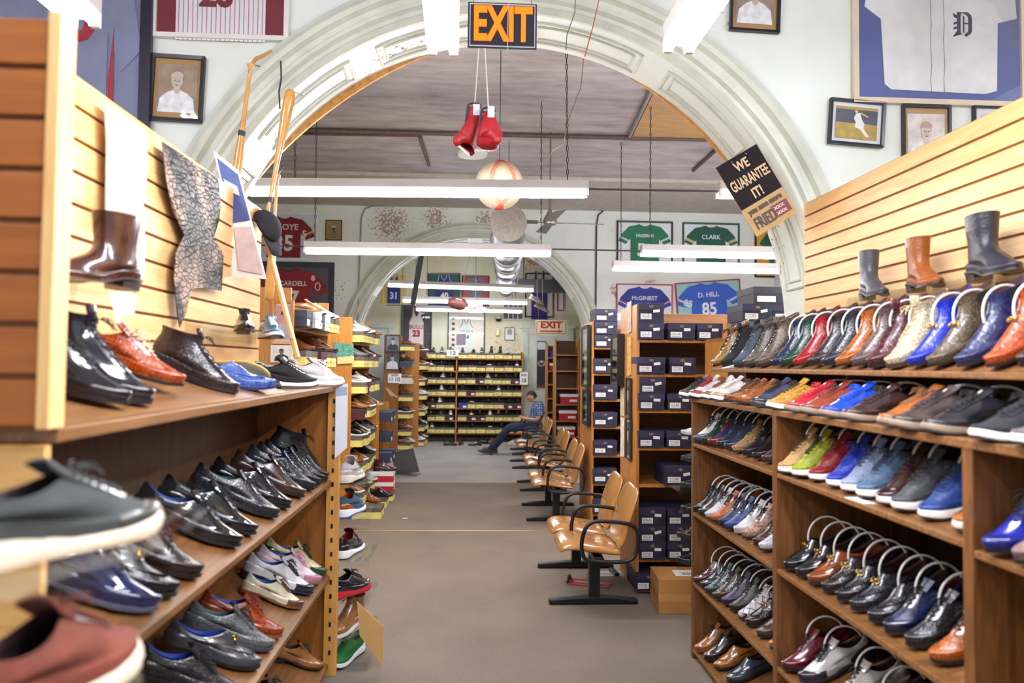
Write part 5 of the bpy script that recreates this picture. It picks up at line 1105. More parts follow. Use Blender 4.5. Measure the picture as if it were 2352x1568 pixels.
# ------------------------------------------------------------------ the seated man
def skin_obj(name, joints, edges, mat, parent=None, sub=2, root=0):
    me = bpy.data.meshes.new(name); me.from_pydata([j[:3] for j in joints], edges, []); o = mobj(name, me, mat, parent)
    sk = o.modifiers.new('skin', 'SKIN'); sv = me.skin_vertices[0].data
    for i, j in enumerate(joints): sv[i].radius = (j[3], j[4] if len(j) > 4 else j[3])
    sv[root].use_root = True; sk.use_smooth_shade = True
    s_ = o.modifiers.new('sub', 'SUBSURF'); s_.levels = sub; s_.render_levels = sub; return o
SKINM = plain('c08a68', .5, var=.04); mx, my = 1.13, 13.72
man = thing('person', 'seated man in blue plaid shirt and dark jeans looking down at a phone', 'person', (mx, my, 0))
J = [(-.02, 0, .53, .13, .10), (.05, 0, .66, .13, .10), (.09, 0, .80, .135, .10), (.10, 0, .93, .14, .095), (.07, 0, 1.01, .07, .06), (.02, 0, 1.06, .05), (-.01, 0, 1.09, .06),
     # arms (near = -y, far = +y)
     (.11, -.19, .95, .055), (.10, -.24, .80, .047), (.05, -.24, .70, .042), (-.07, -.17, .705, .034), (-.19, -.09, .72, .026), (-.24, -.06, .735, .030, .018),
     (.11, .19, .95, .055), (.10, .24, .80, .047), (.05, .24, .70, .042), (-.07, .17, .705, .034), (-.19, .08, .72, .026), (-.24, .05, .735, .030, .018),
     # legs
     (-.05, -.09, .52, .09), (-.28, -.11, .545, .078), (-.50, -.12, .53, .065), (-.68, -.10, .31, .052), (-.86, -.07, .10, .042),
     (-.05, .09, .52, .09), (-.28, .11, .545, .078), (-.48, .12, .53, .065), (-.62, .10, .31, .052), (-.78, .06, .11, .042)]
E = [(0, 1), (1, 2), (2, 3), (3, 4), (4, 5), (5, 6), (3, 7), (7, 8), (8, 9), (9, 10), (10, 11), (11, 12), (3, 13), (13, 14), (14, 15), (15, 16), (16, 17), (17, 18), (0, 19), (19, 20), (20, 21), (21, 22), (22, 23), (0, 24), (24, 25), (25, 26), (26, 27), (27, 28)]
# fingers grow from the hands
for sg, h in ((-1, 12), (1, 18)):
    hx, hy, hz = J[h][:3]
    for f in range(4):
        a = len(J); yy = hy+sg*.022-sg*.015*f; J.append((hx-.030-.004*(f in (1, 2)), yy, hz+.004, .0085)); J.append((hx-.052-.005*(f in (1, 2)), yy-sg*.006, hz+.012, .0075)); J.append((hx-.048, yy-sg*.020, hz+.030, .0065)); E += [(h, a), (a, a+1), (a+1, a+2)]
    a = len(J); J.append((hx-.01, hy-sg*.03, hz+.022, .010)); J.append((hx-.032, hy-sg*.034, hz+.038, .0085)); E += [(h, a), (a, a+1)]
body = skin_obj('body', J, E, SKINM, man)
hd = Matrix.Translation((-.04, 0, 1.14)) @ Euler((0, math.radians(-24), 0)).to_matrix().to_4x4()
def headmesh():
    b = MB().sphere((0, 0, 0), 1, 32, 22); vs = []
    for x, y, z in b.v:
        # face looks to -x
        X, Y, Z = x*.092, y*.074, z*.115
        if Z < -.02: k = 1-(-Z-.02)*3.2; Y *= max(.45, k); X = X*max(.7, k) - .012*min(1, (-Z-.02)/.08)
        if x < -.5:
            if abs(y) < .26 and -.28 < z < .22: X -= .024*(1-abs(y)/.26)*max(0, 1-abs(z+.12)/.34)      # nose
            if abs(abs(y)-.36) < .2 and abs(z-.16) < .16: X += .010*(1-abs(abs(y)-.36)/.2)              # eye sockets
            if abs(y) < .4 and .25 < z < .42: X -= .005                                                # brow
            if abs(y) < .36 and abs(z+.52) < .07: X -= .006                                             # lips
            if abs(y) < .3 and -.92 < z < -.68: X -= .008                                               # chin
        vs.append((X, Y, Z))
    b.v = vs; return b
h_ = headmesh().obj('head', SKINM, man, smooth=True); h_.matrix_local = hd
for s_ in (-1, 1):
    e_ = MB().sphere((0, 0, 0), 1, 12, 8); e_.v = [(x*.018, y*.007, z*.030) for x, y, z in e_.v]; q = e_.obj('ear', SKINM, h_, smooth=True, loc=(.012, s_*.076, -.005))
    MB().sphere((-.078, s_*.030, .018), .011, 12, 8).obj('eye', plain('e8e4e0', .2), h_, smooth=True)
    MB().sphere((-.0865, s_*.030, .016), .005, 8, 6).obj('pupil', BLACKP, h_, smooth=True)
    MB().tube([(-.089, s_*.014, .036), (-.090, s_*.03, .041), (-.078, s_*.048, .036)], .0035, 6).obj('eyebrow', plain('2a2422', .9), h_, smooth=True)
MB().tube([(-.088, -.022, -.060), (-.096, 0, -.058), (-.088, .022, -.060)], .0035, 6).obj('mouth', plain('8a4a40', .5), h_, smooth=True)
hb = MB().sphere((0, 0, 0), 1, 28, 20); hv = []; keep = []
for x, y, z in hb.v: hv.append((x*.100+.006, y*.081, z*.120+.006))
hb.v = hv; hb.f = [f for f in hb.f if all((hb.v[i][2] > .055-.0 or (hb.v[i][0] > .012 and hb.v[i][2] > -.055) or (abs(hb.v[i][1]) > .06 and hb.v[i][0] > -.03 and hb.v[i][2] > .02)) for i in f)]
hr = hb.obj('hair', plain('2c2625', .7, var=.3, vscale=60, bump=.6, bscale=120), h_, smooth=True); so = hr.modifiers.new('thick', 'SOLIDIFY'); so.thickness = .008; so.offset = -1
def plaid():
    m, nt, b = base_mat('blue_plaid_cloth'); tc = N(nt, 'ShaderNodeTexCoord'); sx = N(nt, 'ShaderNodeSeparateXYZ'); nt.links.new(tc.outputs['Object'], sx.inputs[0])
    acc = None
    for ax, sc in (('X', 150), ('Z', 150), ('Y', 160)):
        mu = N(nt, 'ShaderNodeMath', operation='MULTIPLY'); mu.inputs[1].default_value = sc; nt.links.new(sx.outputs[ax], mu.inputs[0])
        si = N(nt, 'ShaderNodeMath', operation='SINE'); nt.links.new(mu.outputs[0], si.inputs[0])
        if acc is None: acc = si
        else: ad = N(nt, 'ShaderNodeMath', operation='ADD'); nt.links.new(acc.outputs[0], ad.inputs[0]); nt.links.new(si.outputs[0], ad.inputs[1]); acc = ad
    r = N(nt, 'ShaderNodeValToRGB'); e = r.color_ramp.elements; e[0].position = .2; e[0].color = lin('3c4f78'); e[1].position = 1; e[1].color = lin('7d93b8')
    nt.links.new(acc.outputs[0], r.inputs['Fac']); nt.links.new(r.outputs['Color'], b.inputs['Base Color']); b.inputs['Roughness'].default_value = .8; return m
SJ = [(-.03, 0, .52, .165, .135), (.05, 0, .64, .175, .14), (.085, 0, .80, .175, .13), (.10, 0, .93, .165, .11), (.062, 0, 1.025, .088, .075),
      (.11, -.19, .945, .078), (.105, -.24, .84, .072), (.09, -.25, .76, .070), (.11, .19, .945, .078), (.105, .24, .84, .072), (.09, .25, .76, .070)]
SE = [(0, 1), (1, 2), (2, 3), (3, 4), (3, 5), (5, 6), (6, 7), (3, 8), (8, 9), (9, 10)]
SJ = [(x-.02*(i in (1, 2)), y, z, r*1.14, q*1.16) for i, (x, y, z, r, q) in enumerate([(*j, j[3])[:5] if len(j) == 4 else j for j in SJ])]
skin_obj('shirt', SJ, SE, plaid(), man); MB().tube([(.06+.062*math.cos(a), .066*math.sin(a), 1.035-.02*math.cos(a)) for a in [2*math.pi*k/16 for k in range(16)]], .014, 6, closed=True).obj('collar', plain('4c5f8a', .8), man, smooth=True)
JJ = [(0, 0, .51, .15, .12)]+[(x, y, z, r+.018) for x, y, z, r in [(j[0], j[1], j[2], j[3]) for j in J[19:29]]]
skin_obj('jeans', JJ, [(0, 1), (1, 2), (2, 3), (3, 4), (4, 5), (0, 6), (6, 7), (7, 8), (8, 9), (9, 10)], plain('1d2440', .85, bump=.3, bscale=40), man)
for y, x, a, z in ((-.07, -1.08, 205, .0), (.06, -.98, 170, .01)):
    for nm, me in shoe_parts('sneaker'):
        if nm in ('toe_cap', 'heel_counter'): continue
        o = mobj('shoe_'+nm if nm in ('upper', 'sole') else nm, me, plain('23262e' if nm not in ('sole',) else '3f4244', .6), man, smooth=True)
        o.matrix_local = Matrix.Translation((x+.22, y, .012+z)) @ Euler((0, math.radians(-14 if y < 0 else 0), math.radians(180 + (8 if y < 0 else -8)))).to_matrix().to_4x4() @ Matrix.Translation((-.06, 0, 0))
ph = MB().box(-.004, .004, -.037, .037, -.07, .07).obj('mobile_phone', BLACKP, bevel=.003, loc=(mx-.292, my-.005, .772), rot=(0, math.radians(-38), 0)); setp(ph, 'black phone held in both hands by the seated man', 'phone')
sc_ = MB().box(.004, .0052, -.033, .033, -.062, .062).obj('screen', plain('30343c', .1), ph)
# ------------------------------------------------------------------ framed jerseys and pictures
def framed(name, label, cat, rect, Y, tilt=0, fcol='1b1b20', fw=.03, back='f2f2f2', glass=True, group=None, size=None, d=.03, at=None, rz=0):
    x0, y0, x1, y1 = rect or (0, 0, 1, 1); c = Vector(at) if at else at_y((x0+x1)/2, (y0+y1)/2, Y)
    W = size[0] if size else (at_y(x1, (y0+y1)/2, Y)-at_y(x0, (y0+y1)/2, Y)).x; H = size[1] if size else (at_y((x0+x1)/2, y0, Y)-at_y((x0+x1)/2, y1, Y)).z
    t = thing(name, label, cat, c, (0, math.radians(-tilt), rz), group); a, e = W/2, H/2
    fm = plain(fcol, .35)
    b = MB(); o_ = [(-a, -e), (a, -e), (a, e), (-a, e)]; i_ = [(-a+fw, -e+fw), (a-fw, -e+fw), (a-fw, e-fw), (-a+fw, e-fw)]
    vs = [(p[0], y, p[1]) for y in (-d, -.001) for p in o_]+[(p[0], y, p[1]) for y in (-d+.004, -.001) for p in i_]
    fs = []
    for k in range(4):
        j = (k+1) % 4; fs += [(k, j, 8+j, 8+k), (k, 4+k, 4+j, j), (8+k, 8+j, 12+j, 12+k), (4+k, 12+k, 12+j, 4+j)]
    b.add(vs, fs).obj('frame', fm, t)
    MB().box(-a+fw, a-fw, -.008, -.002, -e+fw, e-fw).obj('mount', plain(back, .7, var=.03) if isinstance(back, str) else back, t)
    if glass: MB().box(-a+fw, a-fw, -d+.007, -d+.009, -e+fw, e-fw).obj('glass', GLASS, t)
    t['W'] = W-2*fw; t['H'] = H-2*fw
    return t, W-2*fw, H-2*fw
def shape(t, name, pts, mat, y=-.012, th=.004, lab=None):
    o = MB().poly(pts, y-th, y).obj(name, mat, t)
    return o
JERS = [(-.16, .44), (-.10, .47), (-.05, .43), (0, .42), (.05, .43), (.10, .47), (.16, .44), (.30, .40), (.44, .20), (.50, .02), (.36, -.06), (.27, .08), (.27, -.5), (-.27, -.5), (-.27, .08), (-.36, -.06), (-.50, .02), (-.44, .20), (-.30, .40)]
TANK = [(-.14, .50), (-.10, .50), (-.07, .36), (0, .28), (.07, .36), (.10, .50), (.14, .50), (.17, .30), (.27, .16), (.27, -.5), (-.27, -.5), (-.27, .16), (-.17, .30)]
def jersey(t, W, H, col, kind=JERS, s=.94, name=None, num=None, ncol='f4f4f4', tcol=None, trim=None, nsize=.42, tsize=.12, stripes=None, oy=0, tz=.26, nz=-.06, sx=1.0, cloth=None):
    P = [(x*W*s, (z+oy)*H*s) for x, z in kind]
    shape(t, 'jersey', P, cloth or plain(col, .75, bump=.2, bscale=25), y=-.010, th=.005)
    q = plain(ncol, .7)
    if trim:
        n = 13 if kind is TANK else 19
        idx = (0, 1, 2, 3, 4, 5, 6) if kind is TANK else (1, 2, 3, 4, 5)
        MB().tube([(P[i][0], -.017, P[i][1]) for i in idx], .006*max(1, W), 5).obj('neck_trim', plain(trim, .6), t, smooth=True)
        if kind is TANK:
            for ids in ((6, 7, 8), (0, 12, 11)): MB().tube([(P[i][0], -.017, P[i][1]) for i in ids], .006*max(1, W), 5).obj('arm_trim', plain(trim, .6), t, smooth=True)
    if stripes:
        for sg in (-1, 1):
            for k, cc in enumerate(stripes):
                f = .30+.14*k
                a = (P[8][0]*(1-f)+P[9][0]*f, P[8][1]*(1-f)+P[9][1]*f); b_ = (P[11][0]*(1-f)+P[10][0]*f, P[11][1]*(1-f)+P[10][1]*f); f2 = f+.09
                c = (P[11][0]*(1-f2)+P[10][0]*f2, P[11][1]*(1-f2)+P[10][1]*f2); d = (P[8][0]*(1-f2)+P[9][0]*f2, P[8][1]*(1-f2)+P[9][1]*f2)
                shape(t, 'sleeve_stripe', [(sg*p[0], p[1]) for p in (a, b_, c, d)][::sg], plain(cc, .7), y=-.0155, th=.001)
    if name: text(name, tsize*H, plain(tcol or ncol, .6), t, (0, -.018, (tz+oy)*H), name='player_name', bold=.002*H, sx=sx)
    if num: text(num, nsize*H, q, t, (0, -.018, (nz+oy)*H), name='jersey_number', bold=.012*H, sx=.9)
W2 = 11.944-.0; W1 = 4.394; W3 = 16.295
J_ = 'framed sports jerseys on the walls'
t, w_, h_ = framed('framed_jersey', 'white framed maroon jersey OKOYE 35 on the wall behind the bats', 'framed jersey', (577, 488, 728, 596), W2, fcol='e8ecf4', back='dfe3ee', fw=.03, group=J_)
jersey(t, w_, h_, '8e1f2e', s=1.0, name='OKOYE', num='35', ncol='f2f0ee', stripes=['f0f0f0', 'e0b050'], oy=-.02, tz=.22, nz=-.16, nsize=.5, tsize=.19); text('5', .17, plain('f2f0ee', .6), t, (.33*w_, -.018, .03), name='sleeve_number', bold=.004)
t, w_, h_ = framed('framed_jersey', 'dark framed crimson jersey McCARDELL, below the OKOYE one', 'framed jersey', (560, 601, 768, 741), W2, fcol='3a3a48', back='5c5c66', fw=.09, group=J_)
jersey(t, w_, h_, '9a2030', s=1.0, name='McCARDELL', num='87', ncol='f2f0ee', trim='22304a', stripes=['22202a'], tz=.17, nz=-.14, nsize=.42, tsize=.13); text('8', .12, plain('f2f0ee', .6), t, (.30*w_, -.018, .28*h_), name='sleeve_number', bold=.004)
MB().tube([(.36*w_+.04*math.cos(a), -.018, .12*h_+.065*math.sin(a)) for a in [2*math.pi*k/12 for k in range(12)]], .008, 5, closed=True).obj('team_patch', plain('e8e8ec', .6), t)
t, w_, h_ = framed('framed_jersey', 'black framed green jersey beside the Clark one, fifty in white', 'framed jersey', (1416, 508, 1545, 604), W2, fcol='16181c', back='eef0f2', group=J_)
jersey(t, w_, h_, '1c7a58', s=1.0, name='HAGEMAN', num='56', ncol='f6f6f6', stripes=['f2f2f2', 'f2f2f2'], trim='f2f2f2', tz=.16, nz=-.22, nsize=.44, tsize=.12, sx=.8)
t, w_, h_ = framed('framed_jersey', 'green framed jersey CLARK with yellow sleeve stripes', 'framed jersey', (1567, 512, 1698, 606), W2, fcol='1d5c4c', back='eef0f2', group=J_)
jersey(t, w_, h_, '1a5e50', s=1.0, name='CLARK', num='85', ncol='f6f6f6', stripes=['e8c022', 'f2f2f2', 'e8c022'], trim='e0b030', tz=.16, nz=-.24, nsize=.44, tsize=.16)
t, w_, h_ = framed('framed_jersey', 'yellow and green framed jersey half hidden by the arch and strip light', 'framed jersey', (1733, 518, 1860, 638), W2, fcol='16181c', back='dfa82c', group=J_)
jersey(t, w_, h_, '1a5e50', s=.96, num='4', ncol='f6f6f6', stripes=['e8c022', 'f2f2f2', 'e8c022'], trim='e0b030', nz=-.12)
t, w_, h_ = framed('framed_jersey', 'red framed blue jersey McGINEST above the navy boxes', 'framed jersey', (1415, 652, 1545, 752), W2, fcol='a31f30', back='f0eef0', group=J_, fw=.022)
jersey(t, w_, h_, '24389a', s=1.0, name='McGINEST', num='55', ncol='f0f0f4', stripes=['c02a38', 'f0f0f4'], trim='f0f0f4', tz=.18, nz=-.1, nsize=.4, tsize=.14); 
t, w_, h_ = framed('framed_jersey', 'tilted red framed blue jersey D. HILL above the navy boxes', 'framed jersey', (1553, 645, 1703, 748), W2, tilt=5, fcol='a31f30', back='9ed0cc', group=J_, fw=.022)
jersey(t, w_, h_, '2c60cc', s=1.05, name='D. HILL', num='85', ncol='f4f4f6', stripes=['f4f4f6', 'f4f4f6'], tz=.20, nz=-.14, nsize=.4, tsize=.16); text('85', .16, plain('f4f4f6', .6), t, (-.33*w_, -.018, .02), (0, .3, 0), name='sleeve_number', bold=.004)
def person_pic(t, W, H, bgc, body, face, cap=None, y=-.011, s=1.0, oz=0):
    shape(t, 'photo', [(-W*.43, -H*.43), (W*.43, -H*.43), (W*.43, H*.43), (-W*.43, H*.43)], plain(bgc, .5, var=.25, vscale=12), y=-.009, th=.002)
    ell = lambda cx, cz, a, b_, n=18: [(cx+a*math.cos(2*math.pi*k/n), cz+b_*math.sin(2*math.pi*k/n)) for k in range(n)]
    sh = [(-W*.40, -H*.43), (W*.40, -H*.43), (W*.36, -H*.18), (W*.22, -H*.08), (W*.08, -H*.03), (-W*.08, -H*.03), (-W*.22, -H*.08), (-W*.36, -H*.18)]
    shape(t, 'pictured_clothes', [(x, z+oz*H) if z > -H*.4 else (x, z) for x, z in sh], plain(body, .5, var=.2, vscale=20), y=-.0115, th=.001)
    shape(t, 'pictured_neck', ell(0, -.02*H+oz*H, .075*W, .08*H), plain(face, .5), y=-.013, th=.001)
    shape(t, 'pictured_face', ell(0, .13*H+oz*H, .125*W, .14*H), plain(face, .5, var=.15, vscale=25), y=-.0145, th=.001)
    hc = cap or '2a2624'
    shape(t, 'pictured_cap' if cap else 'pictured_hair', [(p[0], p[1]) for p in ell(0, .20*H+oz*H, .14*W, .10*H) if p[1] > .185*H+oz*H]+[(-.15*W, .185*H+oz*H)], plain(hc, .5), y=-.016, th=.001)
    for sg in (-1, 1): shape(t, 'pictured_eye', ell(sg*.045*W, .13*H+oz*H, .014*W, .008*H, 8), plain('2a2422', .5), y=-.0165, th=.001)
    shape(t, 'pictured_mouth', ell(0, .055*H+oz*H, .035*W, .007*H, 8), plain('5a3a34', .5), y=-.0165, th=.001)
P_ = 'small framed photographs'
t, w_, h_ = framed('framed_photo', 'small black framed photo of a crouching player, beside the OKOYE jersey', 'framed photo', (748, 506, 786, 552), W2, fcol='15151a', fw=.012, back='b89a58', group=P_)
person_pic(t, w_, h_, 'a08c58', '8e8468', '6a5648', cap='d8d4cc', oz=-.05)
t, w_, h_ = framed('framed_photo', 'black framed sepia portrait of a player in white, on the wall above the counter', 'framed photo', (347, 129, 470, 281), W1, tilt=-2, fcol='1c1a20', fw=.022, back='b48c54', group=P_)
person_pic(t, w_, h_*.94, 'a08a74', 'efeef0', 'c8b8a6', cap='cbb9a8')
t, w_, h_ = framed('framed_jersey', 'white framed pinstripe jersey on maroon backing, above the sepia portrait', 'framed jersey', (354, -170, 668, 92), W1, fcol='e4e0da', fw=.03, back='7e2433', group=J_)
def pinstripe():
    m, nt, b = base_mat('pinstripe_cloth'); tc = N(nt, 'ShaderNodeTexCoord'); wv = N(nt, 'ShaderNodeTexWave'); wv.bands_direction = 'X'; wv.inputs['Scale'].default_value = 11; nt.links.new(tc.outputs['Object'], wv.inputs['Vector'])
    r = N(nt, 'ShaderNodeValToRGB'); e = r.color_ramp.elements; e[0].position = .04; e[0].color = lin('b07a84'); e[1].position = .12; e[1].color = lin('ece8ee'); nt.links.new(wv.outputs['Fac'], r.inputs['Fac']); nt.links.new(r.outputs['Color'], b.inputs['Base Color']); b.inputs['Roughness'].default_value = .8; return m
jersey(t, w_, h_, 'ffffff', s=1.3, oy=.07, cloth=pinstripe())
text('26', .2, plain('7e2433', .6), t, (-.03, -.018, -.14*h_), name='jersey_number', bold=.01)
t, w_, h_ = framed('framed_jersey', 'huge dark framed grey jersey with red zero, above the slatted wall', 'framed jersey', (-40, -220, 352, 470), W1-.02, fcol='1e1c30', fw=.07, back='8388a8', group=J_)
jersey(t, w_, h_, '8a90ae', s=1.02, oy=0); text('0', .36, plain('b02238', .6), t, (.085*w_, -.018, .115*h_), name='jersey_number', bold=.016); shape(t, 'side_stripe', [(.32*w_, .10*h_), (.285*w_, -.10*h_), (.30*w_, -.3*h_), (.33*w_, -.42*h_)], plain('b02238', .6), y=-.016, th=.002)
t, w_, h_ = framed('framed_jersey', 'cream framed white baseball jersey with a blackletter D on blue backing', 'framed jersey', (1957, -180, 2352, 242), W1, fcol='dccbb4', fw=.036, back='5e6ba8', group=J_)
jersey(t, w_, h_, 'f4f4f4', kind=[(-.12, .5), (.12, .5), (.40, .44), (.47, .10), (.48, -.02), (.36, -.05), (.35, -.44), (.28, -.46), (-.30, -.45), (-.34, -.42), (-.36, -.05), (-.46, .02), (-.44, .12), (-.40, .44)], s=1.0)
for xx in (-.055, .025):
    MB().tube([(xx*w_+.004*math.sin(k*2.1), -.017, (.45-.91*k/12)*h_) for k in range(13)], .0016, 4).obj('button_seam', plain('8a8a90', .7), t)
DG = [[(-.5, .46), (-.30, .36), (-.30, .50), (.25, .50), (.46, .40), (.50, .28), (.50, -.30), (.40, -.42), (.18, -.50), (0, -.40), (-.22, -.44), (-.50, -.52), (-.36, -.36), (-.26, -.28), (-.26, .22), (-.42, .30)],]
dm = plain('3b4254', .6)
k_ = .13; dx, dz = .14*w_, -.064*h_
def dd(pts, nm='blackletter_d'): shape(t, nm, [(dx+x*k_, dz+z*k_*1.25) for x, z in pts], dm, y=-.0165, th=.001)
dd([(-.5, .46), (-.28, .34), (-.28, .50), (-.02, .50), (-.06, .40), (-.10, .36), (-.10, -.34), (-.02, -.42), (-.22, -.46), (-.52, -.54), (-.36, -.36), (-.28, -.28), (-.28, .22), (-.46, .30)])
dd([(-.02, .50), (.28, .50), (.46, .38), (.50, .26), (.50, -.28), (.42, -.40), (.18, -.52), (.08, -.42), (.22, -.36), (.30, -.26), (.30, .28), (.22, .38), (.08, .42)])
dd([(.02, .36), (.10, .32), (.10, -.34), (.02, -.38)]); dd([(.10, .06), (.30, .06), (.30, .0), (.10, .0)]); dd([(-.46, .06), (-.28, .10), (-.28, .02), (-.48, -.04)]); dd([(-.46, -.14), (-.28, -.10), (-.28, -.18), (-.48, -.24)])
t, w_, h_ = framed('framed_photo', 'black framed photo of a swinging batter on a yellow field', 'framed photo', (1902, 232, 2028, 336), W1-.0, tilt=-3.5, fcol='1d1c26', fw=.018, back='e6e6ec', group=P_)
shape(t, 'photo', [(-w_*.42, -h_*.40), (w_*.42, -h_*.40), (w_*.42, h_*.40), (-w_*.42, h_*.40)], plain('4b4f5e', .5, var=.2, vscale=20), y=-.009, th=.002)
shape(t, 'pictured_field', [(-w_*.42, -h_*.40), (w_*.42, -h_*.40), (w_*.42, -h_*.02), (-w_*.42, h_*.0)], plain('b59a46', .5, var=.2, vscale=20), y=-.0115, th=.001); shape(t, 'pictured_rail', [(-w_*.42, h_*.33), (w_*.42, h_*.33), (w_*.42, h_*.40), (-w_*.42, h_*.40)], plain('b59a46', .5), y=-.0115, th=.001)
for nm, pp in (('pictured_player', [(-.02, .24), (.06, .26), (.10, .10), (.16, -.02), (.14, -.12), (.26, -.32), (.20, -.34), (.08, -.16), (-.04, -.10), (-.02, .02), (-.06, .12)]), ('pictured_bat', [(.06, .24), (.22, .15), (.23, .18), (.08, .27)]), ('pictured_head', [(-.04, .26), (.0, .24), (.03, .29), (-.01, .33), (-.05, .31)])):
    shape(t, nm, [(x*w_, z*h_) for x, z in pp], plain('ecebe8' if nm == 'pictured_player' else 'd8c27a', .5), y=-.013, th=.001)
t, w_, h_ = framed('framed_photo', 'pale sepia portrait of a capped player, lower corner cut by the slatted wall', 'framed photo', (2070, 244, 2180, 400), W1, fcol='1d1c26', fw=.016, back='c0996c', group=P_); person_pic(t, w_, h_*.95, 'e4dcd8', 'f0eeee', 'dcc8bc', cap='c8a89c')
t, w_, h_ = framed('framed_photo', 'black framed photo almost hidden behind the slatted wall', 'framed photo', (2232, 246, 2352, 400), W1, fcol='1d1c26', fw=.016, back='e6e6ea', group=P_); person_pic(t, w_, h_*.95, 'e4e4e8', '88888c', 'c8c0bc', cap='8a8a90')
t, w_, h_ = framed('framed_photo', 'black framed sepia photo of a seated player in white, by the strip light', 'framed photo', (1676, -80, 1790, 76), W1, tilt=-2, fcol='1d1c26', fw=.018, back='b48c54', group=P_); person_pic(t, w_, h_*.95, '9a8878', 'efeef0', 'c8b0a0', oz=-.02)
# end wall
def fj(label, rect, fcol, back, **k): 
    t, w_, h_ = framed('framed_jersey', label, 'framed jersey', rect, W3, fcol=fcol, back=back, fw=k.pop('fw', .03), tilt=k.pop('tilt', 0), group=J_); jersey(t, w_, h_, **k); return t, w_, h_
fj('yellow framed blue and green jersey numbered thirty-one', (878, 632, 932, 700), 'e2cc6a', 'e2cc6a', col='22409c', num='31', ncol='f2f2f2', trim='7aa04a', kind=TANK, s=1.15, nsize=.34, nz=-.22, name='Panthers', tcol='16305a', tsize=.12, tz=.02)
fj('dark framed purple jersey numbered forty, leaning slightly', (983, 628, 1058, 704), '1a1c22', '2f5a54', tilt=2, col='2e2c6c', num='40', ncol='d8e4b8', trim='e8e8ee', kind=TANK, s=1.1, nsize=.28, nz=-.2, name='MAVS', tsize=.14, tz=.06)
t, w_, h_ = fj('dark framed grey pinstripe jersey on red backing', (1060, 633, 1124, 704), '1c1a22', 'b4483c', col='77747c', trim='2a2c50', s=1.05)
fj('dark framed purple and red basketball jersey behind the hanging sneakers', (1206, 627, 1272, 729), '26242c', 'ddd6c8', col='3c2a7c', trim='c05038', kind=TANK, s=1.15)
fj('tall framed white BULLS jersey numbered twenty-three', (921, 700, 992, 812), '2b2630', '4a4248', col='e8dcd8', num='23', ncol='a01e34', name='BULLS', tcol='a01e34', trim='8a3a44', kind=TANK, s=1.0, nsize=.19, nz=-.1, tsize=.12, tz=.05, fw=.05)
t, w_, h_ = framed('framed_board', 'cream framed memorabilia board around a white CELTICS jersey numbered thirty-three', 'framed jersey', (1028, 714, 1114, 830), W3, fcol='2a2826', back='e6dfd2', fw=.03, group=J_)
jersey(t, w_*.66, h_*.62, 'dfe8e2', num='33', ncol='2a7a58', name='CELTICS', tcol='6a8a7c', trim='4a5a52', kind=TANK, s=1.0, oy=.12, nsize=.22, nz=-.12, tsize=.12, tz=.03)
for k in range(7): shape(t, 'small_print', [(-w_*.42+x*.07, h_*(.34-.11*k)+z*.06) for x, z in ((0, 0), (1, 0), (1, 1), (0, 1))], plain('4a4448', .6, var=.6, vscale=60), y=-.012, th=.002)
shape(t, 'portrait_card', [(-w_*.28, -h_*.18), (-w_*.02, -h_*.18), (-w_*.02, h_*.05), (-w_*.28, h_*.05)], plain('8a7a8c', .6, var=.6, vscale=45), y=-.022, th=.003)
framed('framed_picture', 'narrow red framed picture at the edge of the far arch', 'framed picture', (1279, 668, 1296, 714), W3, fcol='b02028', back='e8e8ea', fw=.03)
t, w_, h_ = framed('framed_picture', 'small grey framed sketch of a face on the end wall', 'framed picture', (1159, 752, 1182, 781), W3, fcol='4a4a4c', back='eceae6', fw=.012); shape(t, 'sketched_face', [(-.05, -.02), (.05, -.02), (.06, .08), (.03, .12), (-.03, .12), (-.06, .08)], plain('9a9892', .6, var=.5, vscale=60))
# portraits on the rack end
t, w_, h_ = framed('framed_photo', 'black framed grey portrait of a man in a suit, upper one on the rack end', 'framed photo', (887, 769, 919, 807), 14.24, tilt=-1, fcol='1c1c1e', fw=.012, back='b8b8ba', glass=False, group=P_); person_pic(t, w_*1.1, h_*1.1, '8a8c8e', '3a3a3e', 'c8c8c8')
t, w_, h_ = framed('framed_photo', 'black framed grey portrait of a man in light shirt, lower on rack end', 'framed photo', (885, 810, 918, 849), 14.24, tilt=-1, fcol='1c1c1e', fw=.012, back='b8b8ba', glass=False, group=P_); person_pic(t, w_*1.1, h_*1.1, '4a4c4e', 'd0d0ce', 'a8a8a8', oz=.06)
def sign(label, rect, Y, lines, bgc='f0f0ee', cat='sign', name='size_sign'):
    x0, y0, x1, y1 = rect; c = at_y((x0+x1)/2, (y0+y1)/2, Y); W = at_y(x1, y0, Y).x-at_y(x0, y0, Y).x; H = at_y(x0, y0, Y).z-at_y(x0, y1, Y).z
    t = thing(name, label, cat, c); MB().box(-W/2, W/2, -.003, .0, -H/2, H/2).obj('card', plain(bgc, .6, var=.02), t)
    for tx, sz, zz, col, bd, sx in lines: text(tx, sz*H, plain(col, .6), t, (0, -.0045, zz*H), bold=bd*H, sx=sx, name='lettering', depth=.001)
    return t, W, H
sign('white handwritten SIZE 11 1/2 card on the portrait rack end', (891, 858, 922, 879), 14.235, [('SIZE', .26, .32, '1a1a1c', .008, 1.6), ('11 1/2', .55, -.12, '1a1a1c', .015, .9)])
sign('white SIZE 13 card hanging beside the end rack', (1194, 854, 1212, 883), 15.842, [('SIZE', .24, .25, '1a1a1c', .006, 1.0), ('13', .42, -.18, '1a1a1c', .02, .9)])
sign('white handwritten 12 card standing on the end rack', (1026, 803, 1053, 818), 15.78, [('12', .8, 0, '1a1a1c', .02, 1.3)])
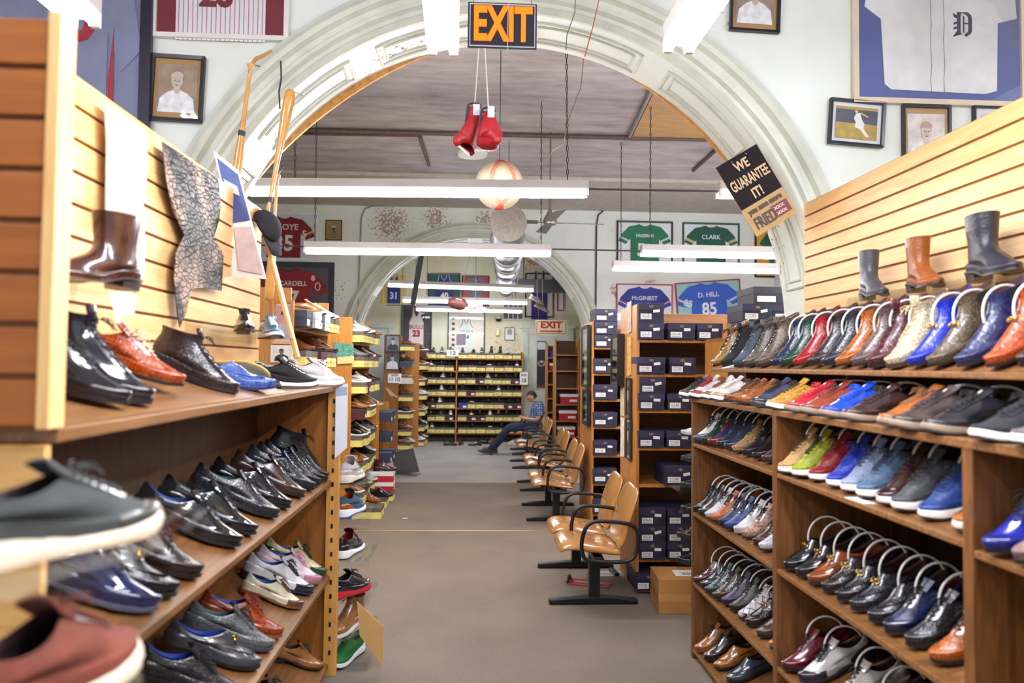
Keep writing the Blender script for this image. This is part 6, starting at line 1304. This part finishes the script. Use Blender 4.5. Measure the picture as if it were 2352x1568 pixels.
# EXIT signs
t, W, H = sign('cream EXIT sign with a red arrow hanging over the far door', (1230, 735, 1302, 769), 13.6, [('EXIT', .62, .16, 'a32a22', .03, 1.15)], 'd9cda4', name='exit_sign')
MB().tube([(x*W*.46, -.004, z*H*.40) for x, z in ((-1, -.9), (-.94, -1), (.94, -1), (1, -.9), (1, .9), (.94, 1), (-.94, 1), (-1, .9))], .006, 5, closed=True).obj('red_border', plain('a33a2c', .5), t)
shape(t, 'arrow', [(-W*.36, -H*.30), (W*.24, -H*.30), (W*.24, -H*.36), (W*.38, -H*.25), (W*.24, -H*.14), (W*.24, -H*.20), (-W*.36, -H*.20)], plain('a32a22', .5), y=-.004, th=.002)
for sx in (-.4, .4): MB().tube([(sx*W, 0, H/2), (sx*W+.2*sx, 0, CZ-t.location.z)], .003, 4).obj('hanging_wire', plain('77777a', .5), t)
t = thing('exit_sign', 'orange on black EXIT sign hanging under the crown of the near arch', 'sign', at_y(1154, 60, 3.75)); W, H = .378, .256
MB().box(-W/2, W/2, -.006, .012, -H/2, H/2).obj('sign_case', plain('24242e', .4), t, bevel=.004); MB().tube([(x*(W/2-.012), -.008, z*(H/2-.012)) for x, z in ((-1, -1), (1, -1), (1, 1), (-1, 1))], .0045, 4, closed=True).obj('silver_border', plain('c9ccd8', .4), t)
text('EXIT', .262, emis('ff6c04', .8), t, (0, -.010, -.002), bold=.0085, sx=.60, name='exit_lettering')
for sx in (-.42, .42): MB().tube([(sx*W, .004, H/2), (sx*W, .004, CZ-t.location.z)], .003, 4).obj('hanging_wire', plain('8a8a8e', .5), t)
MB().tube([(.03, -.012, H/2), (.028, -.014, -.05), (.03, -.013, -H/2-.01)], .0016, 5).obj('pull_cord', plain('d8c8b0', .6), t); EXIT1 = t
# lit exit lamp far away
t = thing('lit_exit_sign', 'small white lit EXIT sign with red letters inside the far arch', 'sign', at_y(1092, 709, 13.2)); MB().box(-.135, .135, -.03, .03, -.075, .075).obj('sign_case', emis('fff0ea', 1.4), t, bevel=.01); text('EXIT', .13, plain('c8402c', .5), t, (0, -.032, 0), bold=.004, sx=.85)
for sg in (-1, 1): MB().sphere((sg*.165, 0, -.01), .04, 14, 10).obj('emergency_lamp', emis('fff6ee', 1.2), t, smooth=True)
MB().tube([(0, 0, .075), (0, 0, CZ-t.location.z)], .008, 6).obj('hanging_rod', plain('77777a', .5), t)
# guarantee sign
a_, b_, c_, d_ = [at_y(px, py, 4.27) for px, py in ((1661, 376), (1742, 328), (1826, 500), (1722, 544))]
ex = (b_-a_).normalized(); ez = Vector((-ex.z, 0, ex.x)); o = (a_+b_+c_+d_)/4; W = .305; H = .505
t = thing('guarantee_sign', 'tilted black and tan WE GUARANTEE IT sign nailed to the arch moulding', 'sign', o, (0, -math.atan2(ex.z, ex.x)+.0, 0))
MB().box(-.012, .012, .008, .115, .1, .124).obj('standoff_nail', CHROME, t); MB().box(-W/2, W/2, 0, .008, -H/2, H/2).obj('sign_board', plain('b8986a', .8, var=.05, spec=.2), t); MB().box(-W/2, W/2, -.002, 0, -H/2+.19, H/2).obj('black_field', plain('221d20', .85, spec=.2), t)
for tx, sz, x, z, col, sx in (('WE', .085, .0, .185, 'cfae80', .75), ('GUARANTEE', .095, .0, .085, 'cfae80', .50), ('IT!', .09, .0, -.012, 'cfae80', .75), ('you save more', .052, .0, -.10, '2e2826', .78), ('FRIED', .105, -.045, -.187, '2e2826', .58)):
    text(tx, sz, plain(col, .5), t, (x, -.004, z), bold=.0022, sx=sx, depth=.002)
MB().box(.02, .135, -.004, -.001, -.215, -.135).obj('red_sticker', plain('6e1f2e', .5, var=.3, vscale=30), t)
for r_ in range(2): text('\u25a0 \u25a0 \u25a0' if False else 'xxx', .04, plain('d8b8b0', .6), t, (.07, -.0055, -.155-.036*r_), bold=.001, sx=1.2, name='worn_lettering', depth=.001)
for sx in (-.05, .06): MB().sphere((sx, -.004, H/2-.02), .006, 8, 6).obj('nail', CHROME, t)
# ------------------------------------------------------------------ bats, cap, calendar and sheet by the counter end
BATP = [(.0, .0), (.022, .004), (.022, .016), (.012, .03), (.011, .10), (.0125, .25), (.017, .40), (.026, .55), (.032, .68), (.033, .78), (.030, .83), (.018, .848), (0, .85)]
def bat(label, top, bot, Y, knob_top, L=.86, r=1.0, tape=None, col='c98a3c', c2='dca252'):
    a = at_y(*top, Y); b_ = at_y(*bot, Y); d = (b_-a); L = d.length; k, e = (a, b_) if knob_top else (b_, a); ax = (e-k).normalized()
    t = thing('baseball_bat', label, 'baseball bat', mw=Matrix.Translation(k) @ ax.to_track_quat('Z', 'X').to_matrix().to_4x4(), group='baseball bats hanging by the arch')
    s_ = L/.85; MB().lathe([(rr*r*s_, z*s_) for rr, z in BATP[1:-1]]+[(.006*r*s_, .85*s_)], 18).obj('bat_body', wood(col, c2, 'Z', 8, .25, .5, 6), t, smooth=True)
    if tape: MB().lathe([((.0125+tape*.02)*r*s_, (tape)*L), ((.0125+tape*.02)*r*s_, tape*L+.03)], 16).obj('tape_band', plain('23284a', .5), t, smooth=True)
    p = k if knob_top else e; MB().tube([tuple(t.matrix_world.inverted() @ (p+Vector((0, .01, 0)))), tuple(t.matrix_world.inverted() @ Vector((p.x-.02, 4.4, p.z+.10)))], .003, 5).obj('hanging_wire', plain('3a3a3e', .5), t)
    return t
bat('slender bat hanging knob up beside the arch moulding, dark band round it', (577, 146), (533, 470), 4.12, True, tape=.48, r=.95)
bat('thick glossy bat hanging barrel up in front of the arch edge', (668, 206), (612, 500), 4.05, False, r=1.05, tape=.12, col='c8862e')
bat('short bat hanging barrel down behind the flat wooden stave', (637, 400), (618, 690), 4.2, True, r=.95, col='c48c34')
a_ = at_y(594, 480, 3.98); b_ = at_y(684, 822, 3.98); ax = (a_-b_).normalized()
t = MB().box(-.03, .03, -.010, .010, 0, (a_-b_).length).obj('wooden_stave', wood('cf9a4e', 'deb068', 'Z', 5, .35), bevel=.004); t.matrix_world = Matrix.Translation(b_) @ ax.to_track_quat('Z', 'Y').to_matrix().to_4x4() @ Matrix.Rotation(math.pi/2, 4, 'Z') @ Matrix.Rotation(math.radians(90), 4, 'Z'); setp(t, 'flat honey coloured wooden stave leaning over the corner of the counter', 'stave')
P_t = [at_y(px, py, 4.12) for px, py in ((577, 150), (588, 135), (604, 128), (625, 116))]
o = MB().tube(P_t, [.010, .012, .011, .008], 8).obj('wooden_hook', plain('b8873c', .4), smooth=True); setp(o, 'small bent wooden hook above the slender bat', 'hook')
cp = at_y(612, 520, 3.95); t = thing('peaked_hat', 'dark navy cap hanging behind the wooden stave at the slatted wall end', 'cap', cp, (math.radians(20), math.radians(62), 0))
b = MB().sphere((0, 0, 0), .10, 20, 12, (1, .85, .75)); b.f = [f for f in b.f if all(b.v[i][2] > -.01 for i in f)]; o = b.obj('crown', plain('23232c', .9), t, smooth=True); o.modifiers.new('th', 'SOLIDIFY').thickness = .003
vs = [(.085+.095*f, (1-f*.35)*.075*math.sin(a), .0-.02*f+.0) for f in (0, .5, 1) for a in [math.pi*(-.5+k/8) for k in range(9)]]
o = MB().add([(x*(1 if abs(y) < 9 else 1)-.035*(abs(y)/.075)**2, y, z) for x, y, z in vs], [(i*9+k, i*9+k+1, i*9+k+10, i*9+k+9) for i in range(2) for k in range(8)]).obj('brim', plain('23232c', .9), t, smooth=True); o.modifiers.new('th', 'SOLIDIFY').thickness = .004
def board4(name, label, cat, pts, Ys, mat, th=.003):
    P3 = [at_y(px, py, Y) for (px, py), Y in zip(pts, Ys)]; o = P3[0].copy(); nrm = (P3[1]-P3[0]).cross(P3[2]-P3[0]).normalized()*th; vs = [tuple(p-o) for p in P3]+[tuple(p-o+nrm) for p in P3]; n = len(P3)
    b = MB().add(vs, [tuple(range(n)), tuple(range(2*n-1, n-1, -1))]+[(i, i+n, (i+1) % n+n, (i+1) % n) for i in range(n)]); ob = b.obj(name, mat, loc=tuple(o))
    return setp(ob, label, cat) if label else ob
cal = board4('wall_calendar', 'open calendar with blue picture page hanging askew from the slatted wall', 'calendar', [(490, 345), (549, 393), (612, 641), (512, 632), (540, 560)], [3.6]*5, plain('e8e4e4', .5))
for nm, pts, cc, of in (('picture_page', [(498, 362), (546, 400), (574, 505), (532, 512)], '3f5088', .012), ('lower_page', [(538, 522), (576, 520), (604, 630), (548, 620)], 'c8b8b4', .014), ('printed_title', [(513, 410), (545, 428), (551, 450), (521, 438)], 'b8bccc', .018)):
    ob = board4(nm, None, None, pts, [3.605-of]*4, plain(cc, .5, var=.15, vscale=14)); ob.parent = cal; ob.location = ob.location-cal.location
ob = board4('paper_sheet', 'long white printed sheet hanging on the end post of the counter', 'paper', [(771, 884), (799, 880), (797, 1028), (769, 1052)], [3.99]*4, plain('e4e6f0', .6)); ob2 = board4('printed_heading', None, None, [(774, 890), (797, 888), (797, 905), (773, 908)], [3.985]*4, plain('9ab0c4', .6)); ob2.parent = ob; ob2.location -= ob.location
t, w_, h_ = framed('framed_photo', 'orange wood framed pinkish portrait on the bat side rack end', 'framed photo', (626, 690, 676, 790), 5.14, fcol='b8762c', fw=.02, back='d8c0b0'); person_pic(t, w_, h_, 'c88a8c', 'b0a8b8', 'c8988c')
t, w_, h_ = sign('cream card with a drawn man in black below the pinkish portrait', (622, 792, 674, 832), 5.13, [], 'dcd2c4', name='photo_card', cat='card'); person_pic(t, w_*.8, h_*.95, 'd8cec0', '2a2628', '6a4a3c', y=-.01)
for ch in t.children:
    if ch.name.startswith(('photo', 'pictured')): ch.location.y -= .002
# ------------------------------------------------------------------ boxing gloves, giant baseball, stove pipe, fan
gc = at_y(1103, 330, 3.72)
def glove(label, top, mid, bot, r, flip, thumb):
    t = thing('boxing_glove', label, 'boxing glove', tuple(mid), group='boxing gloves hanging on cords from the exit sign'); m0 = Vector(mid)
    J = [(top-m0), (top-m0).lerp(mid-m0, .5), Vector((0, 0, 0)), (bot-m0).lerp(Vector((0, 0, 0)), .35), bot-m0]; R_ = [.036, .040, .052, .072*r, .060*r]
    E_ = [(0, 1), (1, 2), (2, 3), (3, 4)]; JJ_ = [(j.x, j.y, j.z, q) for j, q in zip(J, R_)]
    n = len(JJ_); th = J[3]+Vector((thumb*.045, -.055, .015)); JJ_ += [(th.x, th.y, th.z, .028), (th.x+thumb*.012, th.y-.01, th.z-.045, .026)]; E_ += [(2, n), (n, n+1)]
    skin_obj('glove_body', JJ_, E_, plain('a81c26', .45, bump=.3, bscale=30), t)
    d = (J[1]-J[0]).normalized(); c = J[0]-d*.008
    MB().tube([c+Vector((.037*math.cos(a), .037*math.sin(a), -.006)) for a in [2*math.pi*k/16 for k in range(16)]], .005, 6, closed=True).obj('cuff_binding', plain('1c1c26', .5), t, smooth=True)
    MB().box(-.018, .018, -.046, -.040, -.03, .03).obj('cuff_patch', plain('c9cdd6', .5), t, loc=tuple(J[0].lerp(J[1], .45)+Vector((.012, 0, 0))))
    MB().tube([tuple(J[0]+Vector((-.035, -.02, 0))), tuple(J[1]+Vector((-.042, -.02, 0))), tuple(J[2]+Vector((-.05, -.02, 0)))], .006, 6).obj('lace_strip', plain('1c1c26', .5), t, smooth=True)
    up = at_y(1100 if flip else 1114, 110, 3.75)-m0; MB().tube([tuple(J[0]), tuple(up+Vector((0, 0, .0)))], .0035, 6).obj('hanging_cord', plain('d8cec4', .7), t, smooth=True)
glove('red boxing glove hanging sideways, the thinner looking one of the pair', at_y(1090, 244, 3.74), at_y(1087, 308, 3.74), at_y(1062, 345, 3.74), .78, True, -1)
glove('rounder red boxing glove showing its fist and thumb', at_y(1122, 254, 3.68), at_y(1124, 295, 3.68), at_y(1118, 345, 3.68), 1.0, False, 1)
bc = at_y(1147, 425, 5.85); R = .205
t = thing('giant_baseball', 'giant cream baseball with red stitches hanging behind the long strip light', 'baseball', bc); MB().sphere((0, 0, 0), R, 36, 24).obj('ball', plain('b9aa8c', .6, var=.14, vscale=18), t, smooth=True)
b = MB()
def seam(a, c): return Vector((c*(.22+.30*math.cos(2*a)), -math.cos(a), math.sin(a))).normalized()
for c in (1, -1):
    for k in range(84):
        a = 2*math.pi*k/84; p = seam(a, c); tn = (seam(a+.02, c)-seam(a-.02, c)).normalized(); sd = p.cross(tn)
        for sg in (-1, 1): b.tube([p*1.003*R, (p+sd*sg*.10-tn*.06).normalized()*R*1.005], .0026, 4)
q = b.obj('red_stitches', plain('c0402c', .6), t); q.rotation_euler = (0, 0, math.radians(8)); q['kind'] = 'stuff'
MB().tube([(0, 0, R), (0, 0, CZ-bc.z)], .004, 5).obj('hanging_wire', plain('4a4a4e', .5), t)
SIL = plain('8e9197', .38, metal=.85, var=.12, vscale=10); 
t = thing('stove_pipe', 'silver stove pipe with flanges running under the ceiling through the far arch', 'duct', at_y(1168, 513, 7.9))
o0 = t.location; p1 = at_y(1162, 665, 15.6)-o0; d = p1.normalized(); q = d.to_track_quat('Z', 'Y').to_matrix().to_4x4(); L = p1.length
def onp(b, nm, mt, **k): o = b.obj(nm, mt, t, smooth=True); o.matrix_local = q; return o
prof = [(.205, 0), (.205, 1.6), (.19, 1.65), (.19, 2.9), (.175, 2.95), (.175, 4.3), (.165, 4.35), (.165, L)]
onp(MB().lathe(prof, 28), 'pipe', SIL)
for z, r in ((1.1, .235), (2.2, .23), (3.2, .22), (4.2, .21), (5.6, .21), (6.6, .20)): onp(MB().lathe([(r-.03, z), (r, z+.01), (r, z+.02), (r-.03, z+.035)], 28), 'flange', SIL)
onp(MB().lathe([(.212, -.012), (.212, .02)], 28), 'end_cap', plain('77706e', .5, metal=.4, var=.2, vscale=30))
for z in (.5, 3.6, 6.2):
    c = q @ Vector((0, 0, z)); MB().tube([(c.x, c.y, c.z+.15), (c.x, c.y, CZ-o0.z)], .005, 5).obj('hanging_wire', plain('4a4a4e', .5), t)
t = thing('ceiling_fan', 'grey ceiling fan with long blades hanging before the far arch', 'fan', at_y(1263, 518, 8.1)); f0 = t.location
MB().lathe([(.03, .0), (.075, .015), (.085, .05), (.07, .09), (.03, .16), (.018, .2)], 20).obj('motor_housing', plain('8a8584', .3, metal=.6), t, smooth=True); MB().tube([(0, 0, .18), (0, 0, CZ-f0.z)], .011, 8).obj('down_rod', plain('77706e', .4, metal=.4), t, smooth=True)
for k in range(4):
    a = math.radians(4+90*k); rt = Matrix.Rotation(a, 4, 'Z')
    MB().box(.07, .16, -.012, .012, .03, .036, rt).obj('blade_arm', plain('77706e', .3, metal=.5), t); MB().poly([(.14, -.05), (.64, -.065), (.65, .065), (.14, .045)], 0, .007, Matrix.Translation((0, 0, .04)) @ rt @ Matrix.Rotation(math.radians(-80), 4, 'X')).obj('blade', plain('6a6664', .4), t)
# ------------------------------------------------------------------ ceiling pipes, hatch, conduits
def pipe_z(label, pts, z, r, mat, name='ceiling_pipe'):
    P3 = [at_z(px, py, z) for px, py in pts]; o = MB().tube(P3, r, 8).obj(name, mat, smooth=True); setp(o, label, 'pipe')
RUST = plain('5a4440', .6, var=.2, vscale=20)
pipe_z('thick dark pipe crossing the ceiling of the middle room', [(600, 297), (1700, 322)], 4.455, .028, RUST); pipe_z('thinner pipe running beside the thick one and ending early', [(600, 306), (962, 312)], 4.46, .016, RUST)
pipe_z('short slanting pipe stub below the middle ceiling pipe', [(964, 314), (985, 380)], 4.47, .022, RUST); pipe_z('short slanting pipe stub near the guarantee sign', [(1652, 338), (1592, 392)], 4.47, .022, RUST)
P3 = [at_z(px, py, 4.49) for px, py in ((1503, 203), (1800, 200), (1900, 316), (1450, 312))]; o = P3[0].copy(); n = 4
t = thing('ceiling_hatch', 'plywood panel with metal edge set in the middle room ceiling', 'panel', tuple(o))
MB().add([tuple(p-o) for p in P3]+[tuple(p-o-Vector((0, 0, .03))) for p in P3], [(0, 1, 2, 3), (7, 6, 5, 4)]+[(i, i+4, (i+1) % 4+4, (i+1) % 4) for i in range(4)]).obj('plywood', wood('a97f4a', 'be9560', 'X', 4, .5), t); MB().tube([tuple(P3[0]-o+Vector((-.03, 0, -.03))), tuple(P3[3]-o+Vector((-.03, 0, -.03)))], .02, 6).obj('metal_edge', plain('a8a4a4', .3, metal=.6), t); MB().tube([tuple(P3[3]-o+Vector((0, 0, -.03))), tuple(P3[2]-o+Vector((0, 0, -.03)))], .028, 6).obj('timber_edge', plain('6a4a30', .6), t)
ob = MB().box(-.68, .72, -.06, .06, -.02, 0).obj('ceiling_board', plain('8a6a4c', .6), loc=tuple(at_z(1122, 411, 4.495))); setp(ob, 'brown board on the ceiling behind the giant baseball', 'board')
t = MB().lathe([(.05, -.07), (.19, -.03), (.20, 0)], 24).obj('ceiling_dome', WHITEP, loc=tuple(at_z(1085, 352, 4.5)), smooth=True); setp(t, 'white round ceiling fitting seen behind the boxing gloves', 'ceiling fitting')
def wire(name, label, pts, r, mat, cat='conduit'):
    o = MB().tube([at_y(px, py, Y) for px, py, Y in pts], r, 6).obj(name, mat, smooth=True); setp(o, label, cat)
GR = plain('8c9296', .4, metal=.3); YW = 11.92
wire('conduit', 'grey conduit rising beside the far arch and bending along the wall top', [(822, 735, YW), (826, 600, YW), (830, 500, YW), (838, 480, YW), (856, 472, YW), (1100, 474, YW), (1370, 480, YW)], .014, GR)
wire('conduit', 'dark conduit on the wall beside the green jersey, bending at the top', [(1368, 720, YW), (1370, 520, YW), (1374, 494, YW), (1390, 480, YW), (1500, 482, YW), (1700, 488, YW)], .016, plain('4a4648', .5))
wire('orange_cord', 'thin orange cord dangling across the crown of the near arch', [(1380, -20, 4.25), (1362, 60, 4.25), (1343, 130, 4.3)], .004, plain('b06a44', .6), 'cord')
wire('orange_cord', 'thin tan wire drooping from the near arch into the middle room', [(1340, 135, 4.95), (1334, 200, 5.0), (1300, 290, 5.3), (1296, 330, 5.5), (1270, 345, 5.8), (1262, 360, 6.2)], .004, plain('9a7a64', .6), 'wire')
wire('thin_wire', 'thin dark wire drooping over the mouldings beside the exit sign', [(1322, -20, 4.26), (1320, 30, 4.26), (1302, 80, 4.26), (1300, 115, 4.26)], .003, plain('5a5450', .6), 'wire')
wire('thin_wire', 'black crumpled wire hooked on the arch moulding beside the bats', [(645, 140, 4.3), (646, 180, 4.3), (641, 210, 4.3), (643, 250, 4.3)], .005, plain('26262a', .6), 'wire')
# ------------------------------------------------------------------ far arch: football, sneakers, dark duct, channel
fb = at_y(1052, 697, 13.3); t = thing('football', 'brown football hanging in front of the lit exit sign', 'football', fb, (0, math.radians(12), 0)); MB().sphere((0, 0, 0), .13, 26, 16, (1.55, .95, .95)).obj('ball', plain('6a3a2c', .5), t, smooth=True)
b = MB(); b.tube([(-.06, -.10, .075), (.06, -.10, .075)], .004, 5)
for k in range(6): b.tube([(-.05+.02*k, -.108, .060), (-.05+.02*k, -.092, .092)], .003, 4)
b.obj('laces', WHITEP, t); MB().tube([(0, 0, .12), (.02, 0, CZ-fb.z)], .003, 5).obj('hanging_wire', plain('77777a', .5), t)
for i, (px, py, l) in enumerate(((1234, 688, 'dirty white sneaker hanging by its laces in the far arch, upper one'), (1246, 706, 'dirty white sneaker hanging by its laces in the far arch, lower one'))):
    c = at_y(px, py, 12.75+.05*i); sh_ = shoe('sneaker', Matrix.Translation(c) @ Euler((0, math.radians(25), math.radians(-15))).to_matrix().to_4x4() @ Matrix.Translation((-.15, 0, -.05)), l, '8c857e', 'suede', sole='a08a6c', simple=True, group=None)
    inv = sh_.matrix_world.inverted(); b = MB(); b.tube([inv @ c, inv @ Vector((c.x-.03, c.y, CZ))], .004, 5); b.obj('hanging_laces', plain('d8d4cc', .7), sh_)
c = at_y(1250, 657, 13.4); ob = MB().box(-.5, .5, -.12, .12, -.12, .12).obj('dark_duct', plain('3a3a3c', .5), loc=tuple(c)); setp(ob, 'dark rectangular duct high in the far room behind the hanging sneakers', 'duct')
for sx in (-.4, .4): MB().tube([(sx, 0, .12), (sx, 0, CZ-c.z)], .01, 5).obj('hanging_rod', plain('4a4a4e', .5), ob)
a_ = at_y(968, 588, 12.6); b_ = at_y(949, 700, 12.6); ax = a_-b_
ob = MB().box(-.06, .06, -.04, .04, 0, ax.length).obj('metal_channel', plain('a4a0a6', .35, metal=.4)); ob.matrix_world = Matrix.Translation(b_) @ ax.normalized().to_track_quat('Z', 'Y').to_matrix().to_4x4(); setp(ob, 'empty grey light channel hanging on end inside the far arch', 'channel'); ob2 = MB().box(-.07, -.06, -.05, .05, 0, ax.length).obj('channel_edge', plain('3a383c', .5), ob)
_i = ob.matrix_world.inverted(); MB().tube([_i @ a_, _i @ Vector((a_.x, a_.y, CZ))], .005, 5).obj('hanging_wire', plain('4a4a4e', .5), ob)
# end wall: door, casing, window, fittings
c0 = at_y(1214, 768, 16.28); c1 = at_y(1302, 768, 16.28); hd_ = c0.z
struct(MB().box(c0.x, c1.x, -.04, 0, 0.0, hd_).box(c0.x+.1, c0.x+.4, -.05, -.04, .3, 1.0).box(c0.x+.1, c0.x+.4, -.05, -.04, 1.2, hd_-.2).box(c0.x+.5, c1.x-.1, -.05, -.04, .3, 1.0).box(c0.x+.5, c1.x-.1, -.05, -.04, 1.2, hd_-.2).obj('door_1', TRIM, loc=(0, 16.29, 0), bevel=.004))
b = MB()
for xa, xb in ((c0.x-.16, c0.x), (c1.x, c1.x+.16)):
    b.box(xa, xb, -.06, 0, 0, hd_+.18)
    for k in range(4): b.box(xa+.02+.035*k, xa+.035+.035*k, -.075, -.06, 0, hd_+.16)
b.box(c0.x-.2, c1.x+.2, -.09, 0, hd_+.15, hd_+.22).box(c0.x, c1.x, -.06, 0, hd_, hd_+.15); struct(b.obj('trim_6', TRIM, loc=(0, 16.29, 0)))
e0 = at_y(858, 741, 16.28); e1 = at_y(909, 741, 16.28)
struct(MB().box(e0.x-.5, e1.x, -.07, 0, e0.z-.12, e0.z).box(e1.x-.16, e1.x, -.06, 0, 0, e0.z-.12).obj('trim_7', TRIM, loc=(0, 16.29, 0), bevel=.004)); struct(MB().box(e0.x-.5, e1.x-.16, -.03, 0, 0, e0.z-.12).obj('door_2', TRIM, loc=(0, 16.29, 0)))
t, w_, h_ = sign('tall dark poster of an eye taped to the far door', (1233, 783, 1254, 890), 16.22, [], '2c2a2c', name='poster', cat='poster')
shape(t, 'poster_top', [(-w_*.45, h_*.32), (w_*.45, h_*.32), (w_*.45, h_*.48), (-w_*.45, h_*.48)], plain('d8dcd4', .5), y=-.005, th=.001)
for r_, cc, z in ((.42, 'b08a6c', .02), (.26, '3a3a44', .02), (.1, 'e8e4e0', .05)): shape(t, 'printed_eye', [(w_*r_*math.cos(2*math.pi*k/16), z*h_+w_*r_*.8*math.sin(2*math.pi*k/16)) for k in range(16)], plain(cc, .5, var=.3, vscale=30), y=-.006-.001*(r_ < .4)-.001*(r_ < .2), th=.001)
shape(t, 'red_label', [(-w_*.4, -h_*.49), (w_*.4, -h_*.49), (w_*.4, -h_*.45), (-w_*.4, -h_*.45)], plain('a02028', .5), y=-.005, th=.001)
t, w_, h_ = framed('window_frame_panel', 'white barred vent window high on the end wall', 'window', (1154, 696, 1203, 735), 16.29, fcol='e0e0d8', fw=.03, back='6a6460', glass=False)
for k in range(1, 4): MB().box(-w_/2+w_*k/4-.012, -w_/2+w_*k/4+.012, -.025, -.01, -h_/2, h_/2).obj('window_bar', plain('e0e0d8', .5), t)
MB().box(-w_/2, w_/2, -.024, -.01, -.012, .012).obj('window_bar', plain('e0e0d8', .5), t)
t = thing('security_camera', 'dark domed security camera on the end wall', 'camera', at_y(1145, 732, 16.2)); MB().lathe([(.08, 0), (.085, .05), (.07, .09)], 18).obj('camera_base', plain('c8c8c4', .4), t, smooth=True); MB().sphere((0, 0, 0), .07, 16, 10).obj('camera_dome', BLACKP, t, smooth=True); MB().box(-.02, .02, .02, .1, .03, .07).obj('bracket', WHITEP, t)
t = MB().box(-.04, .04, -.05, .05, -.08, .08).obj('wall_lamp', plain('e0d8a8', .4), loc=tuple(at_y(1143, 763, 16.24)), bevel=.015); setp(t, 'small cream sensor fitting on the end wall below the camera', 'wall fitting')
# pictures and papers on the sides of the navy racks
XS = 1.247
def on_side(name, label, cat, px, py0, py1, wy, fcol, back, fw=.02, d=.03, person=False, tilt=0):
    a = at_x(px, (py0+py1)/2, XS-.004); H = at_x(px, py0, XS).z-at_x(px, py1, XS).z
    t, w_, h_ = framed(name, label, cat, None, 0, fcol=fcol, back=back, fw=fw, size=(wy, H), at=(XS-.003, a.y, a.z), rz=-math.pi/2, d=d, tilt=tilt, group='framed pictures on the rack sides')
    if person: person_pic(t, w_, h_, 'a8aaa8', '55565a', 'c8c8c6')
    return t
on_side('framed_picture', 'thick black framed picture hung on the near navy rack side', 'framed picture', 1425, 768, 885, .30, '16161a', '8a8c84', .03, .06)
on_side('framed_picture', 'tall narrow black framed picture upper on the narrow rack side', 'framed picture', 1349, 748, 888, .42, '16161a', 'a8ac90', .03, .04)
on_side('framed_picture', 'smaller black framed picture lower on the narrow rack side', 'framed picture', 1350, 895, 975, .34, '16161a', '8c908c', .03, .04)
on_side('framed_picture', 'small black framed picture by the edge of the near navy rack', 'framed picture', 1446, 868, 957, .16, '2a2a2e', '8c9294', .012, .02, True)
on_side('framed_picture', 'pale portrait in thin black frame below the small picture', 'framed picture', 1446, 960, 1054, .17, '2a2a2e', 'b0b8ba', .01, .02, True)
for i, (px, y0, y1, wy, cc, l) in enumerate(((1446, 692, 764, .16, 'a8a49c', 'creased black and white print high on the near rack side'), (1446, 772, 862, .17, 'c49a5c', 'torn tan magazine page pinned on the near rack side'), (1430, 890, 955, .16, 'c8bc98', 'yellowed newspaper strip on the near rack side'), (1430, 958, 1048, .15, 'd8d4c8', 'pale printed portrait sheet beside the framed portrait'))):
    a = at_x(px, (y0+y1)/2, XS); H = (at_x(px, y0, XS).z-at_x(px, y1, XS).z)/2; w2 = wy/2
    ob = MB().poly([(-w2, -H), (-w2*.3, -H*1.03), (w2, -H*.95), (w2*.85, -H*.2), (w2, H*.4), (w2*.9, H), (0, H*.96), (-w2, H), (-w2*.9, .1*H)], -.003, 0).obj('pinned_paper', plain(cc, .6, var=.35, vscale=22), loc=(XS-.001, a.y, a.z), rot=(0, 0, -math.pi/2)); setp(ob, l, 'paper')
for i, (y, z0, z1, cc) in enumerate(((13.7, 1.35, 2.1, '9ab0b4'), (13.75, .55, 1.3, '7a98a8'))):
    ob = MB().box(-.004, .004, -.2, .2, z0, z1).obj('poster', plain(cc, .5, var=.2, vscale=8), loc=(2.075, y+.3, 0)); setp(ob, ['pale blue poster hanging at the side of the empty rack', 'blue grey poster below the pale blue one by the empty rack'][i], 'poster')
